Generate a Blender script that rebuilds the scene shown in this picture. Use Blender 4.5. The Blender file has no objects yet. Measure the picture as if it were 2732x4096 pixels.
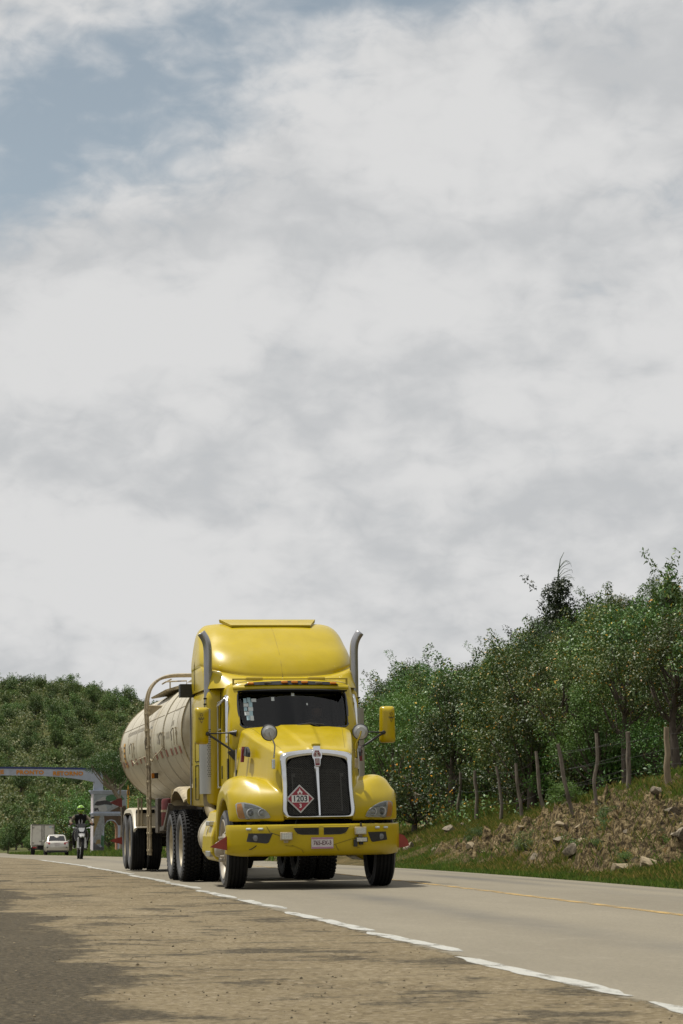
import bpy, bmesh, math, random
import numpy as np
from mathutils import Vector, Matrix

scene = bpy.context.scene
R = math.radians
PI = math.pi

# ------------------------------------------------------------------ camera
CAM_H = 0.9
cam_data = bpy.data.cameras.new("camera")
cam_data.sensor_fit = 'VERTICAL'
cam_data.sensor_height = 36.0
cam_data.sensor_width = 24.0
cam_data.lens = 36.0 * 10400.0 / 4096.0
cam_data.clip_start = 0.1
cam_data.clip_end = 6000.0
cam_data.dof.use_dof = True
cam_data.dof.focus_distance = 37.5
cam_data.dof.aperture_fstop = 11.0
camera = bpy.data.objects.new("camera", cam_data)
scene.collection.objects.link(camera)
camera.location = (0.0, 0.0, CAM_H)
camera.rotation_euler = (R(90.0) + math.atan(1235.0 / 10400.0), 0.0, 0.0)
scene.camera = camera

# ------------------------------------------------------------------ light
SUN_TO = Vector((-0.36, 0.16, 1.0)).normalized()      # towards the sun: high, from the left, a little behind the truck
SUN_EL = math.asin(SUN_TO.z)
SUN_AZ = math.atan2(SUN_TO.x, SUN_TO.y)               # clockwise from +Y
sun_data = bpy.data.lights.new("sun", 'SUN')
sun_data.energy = 5.0
sun_data.angle = R(0.53)
sun_data.color = (1.0, 0.95, 0.86)
sun = bpy.data.objects.new("sun", sun_data)
scene.collection.objects.link(sun)
sun.rotation_euler = SUN_TO.to_track_quat('Z', 'Y').to_euler()
sun.location = (-20, 10, 60)

world = bpy.data.worlds.new("World")
scene.world = world
world.use_nodes = True
wn = world.node_tree.nodes
wl = world.node_tree.links
wn.clear()


def wnode(t, **kw):
    n = wn.new(t)
    for k, v in kw.items():
        setattr(n, k, v)
    return n


def wmath(op, a, b=None, c=None):
    n = wnode('ShaderNodeMath', operation=op)
    for i, x in enumerate((a, b, c)):
        if x is None:
            continue
        if isinstance(x, (int, float)):
            n.inputs[i].default_value = x
        else:
            wl.new(x, n.inputs[i])
    return n.outputs[0]


def wsmooth(x, lo, hi):
    n = wnode('ShaderNodeMapRange', interpolation_type='SMOOTHSTEP')
    wl.new(x, n.inputs[0])
    n.inputs[1].default_value = lo
    n.inputs[2].default_value = hi
    return n.outputs[0]


TONE_LO, TONE_HI = 0.44, 0.67


def build_sky():
    out = wnode('ShaderNodeOutputWorld')
    bg = wnode('ShaderNodeBackground')
    bg.inputs[1].default_value = 0.1
    wl.new(bg.outputs[0], out.inputs[0])
    sky = wnode('ShaderNodeTexSky', sky_type='NISHITA')
    sky.sun_disc = False
    sky.sun_elevation = SUN_EL
    sky.sun_rotation = SUN_AZ
    sky.altitude = 1500
    sky.air_density = 1.0
    sky.dust_density = 2.5
    tc = wnode('ShaderNodeTexCoord')
    sep = wnode('ShaderNodeSeparateXYZ')
    wl.new(tc.outputs['Generated'], sep.inputs[0])
    dx, dy, dz = sep.outputs
    den = wmath('ADD', wmath('MAXIMUM', dz, 0.0), 0.60)
    u = wmath('DIVIDE', dx, den)
    v = wmath('DIVIDE', dy, den)
    comb = wnode('ShaderNodeCombineXYZ')
    wl.new(u, comb.inputs[0]); wl.new(v, comb.inputs[1]); wl.new(dz, comb.inputs[2])

    def noise(scale, detail, rough, off, dist=0.0, sq=1.0):
        m = wnode('ShaderNodeMapping')
        m.inputs['Location'].default_value = off
        m.inputs['Scale'].default_value = (1.0, sq, 1.0)
        wl.new(comb.outputs[0], m.inputs[0])
        n = wnode('ShaderNodeTexNoise', noise_dimensions='3D')
        wl.new(m.outputs[0], n.inputs['Vector'])
        n.inputs['Scale'].default_value = scale
        n.inputs['Detail'].default_value = detail
        n.inputs['Roughness'].default_value = rough
        n.inputs['Distortion'].default_value = dist
        return n.outputs['Fac']
    big = noise(5.0, 7.0, 0.55, (3.1, 1.7, 0.0), 0.3)
    mid = noise(14.0, 6.0, 0.55, (0.4, 5.2, 0.0), 0.3)
    soft = noise(4.6, 5.0, 0.5, (7.7, 2.9, 0.0), 0.4, 1.2)
    fine = noise(40.0, 5.0, 0.55, (1.7, 0.2, 0.0), 0.5)

    def billow(scale, off):
        """cauliflower lumps of cumulus: rounded tops, creased valleys"""
        s_ = None
        for k, w_ in enumerate((0.5, 0.3, 0.2)):
            n_ = noise(scale * 2.1 ** k, 0.0, 0.5, (off + k, off * 2 - k, 0.0), 0.35, 0.8)
            r_ = wmath('MULTIPLY', wmath('POWER', wmath('ABSOLUTE', wmath('SUBTRACT', wmath('MULTIPLY', n_, 2.0), 1.0)), 0.75), w_ * 1.7)
            s_ = r_ if s_ is None else wmath('ADD', s_, r_)
        return s_
    puff = billow(9.0, 2.3)
    puff2 = billow(24.0, 5.3)
    # a wide opening of blue in the cloud deck, high in the view to the left
    a = wmath('DIVIDE', dx, wmath('MAXIMUM', dy, 0.05))
    e = wmath('DIVIDE', dz, wmath('MAXIMUM', dy, 0.05))
    a2 = wmath('ADD', a, 0.105)
    e2 = wmath('SUBTRACT', wmath('SUBTRACT', e, 0.281), wmath('MULTIPLY', a2, 0.42))
    g = wmath('ADD', wmath('POWER', wmath('DIVIDE', wmath('ABSOLUTE', a2), 0.100), 2.0),
              wmath('POWER', wmath('DIVIDE', wmath('ABSOLUTE', e2), 0.041), 2.0))
    gap = wmath('POWER', 2.718, wmath('MULTIPLY', g, -1.0))
    g2 = wmath('ADD', wmath('POWER', wmath('DIVIDE', wmath('ABSOLUTE', wmath('SUBTRACT', a, 0.03)), 0.055), 2.0),
               wmath('POWER', wmath('DIVIDE', wmath('ABSOLUTE', wmath('SUBTRACT', e, 0.330)), 0.016), 2.0))
    gap = wmath('ADD', gap, wmath('MULTIPLY', wmath('POWER', 2.718, wmath('MULTIPLY', g2, -1.0)), 0.85))
    dens = wmath('ADD', wmath('MULTIPLY', big, 0.60), wmath('MULTIPLY', mid, 0.30))
    dens = wmath('ADD', dens, wmath('MULTIPLY', fine, 0.40))
    dens = wmath('ADD', dens, wmath('MULTIPLY', puff2, 0.10))
    dens = wmath('SUBTRACT', dens, wmath('MULTIPLY', gap, 0.47))
    mask = wsmooth(dens, 0.30, 0.66)
    # cloud brightness: lit tops, grey undersides
    tone = wmath('ADD', wmath('MULTIPLY', soft, 0.72), wmath('MULTIPLY', puff, 0.15))
    tone = wmath('ADD', tone, wmath('MULTIPLY', puff2, 0.05))
    tone = wmath('ADD', tone, wmath('ADD', wmath('MULTIPLY', mid, 0.26), wmath('MULTIPLY', wmath('SUBTRACT', fine, 0.5), 0.22)))
    tone = wsmooth(tone, TONE_LO, TONE_HI)
    ramp = wnode('ShaderNodeValToRGB')
    wl.new(tone, ramp.inputs[0])
    ramp.color_ramp.elements[0].color = (0.575, 0.588, 0.600, 1)
    ramp.color_ramp.elements[1].color = (0.752, 0.752, 0.750, 1)
    cl = wnode('ShaderNodeMix', data_type='RGBA', blend_type='MULTIPLY')
    cl.inputs[0].default_value = 1.0
    wl.new(ramp.outputs[0], cl.inputs[6])
    cl.inputs[7].default_value = (9.4, 9.4, 9.4, 1)
    hs = wnode('ShaderNodeHueSaturation')
    hs.inputs['Saturation'].default_value = 0.50
    hs.inputs['Value'].default_value = 0.92
    hs.inputs['Hue'].default_value = 0.475
    wl.new(sky.outputs[0], hs.inputs['Color'])
    mix = wnode('ShaderNodeMix', data_type='RGBA')
    wl.new(mask, mix.inputs[0])
    wl.new(hs.outputs[0], mix.inputs[6])
    wl.new(cl.outputs[2], mix.inputs[7])
    wl.new(mix.outputs[2], bg.inputs[0])


build_sky()
scene.view_settings.view_transform = 'Standard'
scene.view_settings.look = 'None'
scene.view_settings.gamma = 1.0
scene.view_settings.exposure = 0.0
scene.view_settings.use_curve_mapping = False
scene.render.engine = 'CYCLES'
scene.cycles.max_bounces = 6
scene.cycles.diffuse_bounces = 3
scene.cycles.glossy_bounces = 3
scene.cycles.transparent_max_bounces = 8
scene.cycles.use_denoising = True


# ------------------------------------------------------------------ materials
MATS = {}


class NT:
    """small node-tree helper"""
    def __init__(self, name):
        self.m = bpy.data.materials.new(name)
        self.m.use_nodes = True
        self.t = self.m.node_tree
        self.n = self.t.nodes
        self.l = self.t.links
        self.n.clear()
        self.out = self.n.new('ShaderNodeOutputMaterial')
        MATS[name] = self.m

    def node(self, t, **kw):
        n = self.n.new(t)
        for k, v in kw.items():
            setattr(n, k, v)
        return n

    def link(self, a, b):
        self.l.new(a, b)

    def val(self, sock, x):
        if isinstance(x, (int, float)):
            sock.default_value = x
        elif isinstance(x, tuple):
            sock.default_value = x if len(x) == len(sock.default_value) else x + (1.0,)
        else:
            self.l.new(x, sock)

    def math(self, op, a, b=None, c=None):
        n = self.node('ShaderNodeMath', operation=op)
        for i, x in enumerate((a, b, c)):
            if x is not None:
                self.val(n.inputs[i], x)
        return n.outputs[0]

    def noise(self, scale, detail=4.0, rough=0.55, coord='Object', stretch=None, dist=0.0, off=(0, 0, 0)):
        tc = self.node('ShaderNodeTexCoord')
        mp = self.node('ShaderNodeMapping')
        mp.inputs['Location'].default_value = off
        if stretch:
            mp.inputs['Scale'].default_value = stretch
        self.link(tc.outputs[coord], mp.inputs[0])
        n = self.node('ShaderNodeTexNoise')
        self.link(mp.outputs[0], n.inputs['Vector'])
        n.inputs['Scale'].default_value = scale
        n.inputs['Detail'].default_value = detail
        n.inputs['Roughness'].default_value = rough
        n.inputs['Distortion'].default_value = dist
        return n.outputs['Fac']

    def ramp(self, fac, stops, interp='LINEAR'):
        r = self.node('ShaderNodeValToRGB')
        self.link(fac, r.inputs[0])
        cr = r.color_ramp
        cr.interpolation = interp
        while len(cr.elements) < len(stops):
            cr.elements.new(0.5)
        for e, (p, c) in zip(cr.elements, stops):
            e.position = p
            e.color = (c[0], c[1], c[2], 1) if not isinstance(c, (int, float)) else (c, c, c, 1)
        return r.outputs[0]

    def mix(self, fac, a, b, blend='MIX'):
        n = self.node('ShaderNodeMix', data_type='RGBA', blend_type=blend)
        self.val(n.inputs[0], fac)
        self.val(n.inputs[6], a)
        self.val(n.inputs[7], b)
        return n.outputs[2]

    def smooth(self, x, lo, hi, a=0.0, b=1.0):
        n = self.node('ShaderNodeMapRange', interpolation_type='SMOOTHSTEP')
        self.val(n.inputs[0], x)
        n.inputs[1].default_value = lo
        n.inputs[2].default_value = hi
        n.inputs[3].default_value = a
        n.inputs[4].default_value = b
        return n.outputs[0]

    def bsdf(self, color, rough=0.5, metal=0.0, spec=0.5, coat=0.0, bump=None, bump_strength=0.2, bump_dist=0.01, coat_rough=0.08):
        p = self.node('ShaderNodeBsdfPrincipled')
        self.val(p.inputs['Base Color'], color)
        self.val(p.inputs['Roughness'], rough)
        self.val(p.inputs['Metallic'], metal)
        p.inputs['Specular IOR Level'].default_value = spec
        p.inputs['Coat Weight'].default_value = coat
        p.inputs['Coat Roughness'].default_value = coat_rough
        if bump is not None:
            b = self.node('ShaderNodeBump')
            b.inputs['Strength'].default_value = bump_strength
            b.inputs['Distance'].default_value = bump_dist
            self.link(bump, b.inputs['Height'])
            self.link(b.outputs[0], p.inputs['Normal'])
        self.link(p.outputs[0], self.out.inputs[0])
        return p


def simple(name, col, rough=0.5, metal=0.0, spec=0.5, coat=0.0, var=0.12, scale=6.0, bump=0.0, dirt=None, dirt_amt=0.5, stretch=None):
    t = NT(name)
    nz = t.noise(scale, 5.0, 0.6, stretch=stretch)
    lo = tuple(c * (1 - var) for c in col)
    hi = tuple(min(1, c * (1 + var)) for c in col)
    c = t.ramp(nz, [(0.3, lo), (0.7, hi)])
    if dirt:
        d = t.noise(scale * 0.45, 7.0, 0.68, off=(3, 5, 1), stretch=stretch)
        c = t.mix(t.math('MULTIPLY', t.smooth(d, 0.48, 0.72), dirt_amt), c, dirt)
    t.bsdf(c, rough, metal, spec, coat, bump=nz if bump else None, bump_strength=bump)
    return t.m


def yellow(name, col, dirt_amt=0.35):
    t = NT(name)
    nz = t.noise(3.0, 5.0, 0.6)
    c = t.ramp(nz, [(0.3, tuple(x * 0.93 for x in col)), (0.7, tuple(x * 1.05 for x in col))])
    fine = t.noise(38.0, 5.0, 0.7, off=(2, 0, 4))
    streak = t.noise(2.6, 7.0, 0.62, stretch=(1.0, 1.0, 0.35), off=(5, 1, 2))
    dust = t.math('MULTIPLY', t.smooth(streak, 0.50, 0.85), dirt_amt)
    c = t.mix(dust, c, (0.24, 0.18, 0.045))
    chips = t.smooth(fine, 0.735, 0.76)
    c = t.mix(t.math('MULTIPLY', chips, 0.5), c, (0.09, 0.07, 0.03))
    rough = t.smooth(streak, 0.35, 0.75, 0.30, 0.46)
    t.bsdf(c, rough, 0.0, 0.32, 0.28, coat_rough=0.12)
    return t.m


yellow('yellow_paint', (0.405, 0.300, 0.0), 0.16)
yellow('yellow_paint_dull', (0.33, 0.24, 0.010), 0.6)
simple('cream_paint', (0.45, 0.41, 0.315), 0.42, spec=0.4, var=0.08, scale=2.0, dirt=(0.22, 0.16, 0.085), dirt_amt=0.55, stretch=(1, .4, 1))
simple('cream_dirty', (0.36, 0.30, 0.19), 0.55, var=0.2, scale=9.0, dirt=(0.08, 0.055, 0.03), dirt_amt=0.8)
simple('rusty_cream', (0.34, 0.28, 0.18), 0.6, var=0.3, scale=14.0, dirt=(0.045, 0.026, 0.016), dirt_amt=0.95)
simple('rusty_dark', (0.045, 0.036, 0.026), 0.7, var=0.5, scale=16.0, dirt=(0.16, 0.13, 0.085), dirt_amt=0.6)
simple('chrome', (0.66, 0.67, 0.68), 0.16, 1.0, var=0.05, scale=3.0, dirt=(0.38, 0.36, 0.33), dirt_amt=0.5)
simple('aluminium', (0.50, 0.50, 0.49), 0.38, 0.9, var=0.12, scale=8.0, dirt=(0.30, 0.27, 0.22), dirt_amt=0.6)
simple('muffler_steel', (0.40, 0.40, 0.385), 0.42, 0.75, var=0.12, scale=5.0, dirt=(0.24, 0.21, 0.16), dirt_amt=0.5, stretch=(1, 1, .3))
simple('pipe_steel', (0.36, 0.36, 0.37), 0.30, 0.9, var=0.2, scale=6.0, dirt=(0.16, 0.13, 0.10), dirt_amt=0.6, stretch=(1, 1, .3))
simple('black_plastic', (0.016, 0.016, 0.017), 0.5, var=0.3, scale=20.0)
simple('black_gloss', (0.010, 0.010, 0.011), 0.12, var=0.2, coat=0.5)
simple('black_rubber', (0.010, 0.010, 0.0105), 0.75, spec=0.25, var=0.25, scale=14.0)
simple('chassis_black', (0.014, 0.013, 0.012), 0.75, spec=0.3, var=0.4, scale=9.0, dirt=(0.06, 0.05, 0.035), dirt_amt=0.4)
simple('wire_dark', (0.055, 0.052, 0.047), 0.42, 0.6, var=0.2, scale=25.0)
simple('mesh_steel', (0.12, 0.12, 0.115), 0.45, 0.4, var=0.2, scale=25.0)
simple('seam_dark', (0.075, 0.055, 0.004), 0.7, var=0.2)
simple('red_paint', (0.24, 0.030, 0.016), 0.5, var=0.15, scale=8.0)
simple('red_dark', (0.11, 0.012, 0.012), 0.5, var=0.15, scale=8.0)
simple('placard_red', (0.22, 0.010, 0.022), 0.45, var=0.08)
simple('emblem_red', (0.15, 0.008, 0.012), 0.35, var=0.08)
simple('white_print', (0.62, 0.61, 0.58), 0.5, var=0.06)
simple('black_print', (0.012, 0.012, 0.02), 0.55, var=0.1)
simple('plate_white', (0.50, 0.46, 0.46), 0.5, var=0.12, scale=30.0, dirt=(0.28, 0.24, 0.2), dirt_amt=0.5)
simple('plate_pink', (0.34, 0.17, 0.27), 0.5, var=0.1)
simple('plate_text', (0.085, 0.03, 0.045), 0.5, var=0.1)
simple('amber', (0.62, 0.20, 0.012), 0.25, spec=0.6, var=0.12)
simple('amber_dark', (0.55, 0.24, 0.055), 0.3, var=0.12)
simple('sticker_blue', (0.30, 0.44, 0.50), 0.5, var=0.14, scale=40.0)
simple('sticker_white', (0.48, 0.52, 0.53), 0.5, var=0.12, scale=40.0)
simple('tail_red', (0.30, 0.006, 0.010), 0.18, spec=0.6, var=0.1, coat=0.5)
simple('interior_dark', (0.0045, 0.005, 0.0055), 0.85, spec=0.1, var=0.3)
simple('interior_grey', (0.020, 0.021, 0.023), 0.75, spec=0.2, var=0.3)
simple('led_white', (0.62, 0.62, 0.54), 0.25, spec=0.7, var=0.25, scale=90.0)
simple('lamp_reflector', (0.38, 0.385, 0.39), 0.35, 0.0, var=0.15)
simple('lamp_dark', (0.15, 0.155, 0.16), 0.3, 0.1, var=0.2)
simple('rim_cream', (0.40, 0.34, 0.22), 0.5, var=0.15, scale=9.0, dirt=(0.16, 0.12, 0.07), dirt_amt=0.5)
simple('rim_alloy', (0.36, 0.325, 0.265), 0.42, 0.25, var=0.15, scale=9.0, dirt=(0.16, 0.12, 0.07), dirt_amt=0.5)
simple('tyre_wall', (0.080, 0.081, 0.084), 0.72, spec=0.25, var=0.22, scale=12.0, dirt=(0.15, 0.14, 0.12), dirt_amt=0.45)
simple('elbow_brown', (0.16, 0.125, 0.06), 0.6, var=0.3, scale=10)
simple('extender_grey', (0.11, 0.115, 0.125), 0.55, var=0.2, scale=10)
simple('orange_sign', (0.50, 0.27, 0.05), 0.55, var=0.15, scale=12)
simple('reflector_red', (0.32, 0.065, 0.055), 0.4, var=0.2, scale=20)


def glass(name, tint, ior=1.45, rough=0.02):
    t = NT(name)
    fr = t.node('ShaderNodeFresnel')
    fr.inputs[0].default_value = ior
    tr = t.node('ShaderNodeBsdfTransparent')
    tr.inputs[0].default_value = tint + (1,)
    gl = t.node('ShaderNodeBsdfGlossy')
    gl.inputs['Roughness'].default_value = rough
    gl.inputs[0].default_value = (0.8, 0.8, 0.8, 1)
    mx = t.node('ShaderNodeMixShader')
    ge = t.node('ShaderNodeNewGeometry')          # only the outer face of a pane mirrors its surroundings
    t.link(t.math('MULTIPLY', fr.outputs[0], t.math('SUBTRACT', 1.0, ge.outputs['Backfacing'])), mx.inputs[0])
    t.link(tr.outputs[0], mx.inputs[1])
    t.link(gl.outputs[0], mx.inputs[2])
    t.link(mx.outputs[0], t.out.inputs[0])
    return t.m


glass('windscreen_glass', (0.55, 0.58, 0.60), 1.5)
glass('lens_glass', (0.86, 0.87, 0.86), 1.45, 0.10)


def leafy(name, stops, rough=0.4, spec=0.5, trans=0.25, tint=(0.10, 0.16, 0.02), hue=0.014, val=0.45):
    t = NT(name)
    g = t.node('ShaderNodeNewGeometry')
    oi = t.node('ShaderNodeObjectInfo')
    c = t.ramp(g.outputs['Random Per Island'], stops)
    hs = t.node('ShaderNodeHueSaturation')
    t.link(c, hs.inputs['Color'])
    t.val(hs.inputs['Hue'], t.smooth(oi.outputs['Random'], 0, 1, 0.5 - hue * 0.3, 0.5 + hue * 1.6))
    t.val(hs.inputs['Value'], t.smooth(t.math('FRACT', t.math('MULTIPLY', oi.outputs['Random'], 7.31)), 0, 1, 1 - val, 1 + val))
    p = t.node('ShaderNodeBsdfPrincipled')
    t.link(hs.outputs[0], p.inputs['Base Color'])
    p.inputs['Roughness'].default_value = rough
    p.inputs['Specular IOR Level'].default_value = spec
    if trans > 0:
        tl = t.node('ShaderNodeBsdfTranslucent')
        m2 = t.mix(0.5, hs.outputs[0], tint)
        t.link(m2, tl.inputs[0])
        mx = t.node('ShaderNodeMixShader')
        mx.inputs[0].default_value = trans
        t.link(p.outputs[0], mx.inputs[1])
        t.link(tl.outputs[0], mx.inputs[2])
        t.link(mx.outputs[0], t.out.inputs[0])
    else:
        t.link(p.outputs[0], t.out.inputs[0])
    return t.m


leafy('leaf_broad', [(0.0, (0.0288, 0.0615, 0.0168)), (0.55, (0.0612, 0.1118, 0.0259)), (0.90, (0.1045, 0.1624, 0.0311)), (0.972, (0.1533, 0.1535, 0.0207)), (0.992, (0.4685, 0.2165, 0.0129))], 0.48, 0.42, 0.12)
leafy('leaf_olive', [(0.0, (0.0371, 0.0687, 0.0147)), (0.6, (0.0762, 0.1158, 0.0245)), (0.90, (0.1252, 0.1502, 0.0359)), (0.965, (0.2178, 0.1718, 0.0245)), (0.99, (0.4573, 0.2146, 0.0122))], 0.5, 0.4, 0.14)
leafy('leaf_light', [(0.0, (0.0387, 0.0885, 0.0157)), (0.6, (0.0699, 0.1409, 0.0224)), (1.0, (0.1099, 0.1744, 0.0337))], 0.52, 0.35, 0.18)
leafy('leaf_dark', [(0.0, (0.0132, 0.0270, 0.0104)), (0.7, (0.0291, 0.0516, 0.0166)), (1.0, (0.0529, 0.0737, 0.0208))], 0.5, 0.4, 0.08)
leafy('leaf_hill', [(0.0, (0.0416, 0.0776, 0.0231)), (0.6, (0.0851, 0.1397, 0.0363)), (0.93, (0.1513, 0.1940, 0.0560)), (1.0, (0.2175, 0.1843, 0.0494))], 0.6, 0.25, 0.14, hue=0.014, val=0.4)
leafy('grass_blade', [(0.0, (0.1066, 0.1691, 0.0272)), (0.55, (0.2134, 0.2584, 0.0428)), (0.75, (0.4002, 0.3054, 0.0817)), (1.0, (0.6936, 0.4698, 0.1652))], 0.6, 0.25, 0.4)
leafy('grass_green', [(0.0, (0.0863, 0.1561, 0.0222)), (0.7, (0.1725, 0.2601, 0.0408)), (1.0, (0.3205, 0.3121, 0.0742))], 0.6, 0.25, 0.4)
leafy('flower_orange', [(0.0, (0.55, 0.22, 0.010)), (1.0, (0.70, 0.34, 0.02))], 0.6, 0.25, 0.2, tint=(0.6, 0.3, 0.02), hue=0.0, val=0.1)
simple('bark', (0.085, 0.070, 0.055), 0.85, spec=0.2, var=0.35, scale=14.0, bump=0.5, stretch=(1, 1, .25))
simple('bark_pale', (0.22, 0.185, 0.14), 0.85, spec=0.2, var=0.3, scale=14.0, bump=0.4, stretch=(1, 1, .25))
simple('post_wood', (0.17, 0.145, 0.115), 0.85, spec=0.2, var=0.45, scale=22.0, bump=1.0, stretch=(1, 1, .15), dirt=(0.05, 0.04, 0.03), dirt_amt=0.7)
simple('post_fresh', (0.23, 0.185, 0.125), 0.85, spec=0.2, var=0.3, scale=16.0, bump=0.4, stretch=(1, 1, .15))
simple('limestone', (0.20, 0.17, 0.125), 0.9, spec=0.2, var=0.4, scale=5.0, bump=0.6, dirt=(0.055, 0.05, 0.042), dirt_amt=0.85)
simple('limestone_pale', (0.27, 0.22, 0.145), 0.9, spec=0.2, var=0.3, scale=6.0, bump=0.6, dirt=(0.12, 0.10, 0.07), dirt_amt=0.6)


# ------------------------------------------------------------------ mesh helpers
COL = scene.collection


class MB:
    def __init__(self):
        self.v = []
        self.f = []
        self.mi = []
        self.cur = 0

    def add(self, verts, faces):
        b = len(self.v)
        self.v.extend([tuple(map(float, p)) for p in verts])
        for q in faces:
            self.f.append(tuple(i + b for i in q))
            self.mi.append(self.cur)
        return self

    def box(self, c, s, rot=None):
        hx, hy, hz = s[0] / 2, s[1] / 2, s[2] / 2
        vs = [Vector((x, y, z)) for z in (-hz, hz) for y in (-hy, hy) for x in (-hx, hx)]
        if rot is not None:
            m = rot if isinstance(rot, Matrix) else Matrix.Rotation(rot, 3, 'Z')
            vs = [m @ q for q in vs]
        vs = [q + Vector(c) for q in vs]
        return self.add(vs, [(0, 2, 3, 1), (4, 5, 7, 6), (0, 1, 5, 4), (2, 6, 7, 3), (0, 4, 6, 2), (1, 3, 7, 5)])

    def tube(self, pts, r, n=8, cap=True, flat=1.0):
        pts = [Vector(p) for p in pts]
        k = len(pts)
        rs = [r] * k if isinstance(r, (int, float)) else list(r)
        up = Vector((0.13, 0.21, 0.97))
        vs = []
        prev = None
        for i in range(k):
            t = (pts[min(i + 1, k - 1)] - pts[max(i - 1, 0)])
            if t.length < 1e-9:
                t = Vector((0, 0, 1))
            t.normalize()
            if prev is None:
                a = t.cross(up)
                if a.length < 0.05:
                    a = t.cross(Vector((1, 0, 0)))
                a.normalize()
            else:
                a = prev - t * prev.dot(t)
                a.normalize()
            prev = a
            b = t.cross(a)
            for j in range(n):
                an = 2 * PI * j / n
                vs.append(pts[i] + (a * math.cos(an) + b * math.sin(an) * flat) * rs[i])
        fs = []
        for i in range(k - 1):
            for j in range(n):
                fs.append((i * n + j, i * n + (j + 1) % n, (i + 1) * n + (j + 1) % n, (i + 1) * n + j))
        if cap:
            fs.append(tuple(range(n - 1, -1, -1)))
            fs.append(tuple((k - 1) * n + j for j in range(n)))
        return self.add(vs, fs)

    def lathe(self, prof, c, axis='x', n=32, closed=False):
        """prof: [(radius, along)] turned about axis through c"""
        vs = []
        for (r, h) in prof:
            for j in range(n):
                a = 2 * PI * j / n
                p, q = r * math.cos(a), r * math.sin(a)
                if axis == 'x':
                    vs.append((c[0] + h, c[1] + p, c[2] + q))
                elif axis == 'y':
                    vs.append((c[0] + p, c[1] + h, c[2] + q))
                else:
                    vs.append((c[0] + p, c[1] + q, c[2] + h))
        fs = []
        k = len(prof)
        for i in range(k - 1 if not closed else k):
            i2 = (i + 1) % k
            for j in range(n):
                fs.append((i * n + j, i2 * n + j, i2 * n + (j + 1) % n, i * n + (j + 1) % n))
        return self.add(vs, fs)

    def prism(self, poly, fn, d0, d1):
        """poly: 2D outline; fn(u, v, d) -> xyz; extruded from d0 to d1"""
        k = len(poly)
        vs = [fn(u, v, d0) for (u, v) in poly] + [fn(u, v, d1) for (u, v) in poly]
        fs = [tuple(range(k)), tuple(range(2 * k - 1, k - 1, -1))]
        for i in range(k):
            j = (i + 1) % k
            fs.append((i, i + k, j + k, j))
        return self.add(vs, fs)

    def grid(self, g, closed_u=False, cap=False):
        """g: array m x n x 3 ; closed_u joins the n direction"""
        m, n = len(g), len(g[0])
        vs = [tuple(p) for row in g for p in row]
        fs = []
        for i in range(m - 1):
            for j in range(n if closed_u else n - 1):
                j2 = (j + 1) % n
                fs.append((i * n + j, i * n + j2, (i + 1) * n + j2, (i + 1) * n + j))
        if cap:
            fs.append(tuple(range(n - 1, -1, -1)))
            fs.append(tuple((m - 1) * n + j for j in range(n)))
        return self.add(vs, fs)

    def mesh(self, name, mats, smooth=None):
        me = bpy.data.meshes.new(name)
        me.from_pydata(self.v, [], self.f)
        if isinstance(mats, str):
            mats = [mats]
        for m in mats:
            me.materials.append(MATS[m])
        me.polygons.foreach_set('material_index', self.mi)
        if smooth is not None:
            me.polygons.foreach_set('use_smooth', [True] * len(self.f))
            if smooth < 179:
                me.set_sharp_from_angle(angle=R(smooth))
        me.update()
        return me

    def build(self, name, mats, parent=None, smooth=None, bevel=0.0, seg=2, fix=True):
        me = self.mesh(name, mats, smooth)
        if fix:
            bm = bmesh.new()
            bm.from_mesh(me)
            bmesh.ops.recalc_face_normals(bm, faces=bm.faces)
            bm.to_mesh(me)
            bm.free()
        return link(name, me, parent, bevel, seg)


def link(name, me, parent=None, bevel=0.0, seg=2):
    o = bpy.data.objects.new(name, me)
    COL.objects.link(o)
    if parent is not None:
        o.parent = parent
    if bevel > 0:
        b = o.modifiers.new('bevel', 'BEVEL')
        b.width = bevel
        b.segments = seg
        b.limit_method = 'ANGLE'
        b.angle_limit = R(35)
    return o


def empty(name, loc=(0, 0, 0), rot=(0, 0, 0)):
    o = bpy.data.objects.new(name, None)
    COL.objects.link(o)
    o.location = loc
    o.rotation_euler = rot
    o.empty_display_size = 0.2
    return o


def tag(o, label=None, cat=None, group=None, kind=None):
    if label:
        o['label'] = label
    if cat:
        o['category'] = cat
    if group:
        o['group'] = group
    if kind:
        o['kind'] = kind
    return o


def cr(points, k, closed=False):
    """Catmull-Rom resample along axis 0: k pieces per span"""
    P = np.asarray(points, float)
    n = len(P)
    out = []
    spans = n if closed else n - 1
    for i in range(spans):
        if closed:
            p0, p1, p2, p3 = P[(i - 1) % n], P[i], P[(i + 1) % n], P[(i + 2) % n]
        else:
            p1, p2 = P[i], P[i + 1]
            p0 = P[i - 1] if i > 0 else 2 * p1 - p2
            p3 = P[i + 2] if i + 2 < n else 2 * p2 - p1
        for j in range(k):
            t = j / k
            out.append(0.5 * ((2 * p1) + (-p0 + p2) * t + (2 * p0 - 5 * p1 + 4 * p2 - p3) * t * t + (-p0 + 3 * p1 - 3 * p2 + p3) * t ** 3))
    if not closed:
        out.append(P[-1])
    return np.array(out)


def evaluated_mesh(o, name):
    bpy.context.view_layer.update()
    dg = bpy.context.evaluated_depsgraph_get()
    return bpy.data.meshes.new_from_object(o.evaluated_get(dg))


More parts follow.
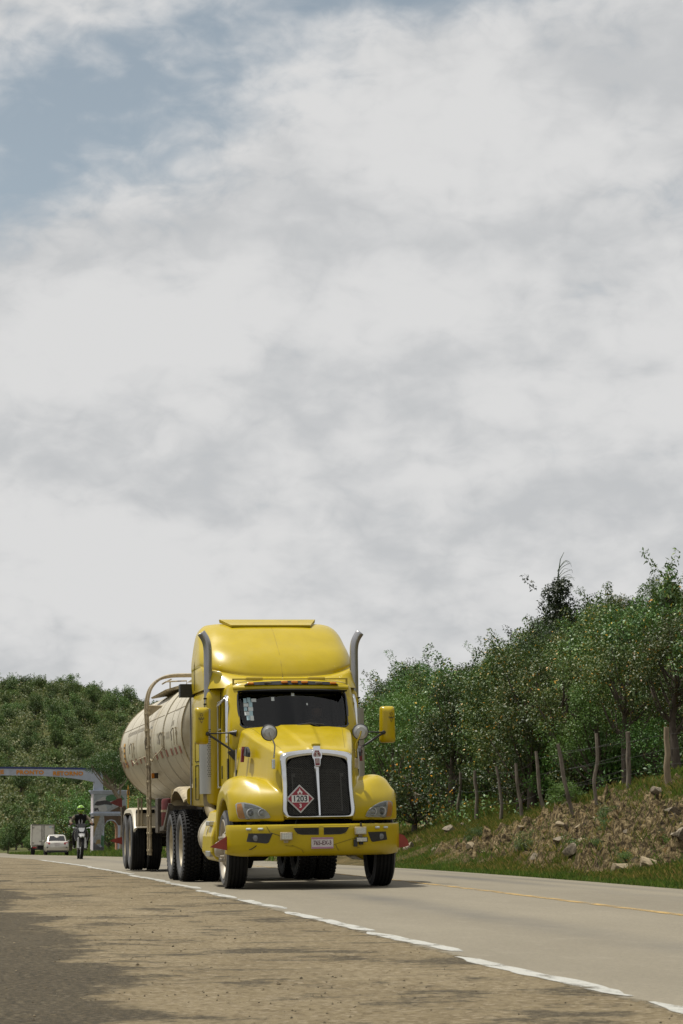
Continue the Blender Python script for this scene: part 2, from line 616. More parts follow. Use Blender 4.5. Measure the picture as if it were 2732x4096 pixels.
def remeshed(mb, name, mat, parent, voxel=0.015, iters=6, factor=0.5):
    o = mb.build(name + '_cage', mat)
    m = o.modifiers.new('r', 'REMESH')
    m.mode = 'VOXEL'
    m.voxel_size = voxel
    s = o.modifiers.new('s', 'SMOOTH')
    s.factor = factor
    s.iterations = iters
    me = evaluated_mesh(o, name)
    bpy.data.objects.remove(o, do_unlink=True)
    me.materials.clear()
    me.materials.append(MATS[mat])
    me.polygons.foreach_set('use_smooth', [True] * len(me.polygons))
    me.polygons.foreach_set('material_index', [0] * len(me.polygons))
    me.update()
    return link(name, me, parent)


def text_mesh(body, size, depth, mat, offset=0.0, align='CENTER', space=1.0):
    cu = bpy.data.curves.new('lettering', 'FONT')
    cu.body = body
    cu.size = size
    cu.extrude = depth
    cu.offset = offset
    cu.align_x = align
    cu.align_y = 'CENTER'
    cu.space_character = space
    cu.resolution_u = 3
    o = bpy.data.objects.new('lettering', cu)
    COL.objects.link(o)
    me = evaluated_mesh(o, 'lettering')
    bpy.data.objects.remove(o, do_unlink=True)
    me.materials.clear()
    me.materials.append(MATS[mat])
    return me


def text(name, body, size, depth, mat, parent, loc, rot, offset=0.0, align='CENTER', space=1.0, sx=1.0):
    o = link(name, text_mesh(body, size, depth, mat, offset, align, space), parent)
    o.location = loc
    o.rotation_euler = rot
    o.scale = (sx, 1, 1)
    return o


FRONT = (R(90), 0, 0)      # text that faces -Y

# ------------------------------------------------------------------ terrain functions
def _hash(ix, iy, seed):
    h = (ix.astype(np.int64) * 374761393 + iy.astype(np.int64) * 668265263 + seed * 1442695041) & 0xFFFFFFFF
    h = ((h ^ (h >> 13)) * 1274126177) & 0xFFFFFFFF
    return ((h ^ (h >> 16)) & 0xFFFFFF) / float(0xFFFFFF)


def vnoise(x, y, seed=0):
    x = np.asarray(x, float)
    y = np.asarray(y, float)
    ix, iy = np.floor(x), np.floor(y)
    fx, fy = x - ix, y - iy
    fx = fx * fx * (3 - 2 * fx)
    fy = fy * fy * (3 - 2 * fy)
    a = _hash(ix, iy, seed)
    b = _hash(ix + 1, iy, seed)
    c = _hash(ix, iy + 1, seed)
    d = _hash(ix + 1, iy + 1, seed)
    return (a * (1 - fx) + b * fx) * (1 - fy) + (c * (1 - fx) + d * fx) * fy


def fbm(x, y, seed=0, o=5, g=0.5):
    s, a, t = 0.0, 1.0, 0.0
    for i in range(o):
        s = s + a * vnoise(np.asarray(x) * 2 ** i, np.asarray(y) * 2 ** i, seed + i)
        t += a
        a *= g
    return s / t


def sstep(x, lo, hi):
    t = np.clip((np.asarray(x, float) - lo) / (hi - lo), 0, 1)
    return t * t * (3 - 2 * t)


_py = np.arange(-80, 1601, 1.0)
_pz = np.interp(_py, [-80, 38, 52, 61, 87, 192, 262, 330, 430, 1600], [0, 0, -.05, -.11, -.33, -1.57, -2.45, -3.2, -3.2, -3.2])
_k = np.ones(13) / 13
_pz = np.convolve(np.pad(_pz, 6, mode='edge'), _k, mode='valid')


def zp(Y):
    return np.interp(Y, _py, _pz)


def xw(Y):                       # white edge line of the carriageway
    return 3.76 - 0.16 * np.asarray(Y, float)


EDGE = 7.05                      # carriageway width


def zroad(dx, Y):
    dx = np.asarray(dx, float)
    c = np.where(dx < 3.55, -0.014 * (3.55 - np.maximum(dx, -1.0)) - 0.01 * np.maximum(-1.0 - dx, 0), -0.018 * (dx - 3.55))
    return zp(Y) + c


def bankL(Y):
    return np.interp(Y, [30, 56, 62, 70, 80, 200], [6.4, 5.6, 5.0, 3.9, 3.8, 3.8])


def bankZ(Y):
    return np.interp(Y, [30, 45, 56, 58, 61, 62.5, 64.5, 67, 71, 100, 130, 160, 400], [2.6, 2.4, 1.92, 1.82, 1.52, 1.36, 1.2, 1.05, 0.98, 1.0, 0.8, 0.15, 0.12])


def zbank(lat, Y):
    """height of the verge and hillside to the right of the road, lat metres from its edge"""
    L, Z = bankL(Y), bankZ(Y)
    t = np.clip(lat / L, 0, 1)
    prof = 0.28 * t + 0.72 * sstep(t, 0.08, 0.95)
    fade = 1 - 0.88 * sstep(Y, 125, 215)
    up = np.minimum(np.maximum(lat - L, 0), 75) * 0.38 * fade
    up = up + np.maximum(lat - L, 0) * 0.0
    base = zroad(EDGE, Y) - 0.03
    far = 1 - 0.5 * sstep(Y, 150, 230)
    return base + prof * Z * far + up


def zridge(X):
    return np.interp(X, [-700, -140, -95, -85, -68, -60, -53, -44, -20, 20, 80, 300, 700], [22, 35, 34.5, 34.0, 33.2, 31.2, 29.0, 26.5, 22, 16, 10, 5, 5])


def zhill(X, Y):
    t = np.clip((np.asarray(Y, float) - 410) / 240.0, 0, 1)
    s = 1 - (1 - t) ** 1.35
    s = s * (1 - 0.6 * sstep(Y, 660, 1300))
    n = (fbm(np.asarray(X) / 45.0, np.asarray(Y) / 45.0, 11, 3) - 0.5) * 9.0 * sstep(Y, 420, 480)
    return -3.2 + (zridge(X) + 3.2) * s + n * (1 - sstep(Y, 610, 650))


def zground(X, Y):
    X = np.asarray(X, float)
    Y = np.asarray(Y, float)
    dx = X - xw(Y)
    left = zroad(np.minimum(dx, 0), Y) - 0.05 * np.clip(-4.0 - dx, 0, 8)
    right = zbank(np.maximum(dx - EDGE, 0), Y)
    z = np.where(dx > EDGE, right, left)
    far = sstep(Y, 330, 430)
    z = z * (1 - far) + zhill(X, Y) * far
    return z


# ------------------------------------------------------------------ ground sheet
def ground_material():
    t = NT('ground_soil')
    a = t.noise(0.35, 6, 0.6)
    b = t.noise(5.0, 6, 0.7, off=(4, 2, 0))
    c = t.ramp(a, [(0.3, (0.045, 0.055, 0.018)), (0.55, (0.075, 0.085, 0.028)), (0.75, (0.13, 0.105, 0.05))])
    c = t.mix(t.smooth(b, 0.5, 0.75), c, (0.055, 0.040, 0.022))
    t.bsdf(c, 0.95, spec=0.1, bump=b, bump_strength=0.6, bump_dist=0.05)


ground_material()


def ground():
    xs = np.concatenate([np.linspace(-900, -150, 26), np.arange(-146, -40, 3.0), np.arange(-40, 40, 1.2), np.arange(40, 150, 4.0), np.linspace(154, 900, 26)])
    ys = np.concatenate([np.arange(-80, 20, 5.0), np.arange(20, 140, 1.5), np.arange(140, 720, 5.0), np.linspace(720, 1600, 36)])
    X, Y = np.meshgrid(xs, ys)
    Z = zground(X, Y)
    dx = X - xw(Y)
    cover = (dx > -6.5) & (dx < EDGE + 12.5) & (Y < 345)
    Z = Z - np.where(cover, np.where(dx > EDGE + 10, 0.12, 0.35), 0.0)
    Z = Z + np.where(cover, 0.0, (fbm(X / 2.5, Y / 2.5, 3, 3) - 0.5) * 0.25)
    g = np.stack([X, Y, Z], -1)
    m = MB()
    m.grid(g)
    o = m.build('ground', 'ground_soil', smooth=180)
    tag(o, 'grassy brown soil under the trees on both sides of the road', kind='structure')


ground()


# ------------------------------------------------------------------ carriageway and shoulder
def road_materials():
    def uvsep(t):
        tc = t.node('ShaderNodeTexCoord')
        s = t.node('ShaderNodeSeparateXYZ')
        t.link(tc.outputs['UV'], s.inputs[0])
        return s.outputs[0], s.outputs[1]
    # worn, dust-pale asphalt
    t = NT('asphalt')
    u, v = uvsep(t)
    big = t.noise(0.55, 5, 0.6, 'UV', (1.0, 0.22, 1))
    grain = t.noise(26.0, 5, 0.78, 'UV')
    mid = t.noise(5.0, 6, 0.65, 'UV', (1.0, 0.5, 1), off=(3, 1, 0))
    c = t.ramp(big, [(0.3, (0.160, 0.141, 0.103)), (0.7, (0.212, 0.188, 0.138))])
    c = t.mix(t.math('MULTIPLY', t.smooth(grain, 0.42, 0.66), 0.55), c, (0.105, 0.095, 0.075))
    c = t.mix(t.math('MULTIPLY', t.smooth(mid, 0.50, 0.75), 0.35), c, (0.24, 0.215, 0.168))

    # wheel paths and oil darkening along each lane
    def band(center, w):
        d = t.math('ABSOLUTE', t.math('SUBTRACT', u, center))
        return t.smooth(d, 0.0, w, 1.0, 0.0)
    wob = t.noise(0.9, 4, 0.6, 'UV', (0.4, 0.12, 1), off=(8, 3, 0))
    bands = t.math('ADD', t.math('ADD', band(1.75, 0.55), band(5.35, 0.6)), t.math('MULTIPLY', band(6.35, 0.35), 0.7))
    c = t.mix(t.math('MULTIPLY', t.math('MULTIPLY', bands, t.smooth(wob, 0.35, 0.7)), 0.70), c, (0.078, 0.076, 0.071))
    t.bsdf(c, 0.85, spec=0.25, bump=grain, bump_strength=0.35, bump_dist=0.006)

    # sandy chip-sealed shoulder with bare and mossy stains, darker along the left margin
    t = NT('shoulder_gravel')
    u, v = uvsep(t)
    big = t.noise(0.8, 6, 0.62, 'UV', (1.0, 0.45, 1), off=(2, 7, 0))
    grain = t.noise(22.0, 6, 0.82, 'UV', off=(1, 1, 0))
    vor = t.node('ShaderNodeTexVoronoi')
    tc = t.node('ShaderNodeTexCoord')
    t.link(tc.outputs['UV'], vor.inputs['Vector'])
    vor.inputs['Scale'].default_value = 30.0
    stone = vor.outputs['Color']
    st = t.node('ShaderNodeSeparateColor')
    t.link(stone, st.inputs[0])
    c = t.ramp(big, [(0.28, (0.145, 0.113, 0.064)), (0.5, (0.196, 0.157, 0.092)), (0.72, (0.245, 0.200, 0.125))])
    c = t.mix(t.math('MULTIPLY', t.smooth(st.outputs[0], 0.55, 0.95), 0.75), c, (0.095, 0.070, 0.038))
    c = t.mix(t.math('MULTIPLY', t.smooth(st.outputs[1], 0.65, 1.0), 0.7), c, (0.30, 0.25, 0.17))
    c = t.mix(t.math('MULTIPLY', t.smooth(grain, 0.45, 0.7), 0.75), c, (0.085, 0.066, 0.038))
    # darker towards the left margin; stained and scuffed patches
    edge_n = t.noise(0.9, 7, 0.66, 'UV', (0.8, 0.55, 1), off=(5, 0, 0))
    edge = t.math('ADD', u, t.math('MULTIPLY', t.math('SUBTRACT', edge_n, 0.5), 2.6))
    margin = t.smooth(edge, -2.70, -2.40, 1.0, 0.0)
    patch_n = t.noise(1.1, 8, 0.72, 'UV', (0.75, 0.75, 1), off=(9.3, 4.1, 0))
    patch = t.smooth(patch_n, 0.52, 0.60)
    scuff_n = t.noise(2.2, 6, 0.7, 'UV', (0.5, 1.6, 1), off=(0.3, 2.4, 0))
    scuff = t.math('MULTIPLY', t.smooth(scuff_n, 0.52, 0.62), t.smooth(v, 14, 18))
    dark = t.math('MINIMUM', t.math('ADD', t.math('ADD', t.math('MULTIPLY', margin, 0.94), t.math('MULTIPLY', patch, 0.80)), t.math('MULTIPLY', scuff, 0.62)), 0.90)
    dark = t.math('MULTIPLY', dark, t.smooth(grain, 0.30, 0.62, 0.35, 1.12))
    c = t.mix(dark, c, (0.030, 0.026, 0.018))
    pr = t.bsdf(c, 0.92, spec=0.18, bump=t.math('ADD', grain, t.math('MULTIPLY', st.outputs[0], 0.6)), bump_strength=1.0, bump_dist=0.016)
    # grit thins out where it meets the carriageway
    fray = t.noise(7.0, 6, 0.7, 'UV', (1, 0.5, 1), off=(6, 1, 0))
    tr = t.node('ShaderNodeBsdfTransparent')
    mx = t.node('ShaderNodeMixShader')
    t.link(t.smooth(t.math('ADD', u, t.math('MULTIPLY', t.math('SUBTRACT', fray, 0.5), 0.36)), -0.03, 0.10), mx.inputs[0])
    t.link(pr.outputs[0], mx.inputs[1])
    t.link(tr.outputs[0], mx.inputs[2])
    t.link(mx.outputs[0], t.out.inputs[0])

    for nm, col, lo, hi in (('line_white', (0.37, 0.368, 0.335), 0.42, 0.64), ('line_yellow', (0.39, 0.255, 0.075), 0.48, 0.72)):
        t = NT(nm)
        w = t.noise(3.5, 6, 0.6, 'UV', (1.4, 0.5, 1), off=(1, 2, 0))
        g2 = t.noise(40.0, 4, 0.7, 'UV')
        k = t.smooth(t.math('ADD', w, t.math('MULTIPLY', t.math('SUBTRACT', g2, 0.5), 0.35)), lo - 0.10, hi - 0.12)
        pr = t.node('ShaderNodeBsdfPrincipled')
        t.val(pr.inputs['Base Color'], t.mix(t.smooth(g2, 0.4, 0.7), col, tuple(x * 0.72 for x in col)))
        pr.inputs['Roughness'].default_value = 0.75
        tr = t.node('ShaderNodeBsdfTransparent')
        mx = t.node('ShaderNodeMixShader')
        t.link(k, mx.inputs[0])
        t.link(tr.outputs[0], mx.inputs[1])
        t.link(pr.outputs[0], mx.inputs[2])
        t.link(mx.outputs[0], t.out.inputs[0])


road_materials()


def strip(name, mat, us, ys, lift=0.0, parent=None, shape=None, noise=0.0):
    """sheet that follows the road: us lateral positions from the white line, ys distances"""
    U, Y = np.meshgrid(np.asarray(us, float), np.asarray(ys, float))
    if shape is not None:
        U = shape(U, Y)
    Z = zroad(U, Y) + lift
    if noise:
        Z = Z + (fbm(U * 1.3, Y * 1.3, 7, 4) - 0.5) * noise * sstep(-U, 0.3, 1.2)
    X = xw(Y) + U
    g = np.stack([X, Y, Z], -1)
    m = MB()
    m.grid(g)
    me = m.mesh(name, mat, 180)
    uv = me.uv_layers.new(name='UVMap')
    fl = np.stack([U, Y], -1).reshape(-1, 2)
    li = np.empty(len(me.loops), np.int32)
    me.loops.foreach_get('vertex_index', li)
    uv.data.foreach_set('uv', fl[li].ravel())
    o = link(name, me, parent)
    return o


YS = np.concatenate([np.arange(-30, 8, 4.0), np.arange(8, 75, 0.5), np.arange(75, 340, 2.5)])
road = strip('road', 'asphalt', np.linspace(0, EDGE + 0.02, 15), YS)
tag(road, 'pale worn asphalt carriageway with a yellow centre line', kind='structure')
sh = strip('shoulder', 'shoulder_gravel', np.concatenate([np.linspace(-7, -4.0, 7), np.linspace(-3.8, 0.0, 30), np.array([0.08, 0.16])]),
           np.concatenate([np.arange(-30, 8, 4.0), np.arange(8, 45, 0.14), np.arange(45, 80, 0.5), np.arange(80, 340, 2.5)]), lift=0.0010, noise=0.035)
tag(sh, 'sandy brown paved shoulder with dark stains beside the lane', kind='structure')

rng = random.Random(5)
segs = [(9.0, 13.9, 0.05), (14.35, 18.5, -0.02), (19.0, 22.6, 0.05), (22.62, 27.6, 0.02), (28.4, 32.0, 0.06), (32.4, 36.2, 0.0), (36.9, 41.0, 0.04), (41.2, 48.0, 0.0), (48.5, 60, 0.02), (60.4, 85, 0.02)]
for i, (a, b, off) in enumerate(segs):
    n = max(8, int((b - a) / 0.15))

    def shp(U, Y, off=off, a=a, b=b):
        w = (fbm(Y * 2.2, U * 0 + 3.0, 21 + i, 3) - 0.5) * 0.07
        e = np.minimum(sstep(Y, a, a + 0.5), 1 - sstep(Y, b - 0.5, b)) * 0.75 + 0.25
        return off + w + (U - 0.07) * e * (1 + 0.35 * (vnoise(Y * 3.1, U * 9, 44) - 0.5)) + 0.07 - 0.07 * sstep(Y, a, b) + 0.04
    o = strip('edge_line', 'line_white', np.linspace(0, 0.15, 5), np.linspace(a, b, n), 0.0034, road, shp)
    o['label'] = 'worn white stretch of the edge line'
yl = strip('centre_line', 'line_yellow', np.linspace(3.49, 3.63, 4), np.concatenate([np.arange(9, 60, 0.25), np.arange(60, 260, 2.0)]), 0.004, road,
           lambda U, Y: U + (fbm(Y * 0.8, U * 0, 91, 3) - 0.5) * 0.03)
yl['label'] = 'faded yellow centre line'


# ------------------------------------------------------------------ rocky verge on the right
def rock_mask(lat, Y):
    n = fbm(lat * 0.55 + 7, Y * 0.22, 31, 4)
    near = 1 - sstep(Y, 55, 66)
    core = np.exp(-((lat - 2.8) / 1.8) ** 2) * (0.24 + 0.98 * near)
    blob = np.exp(-((Y - 70) / 3.0) ** 2 - ((lat - 1.7) / 0.9) ** 2) * 0.7
    return sstep(core + blob + (n - 0.5) * 1.6, 0.42, 0.78)


def zverge(lat, Y):
    rm = rock_mask(lat, Y)
    z = zbank(lat, Y)
    env = sstep(lat, 0.05, 0.9)
    soft = (fbm(lat * 0.9, Y * 0.9, 51, 5) - 0.5) * 0.42 * env
    r = fbm(lat * 1.5 + 3, Y * 1.1, 61, 5)
    ridges = (1 - np.abs(2 * r - 1)) ** 2
    terr = np.floor(z / 0.28) * 0.28 - z
    hard = (ridges - 0.45) * 0.62 + terr * 0.9 + (np.abs(fbm(lat * 3.0, Y * 2.6, 71, 5) - 0.5) - 0.1) * 0.85
    return z + soft + rm * env * hard


def verge():
    t = NT('verge_soil')
    at = t.node('ShaderNodeAttribute')
    at.attribute_name = 'rock'
    a = t.noise(1.3, 6, 0.65)
    b = t.noise(9.0, 7, 0.72, off=(2, 3, 0))
    d = t.noise(3.2, 6, 0.7, off=(7, 3, 5))
    soil = t.ramp(a, [(0.3, (0.060, 0.053, 0.021)), (0.5, (0.115, 0.090, 0.039)), (0.72, (0.19, 0.14, 0.064))])
    soil = t.mix(t.math('MULTIPLY', t.smooth(b, 0.5, 0.7), 0.6), soil, (0.055, 0.060, 0.018))
    rock = t.ramp(b, [(0.38, (0.018, 0.014, 0.008)), (0.48, (0.085, 0.063, 0.032)), (0.56, (0.215, 0.163, 0.084)), (0.70, (0.40, 0.32, 0.185))])  # dark cavities and pale highlights painted into the rock by noise
    rock = t.mix(t.math('MULTIPLY', t.smooth(d, 0.56, 0.70), 0.7), rock, (0.23, 0.145, 0.052))
    rock = t.mix(t.math('MULTIPLY', t.smooth(d, 0.30, 0.42, 1.0, 0.0), 0.8), rock, (0.045, 0.042, 0.038))
    c = t.mix(at.outputs['Fac'], soil, rock)
    t.bsdf(c, 0.95, spec=0.12, bump=t.math('ADD', b, t.math('MULTIPLY', d, 0.7)), bump_strength=1.0, bump_dist=0.14)
    lats = np.concatenate([np.arange(0, 6.5, 0.075), np.arange(6.5, 13, 0.4)])
    ys = np.concatenate([np.arange(26, 34, 0.5), np.arange(34, 74, 0.085), np.arange(74, 125, 0.5), np.arange(125, 340, 4)])
    L, Y = np.meshgrid(lats, ys)
    Z = zverge(L, Y)
    X = xw(Y) + EDGE + L + (fbm(L * 0 + 1, Y * 0.9, 14, 4) - 0.5) * 0.35 * (1 - sstep(L, 0, 1.0))
    g = np.stack([X, Y, Z], -1)
    m = MB()
    m.grid(g)
    me = m.mesh('verge', 'verge_soil', 180)
    at = me.attributes.new('rock', 'FLOAT', 'POINT')
    at.data.foreach_set('value', rock_mask(L, Y).ravel())
    o = link('verge', me)
    tag(o, 'rocky grass bank rising from the right edge of the road', kind='structure')


verge()


def on_ground(X, Y):
    """surface height for things that stand on the land"""
    dx = X - float(xw(Y))
    lat = dx - EDGE
    if lat >= 0 and lat < 13 and Y < 330:
        return float(zverge(np.array(lat), np.array(Y)))
    if lat >= 0:
        return float(zground(X, Y))
    return float(zroad(np.array(dx), Y)) if dx > -4 else float(zground(X, Y))


def loose_gravel():
    rs = np.random.RandomState(2)
    n = 1900
    Y = 11 + rs.uniform(0, 1, n) ** 1.5 * 42
    U = -rs.uniform(0.05, 4.0, n)
    k = rs.uniform(0, 1, n) < 0.25 + 0.75 * sstep(fbm(U * 1.1, Y * 0.6, 19, 4), 0.42, 0.66)
    Y, U = Y[k], U[k]
    n = len(Y)
    r = rs.uniform(0.003, 0.009, n) * (1 + 0.8 * (rs.uniform(0, 1, n) > 0.93))
    X = xw(Y) + U
    Z = zroad(U, Y) + 0.001 + (fbm(U * 1.3, Y * 1.3, 7, 4) - 0.5) * 0.035 * sstep(-U, 0.3, 1.2)
    c = np.stack([X, Y, Z + r * 0.3], 1)
    base = np.array([[1, 0, 0], [0, 1, 0], [-1, 0, 0], [0, -1, 0], [0.1, 0.1, 0.9], [0, 0, -0.8]], float)
    a = rs.uniform(0, 6.28, n)
    ca, sa = np.cos(a), np.sin(a)
    jit = rs.uniform(0.7, 1.3, (n, 6, 1))
    P = base[None] * jit
    Q = np.stack([P[..., 0] * ca[:, None] - P[..., 1] * sa[:, None], P[..., 0] * sa[:, None] + P[..., 1] * ca[:, None], P[..., 2] * 0.75], -1)
    V = (c[:, None, :] + Q * r[:, None, None]).reshape(-1, 3)
    f = np.array([[0, 1, 4], [1, 2, 4], [2, 3, 4], [3, 0, 4], [1, 0, 5], [2, 1, 5], [3, 2, 5], [0, 3, 5]])
    F = (f[None] + (np.arange(n) * 6)[:, None, None]).reshape(-1, 3)
    me = bpy.data.meshes.new('loose_gravel')
    me.from_pydata(V.tolist(), [], F.tolist())
    me.materials.append(MATS['gravel_stone'])
    o = link('loose_gravel', me)
    tag(o, 'scattered loose grit and pebbles on the brown shoulder', kind='stuff')


def gravel_material():
    t = NT('gravel_stone')
    g = t.node('ShaderNodeNewGeometry')
    t.bsdf(t.ramp(g.outputs['Random Per Island'], [(0.0, (0.030, 0.026, 0.020)), (0.5, (0.11, 0.088, 0.055)), (1.0, (0.27, 0.225, 0.15))]), 0.9, spec=0.2)


gravel_material()
loose_gravel()

# ------------------------------------------------------------------ wheels
def tyre_profile(r, w, rim):
    h = w / 2
    p = [(rim, -h * 0.72), (rim + (r - rim) * 0.22, -h * 0.98), (rim + (r - rim) * 0.55, -h * 1.02), (r - 0.045, -h * 0.93), (r - 0.012, -h * 0.84)]
    tread = [(r - 0.004, -h * 0.80)]
    for g in (-0.52, -0.18, 0.18, 0.52):
        tread += [(r, h * (g - 0.07)), (r - 0.016, h * (g - 0.05)), (r - 0.016, h * (g + 0.05)), (r, h * (g + 0.07))]
    tread += [(r - 0.004, h * 0.80)]
    q = [(a, -b) for (a, b) in p][::-1]
    return p, tread, q


def tyre_mesh(r, w, rim, lug=False):
    m = MB()
    p, tr, q = tyre_profile(r, w, rim)
    m.cur = 1
    m.lathe(p, (0, 0, 0), 'x', 48)
    m.lathe(q, (0, 0, 0), 'x', 48)
    m.cur = 0
    m.lathe([p[-1]] + tr + [q[0]], (0, 0, 0), 'x', 48)
    for k in range(48 if lug else 0):         # shoulder lugs
        a = 2 * PI * k / 48
        for s in (-1, 1):
            c = ((w / 2) * 0.86 * s, math.cos(a) * (r - 0.020), math.sin(a) * (r - 0.020))
            m.box(c, (0.035, 0.046, 0.030), Matrix.Rotation(a, 3, 'X'))
        if lug:
            for s, o2 in ((-0.33, 0.0), (0.0, 0.5), (0.33, 0.0)):
                a2 = a + o2 * 2 * PI / 48
                m.box((w / 2 * s * 2 * 0.62, math.cos(a2) * (r + 0.002), math.sin(a2) * (r + 0.002)), (w * 0.17, 0.045, 0.022), Matrix.Rotation(a2, 3, 'X'))
    return m.mesh('tyre', ['black_rubber', 'tyre_wall'], 40)


def dish_rim_mesh(r, depth, mat):
    """outer face of a dual wheel: deep dish that opens towards -x"""
    m = MB()
    m.lathe([(r + 0.012, 0.03), (r + 0.014, 0.0), (r, -0.004), (r - 0.012, 0.012), (r - 0.03, depth * 0.8), (r - 0.06, depth), (r * 0.5, depth + 0.01), (r * 0.46, depth - 0.02), (r * 0.40, depth - 0.06), (r * 0.22, depth - 0.10), (r * 0.20, depth - 0.13), (0.001, depth - 0.13)], (0, 0, 0), 'x', 40)
    for k in range(10):
        a = 2 * PI * k / 10
        m.lathe([(0.001, depth - 0.03), (0.016, depth - 0.03), (0.016, depth + 0.01)], (0, math.cos(a) * r * 0.60, math.sin(a) * r * 0.60), 'x', 6)
    return m.mesh('rim', mat, 40)


def front_rim_mesh(r):
    m = MB()
    m.lathe([(r + 0.012, 0.05), (r + 0.014, 0.0), (r + 0.002, -0.006), (r - 0.014, 0.004), (r - 0.03, 0.05), (r - 0.05, 0.085), (r * 0.80, 0.085)], (0, 0, 0), 'x', 48)
    # disc with ten hand holes, left open as spokes
    for k in range(10):
        a0 = 2 * PI * (k + 0.18) / 10
        a1 = 2 * PI * (k + 0.82) / 10
        ring = []
        for rr, h in ((r * 0.82, 0.085), (r * 0.68, 0.045), (r * 0.56, 0.015), (r * 0.50, 0.0)):
            aa0, aa1 = (a0, a1) if rr > r * 0.55 else (a0 - 0.12, a1 + 0.12)
            ring.append([(h, rr * math.cos(aa0 + (aa1 - aa0) * t), rr * math.sin(aa0 + (aa1 - aa0) * t)) for t in (0, .25, .5, .75, 1)])
        m.grid(np.array(ring))
    m.lathe([(r * 0.54, 0.03), (r * 0.54, 0.0), (r * 0.50, -0.006), (r * 0.30, -0.006), (r * 0.28, -0.05), (r * 0.24, -0.10), (r * 0.20, -0.115), (0.001, -0.12)], (0, 0, 0), 'x', 32)
    for k in range(10):
        a = 2 * PI * k / 10
        m.lathe([(0.001, -0.06), (0.017, -0.06), (0.020, -0.02), (0.020, 0.0)], (0, math.cos(a) * r * 0.41, math.sin(a) * r * 0.41), 'x', 8)
    return m.mesh('rim', 'rim_alloy', 40)


TYRE_DRIVE = tyre_mesh(0.55, 0.285, 0.335, True)
TYRE_TRAIL = tyre_mesh(0.55, 0.285, 0.335, False)
TYRE_STEER = tyre_mesh(0.545, 0.30, 0.405, False)
RIM_DUAL = dish_rim_mesh(0.335, 0.17, 'rim_cream')
RIM_STEER = front_rim_mesh(0.405)


def put(name, me, parent, loc, rotz=0.0):
    o = link(name, me, parent)
    o.location = loc
    o.rotation_euler = (0, 0, rotz)
    return o


def wheel(parent, x, y, kind, z=0.55, steer=0.0):
    """x: middle of the wheel set; sign gives the side"""
    s = -1 if x < 0 else 1
    w = empty('wheel')
    w.parent = parent
    w.location = (x, y, z)
    w.rotation_euler = (0, 0, (0 if s < 0 else PI) + steer)
    if kind == 'steer':
        put('tyre', TYRE_STEER, w, (0, 0, 0))
        put('rim', RIM_STEER, w, (-0.145, 0, 0))
    else:
        me = TYRE_DRIVE if kind == 'drive' else TYRE_TRAIL
        put('tyre', me, w, (-0.165, 0, 0))
        put('tyre', me, w, (0.165, 0, 0))
        put('rim', RIM_DUAL, w, (-0.165 - 0.105, 0, 0))
        m = MB()
        m.lathe([(0.20, 0.0), (0.20, 0.45)], (-0.10, 0, 0), 'x', 16)
        m.build('brake_drum', 'chassis_black', w, 40)
    return w


# ------------------------------------------------------------------ tractor
truck = empty('semi_truck', (-0.266, 35.9, -0.028), (0, -R(0.8), R(10.4)))
tag(truck, 'yellow long-nose semi truck with chrome grille and high sleeper roof', 'truck')


def mirror2(pts):
    """half outline (x >= 0, from the top centre round to the bottom centre) -> closed outline"""
    return list(pts) + [(-x, z) for (x, z) in pts[::-1] if x > 1e-6]


def YG(z):
    """grille plane leans back"""
    return 0.125 + (z - 0.98) * 0.225


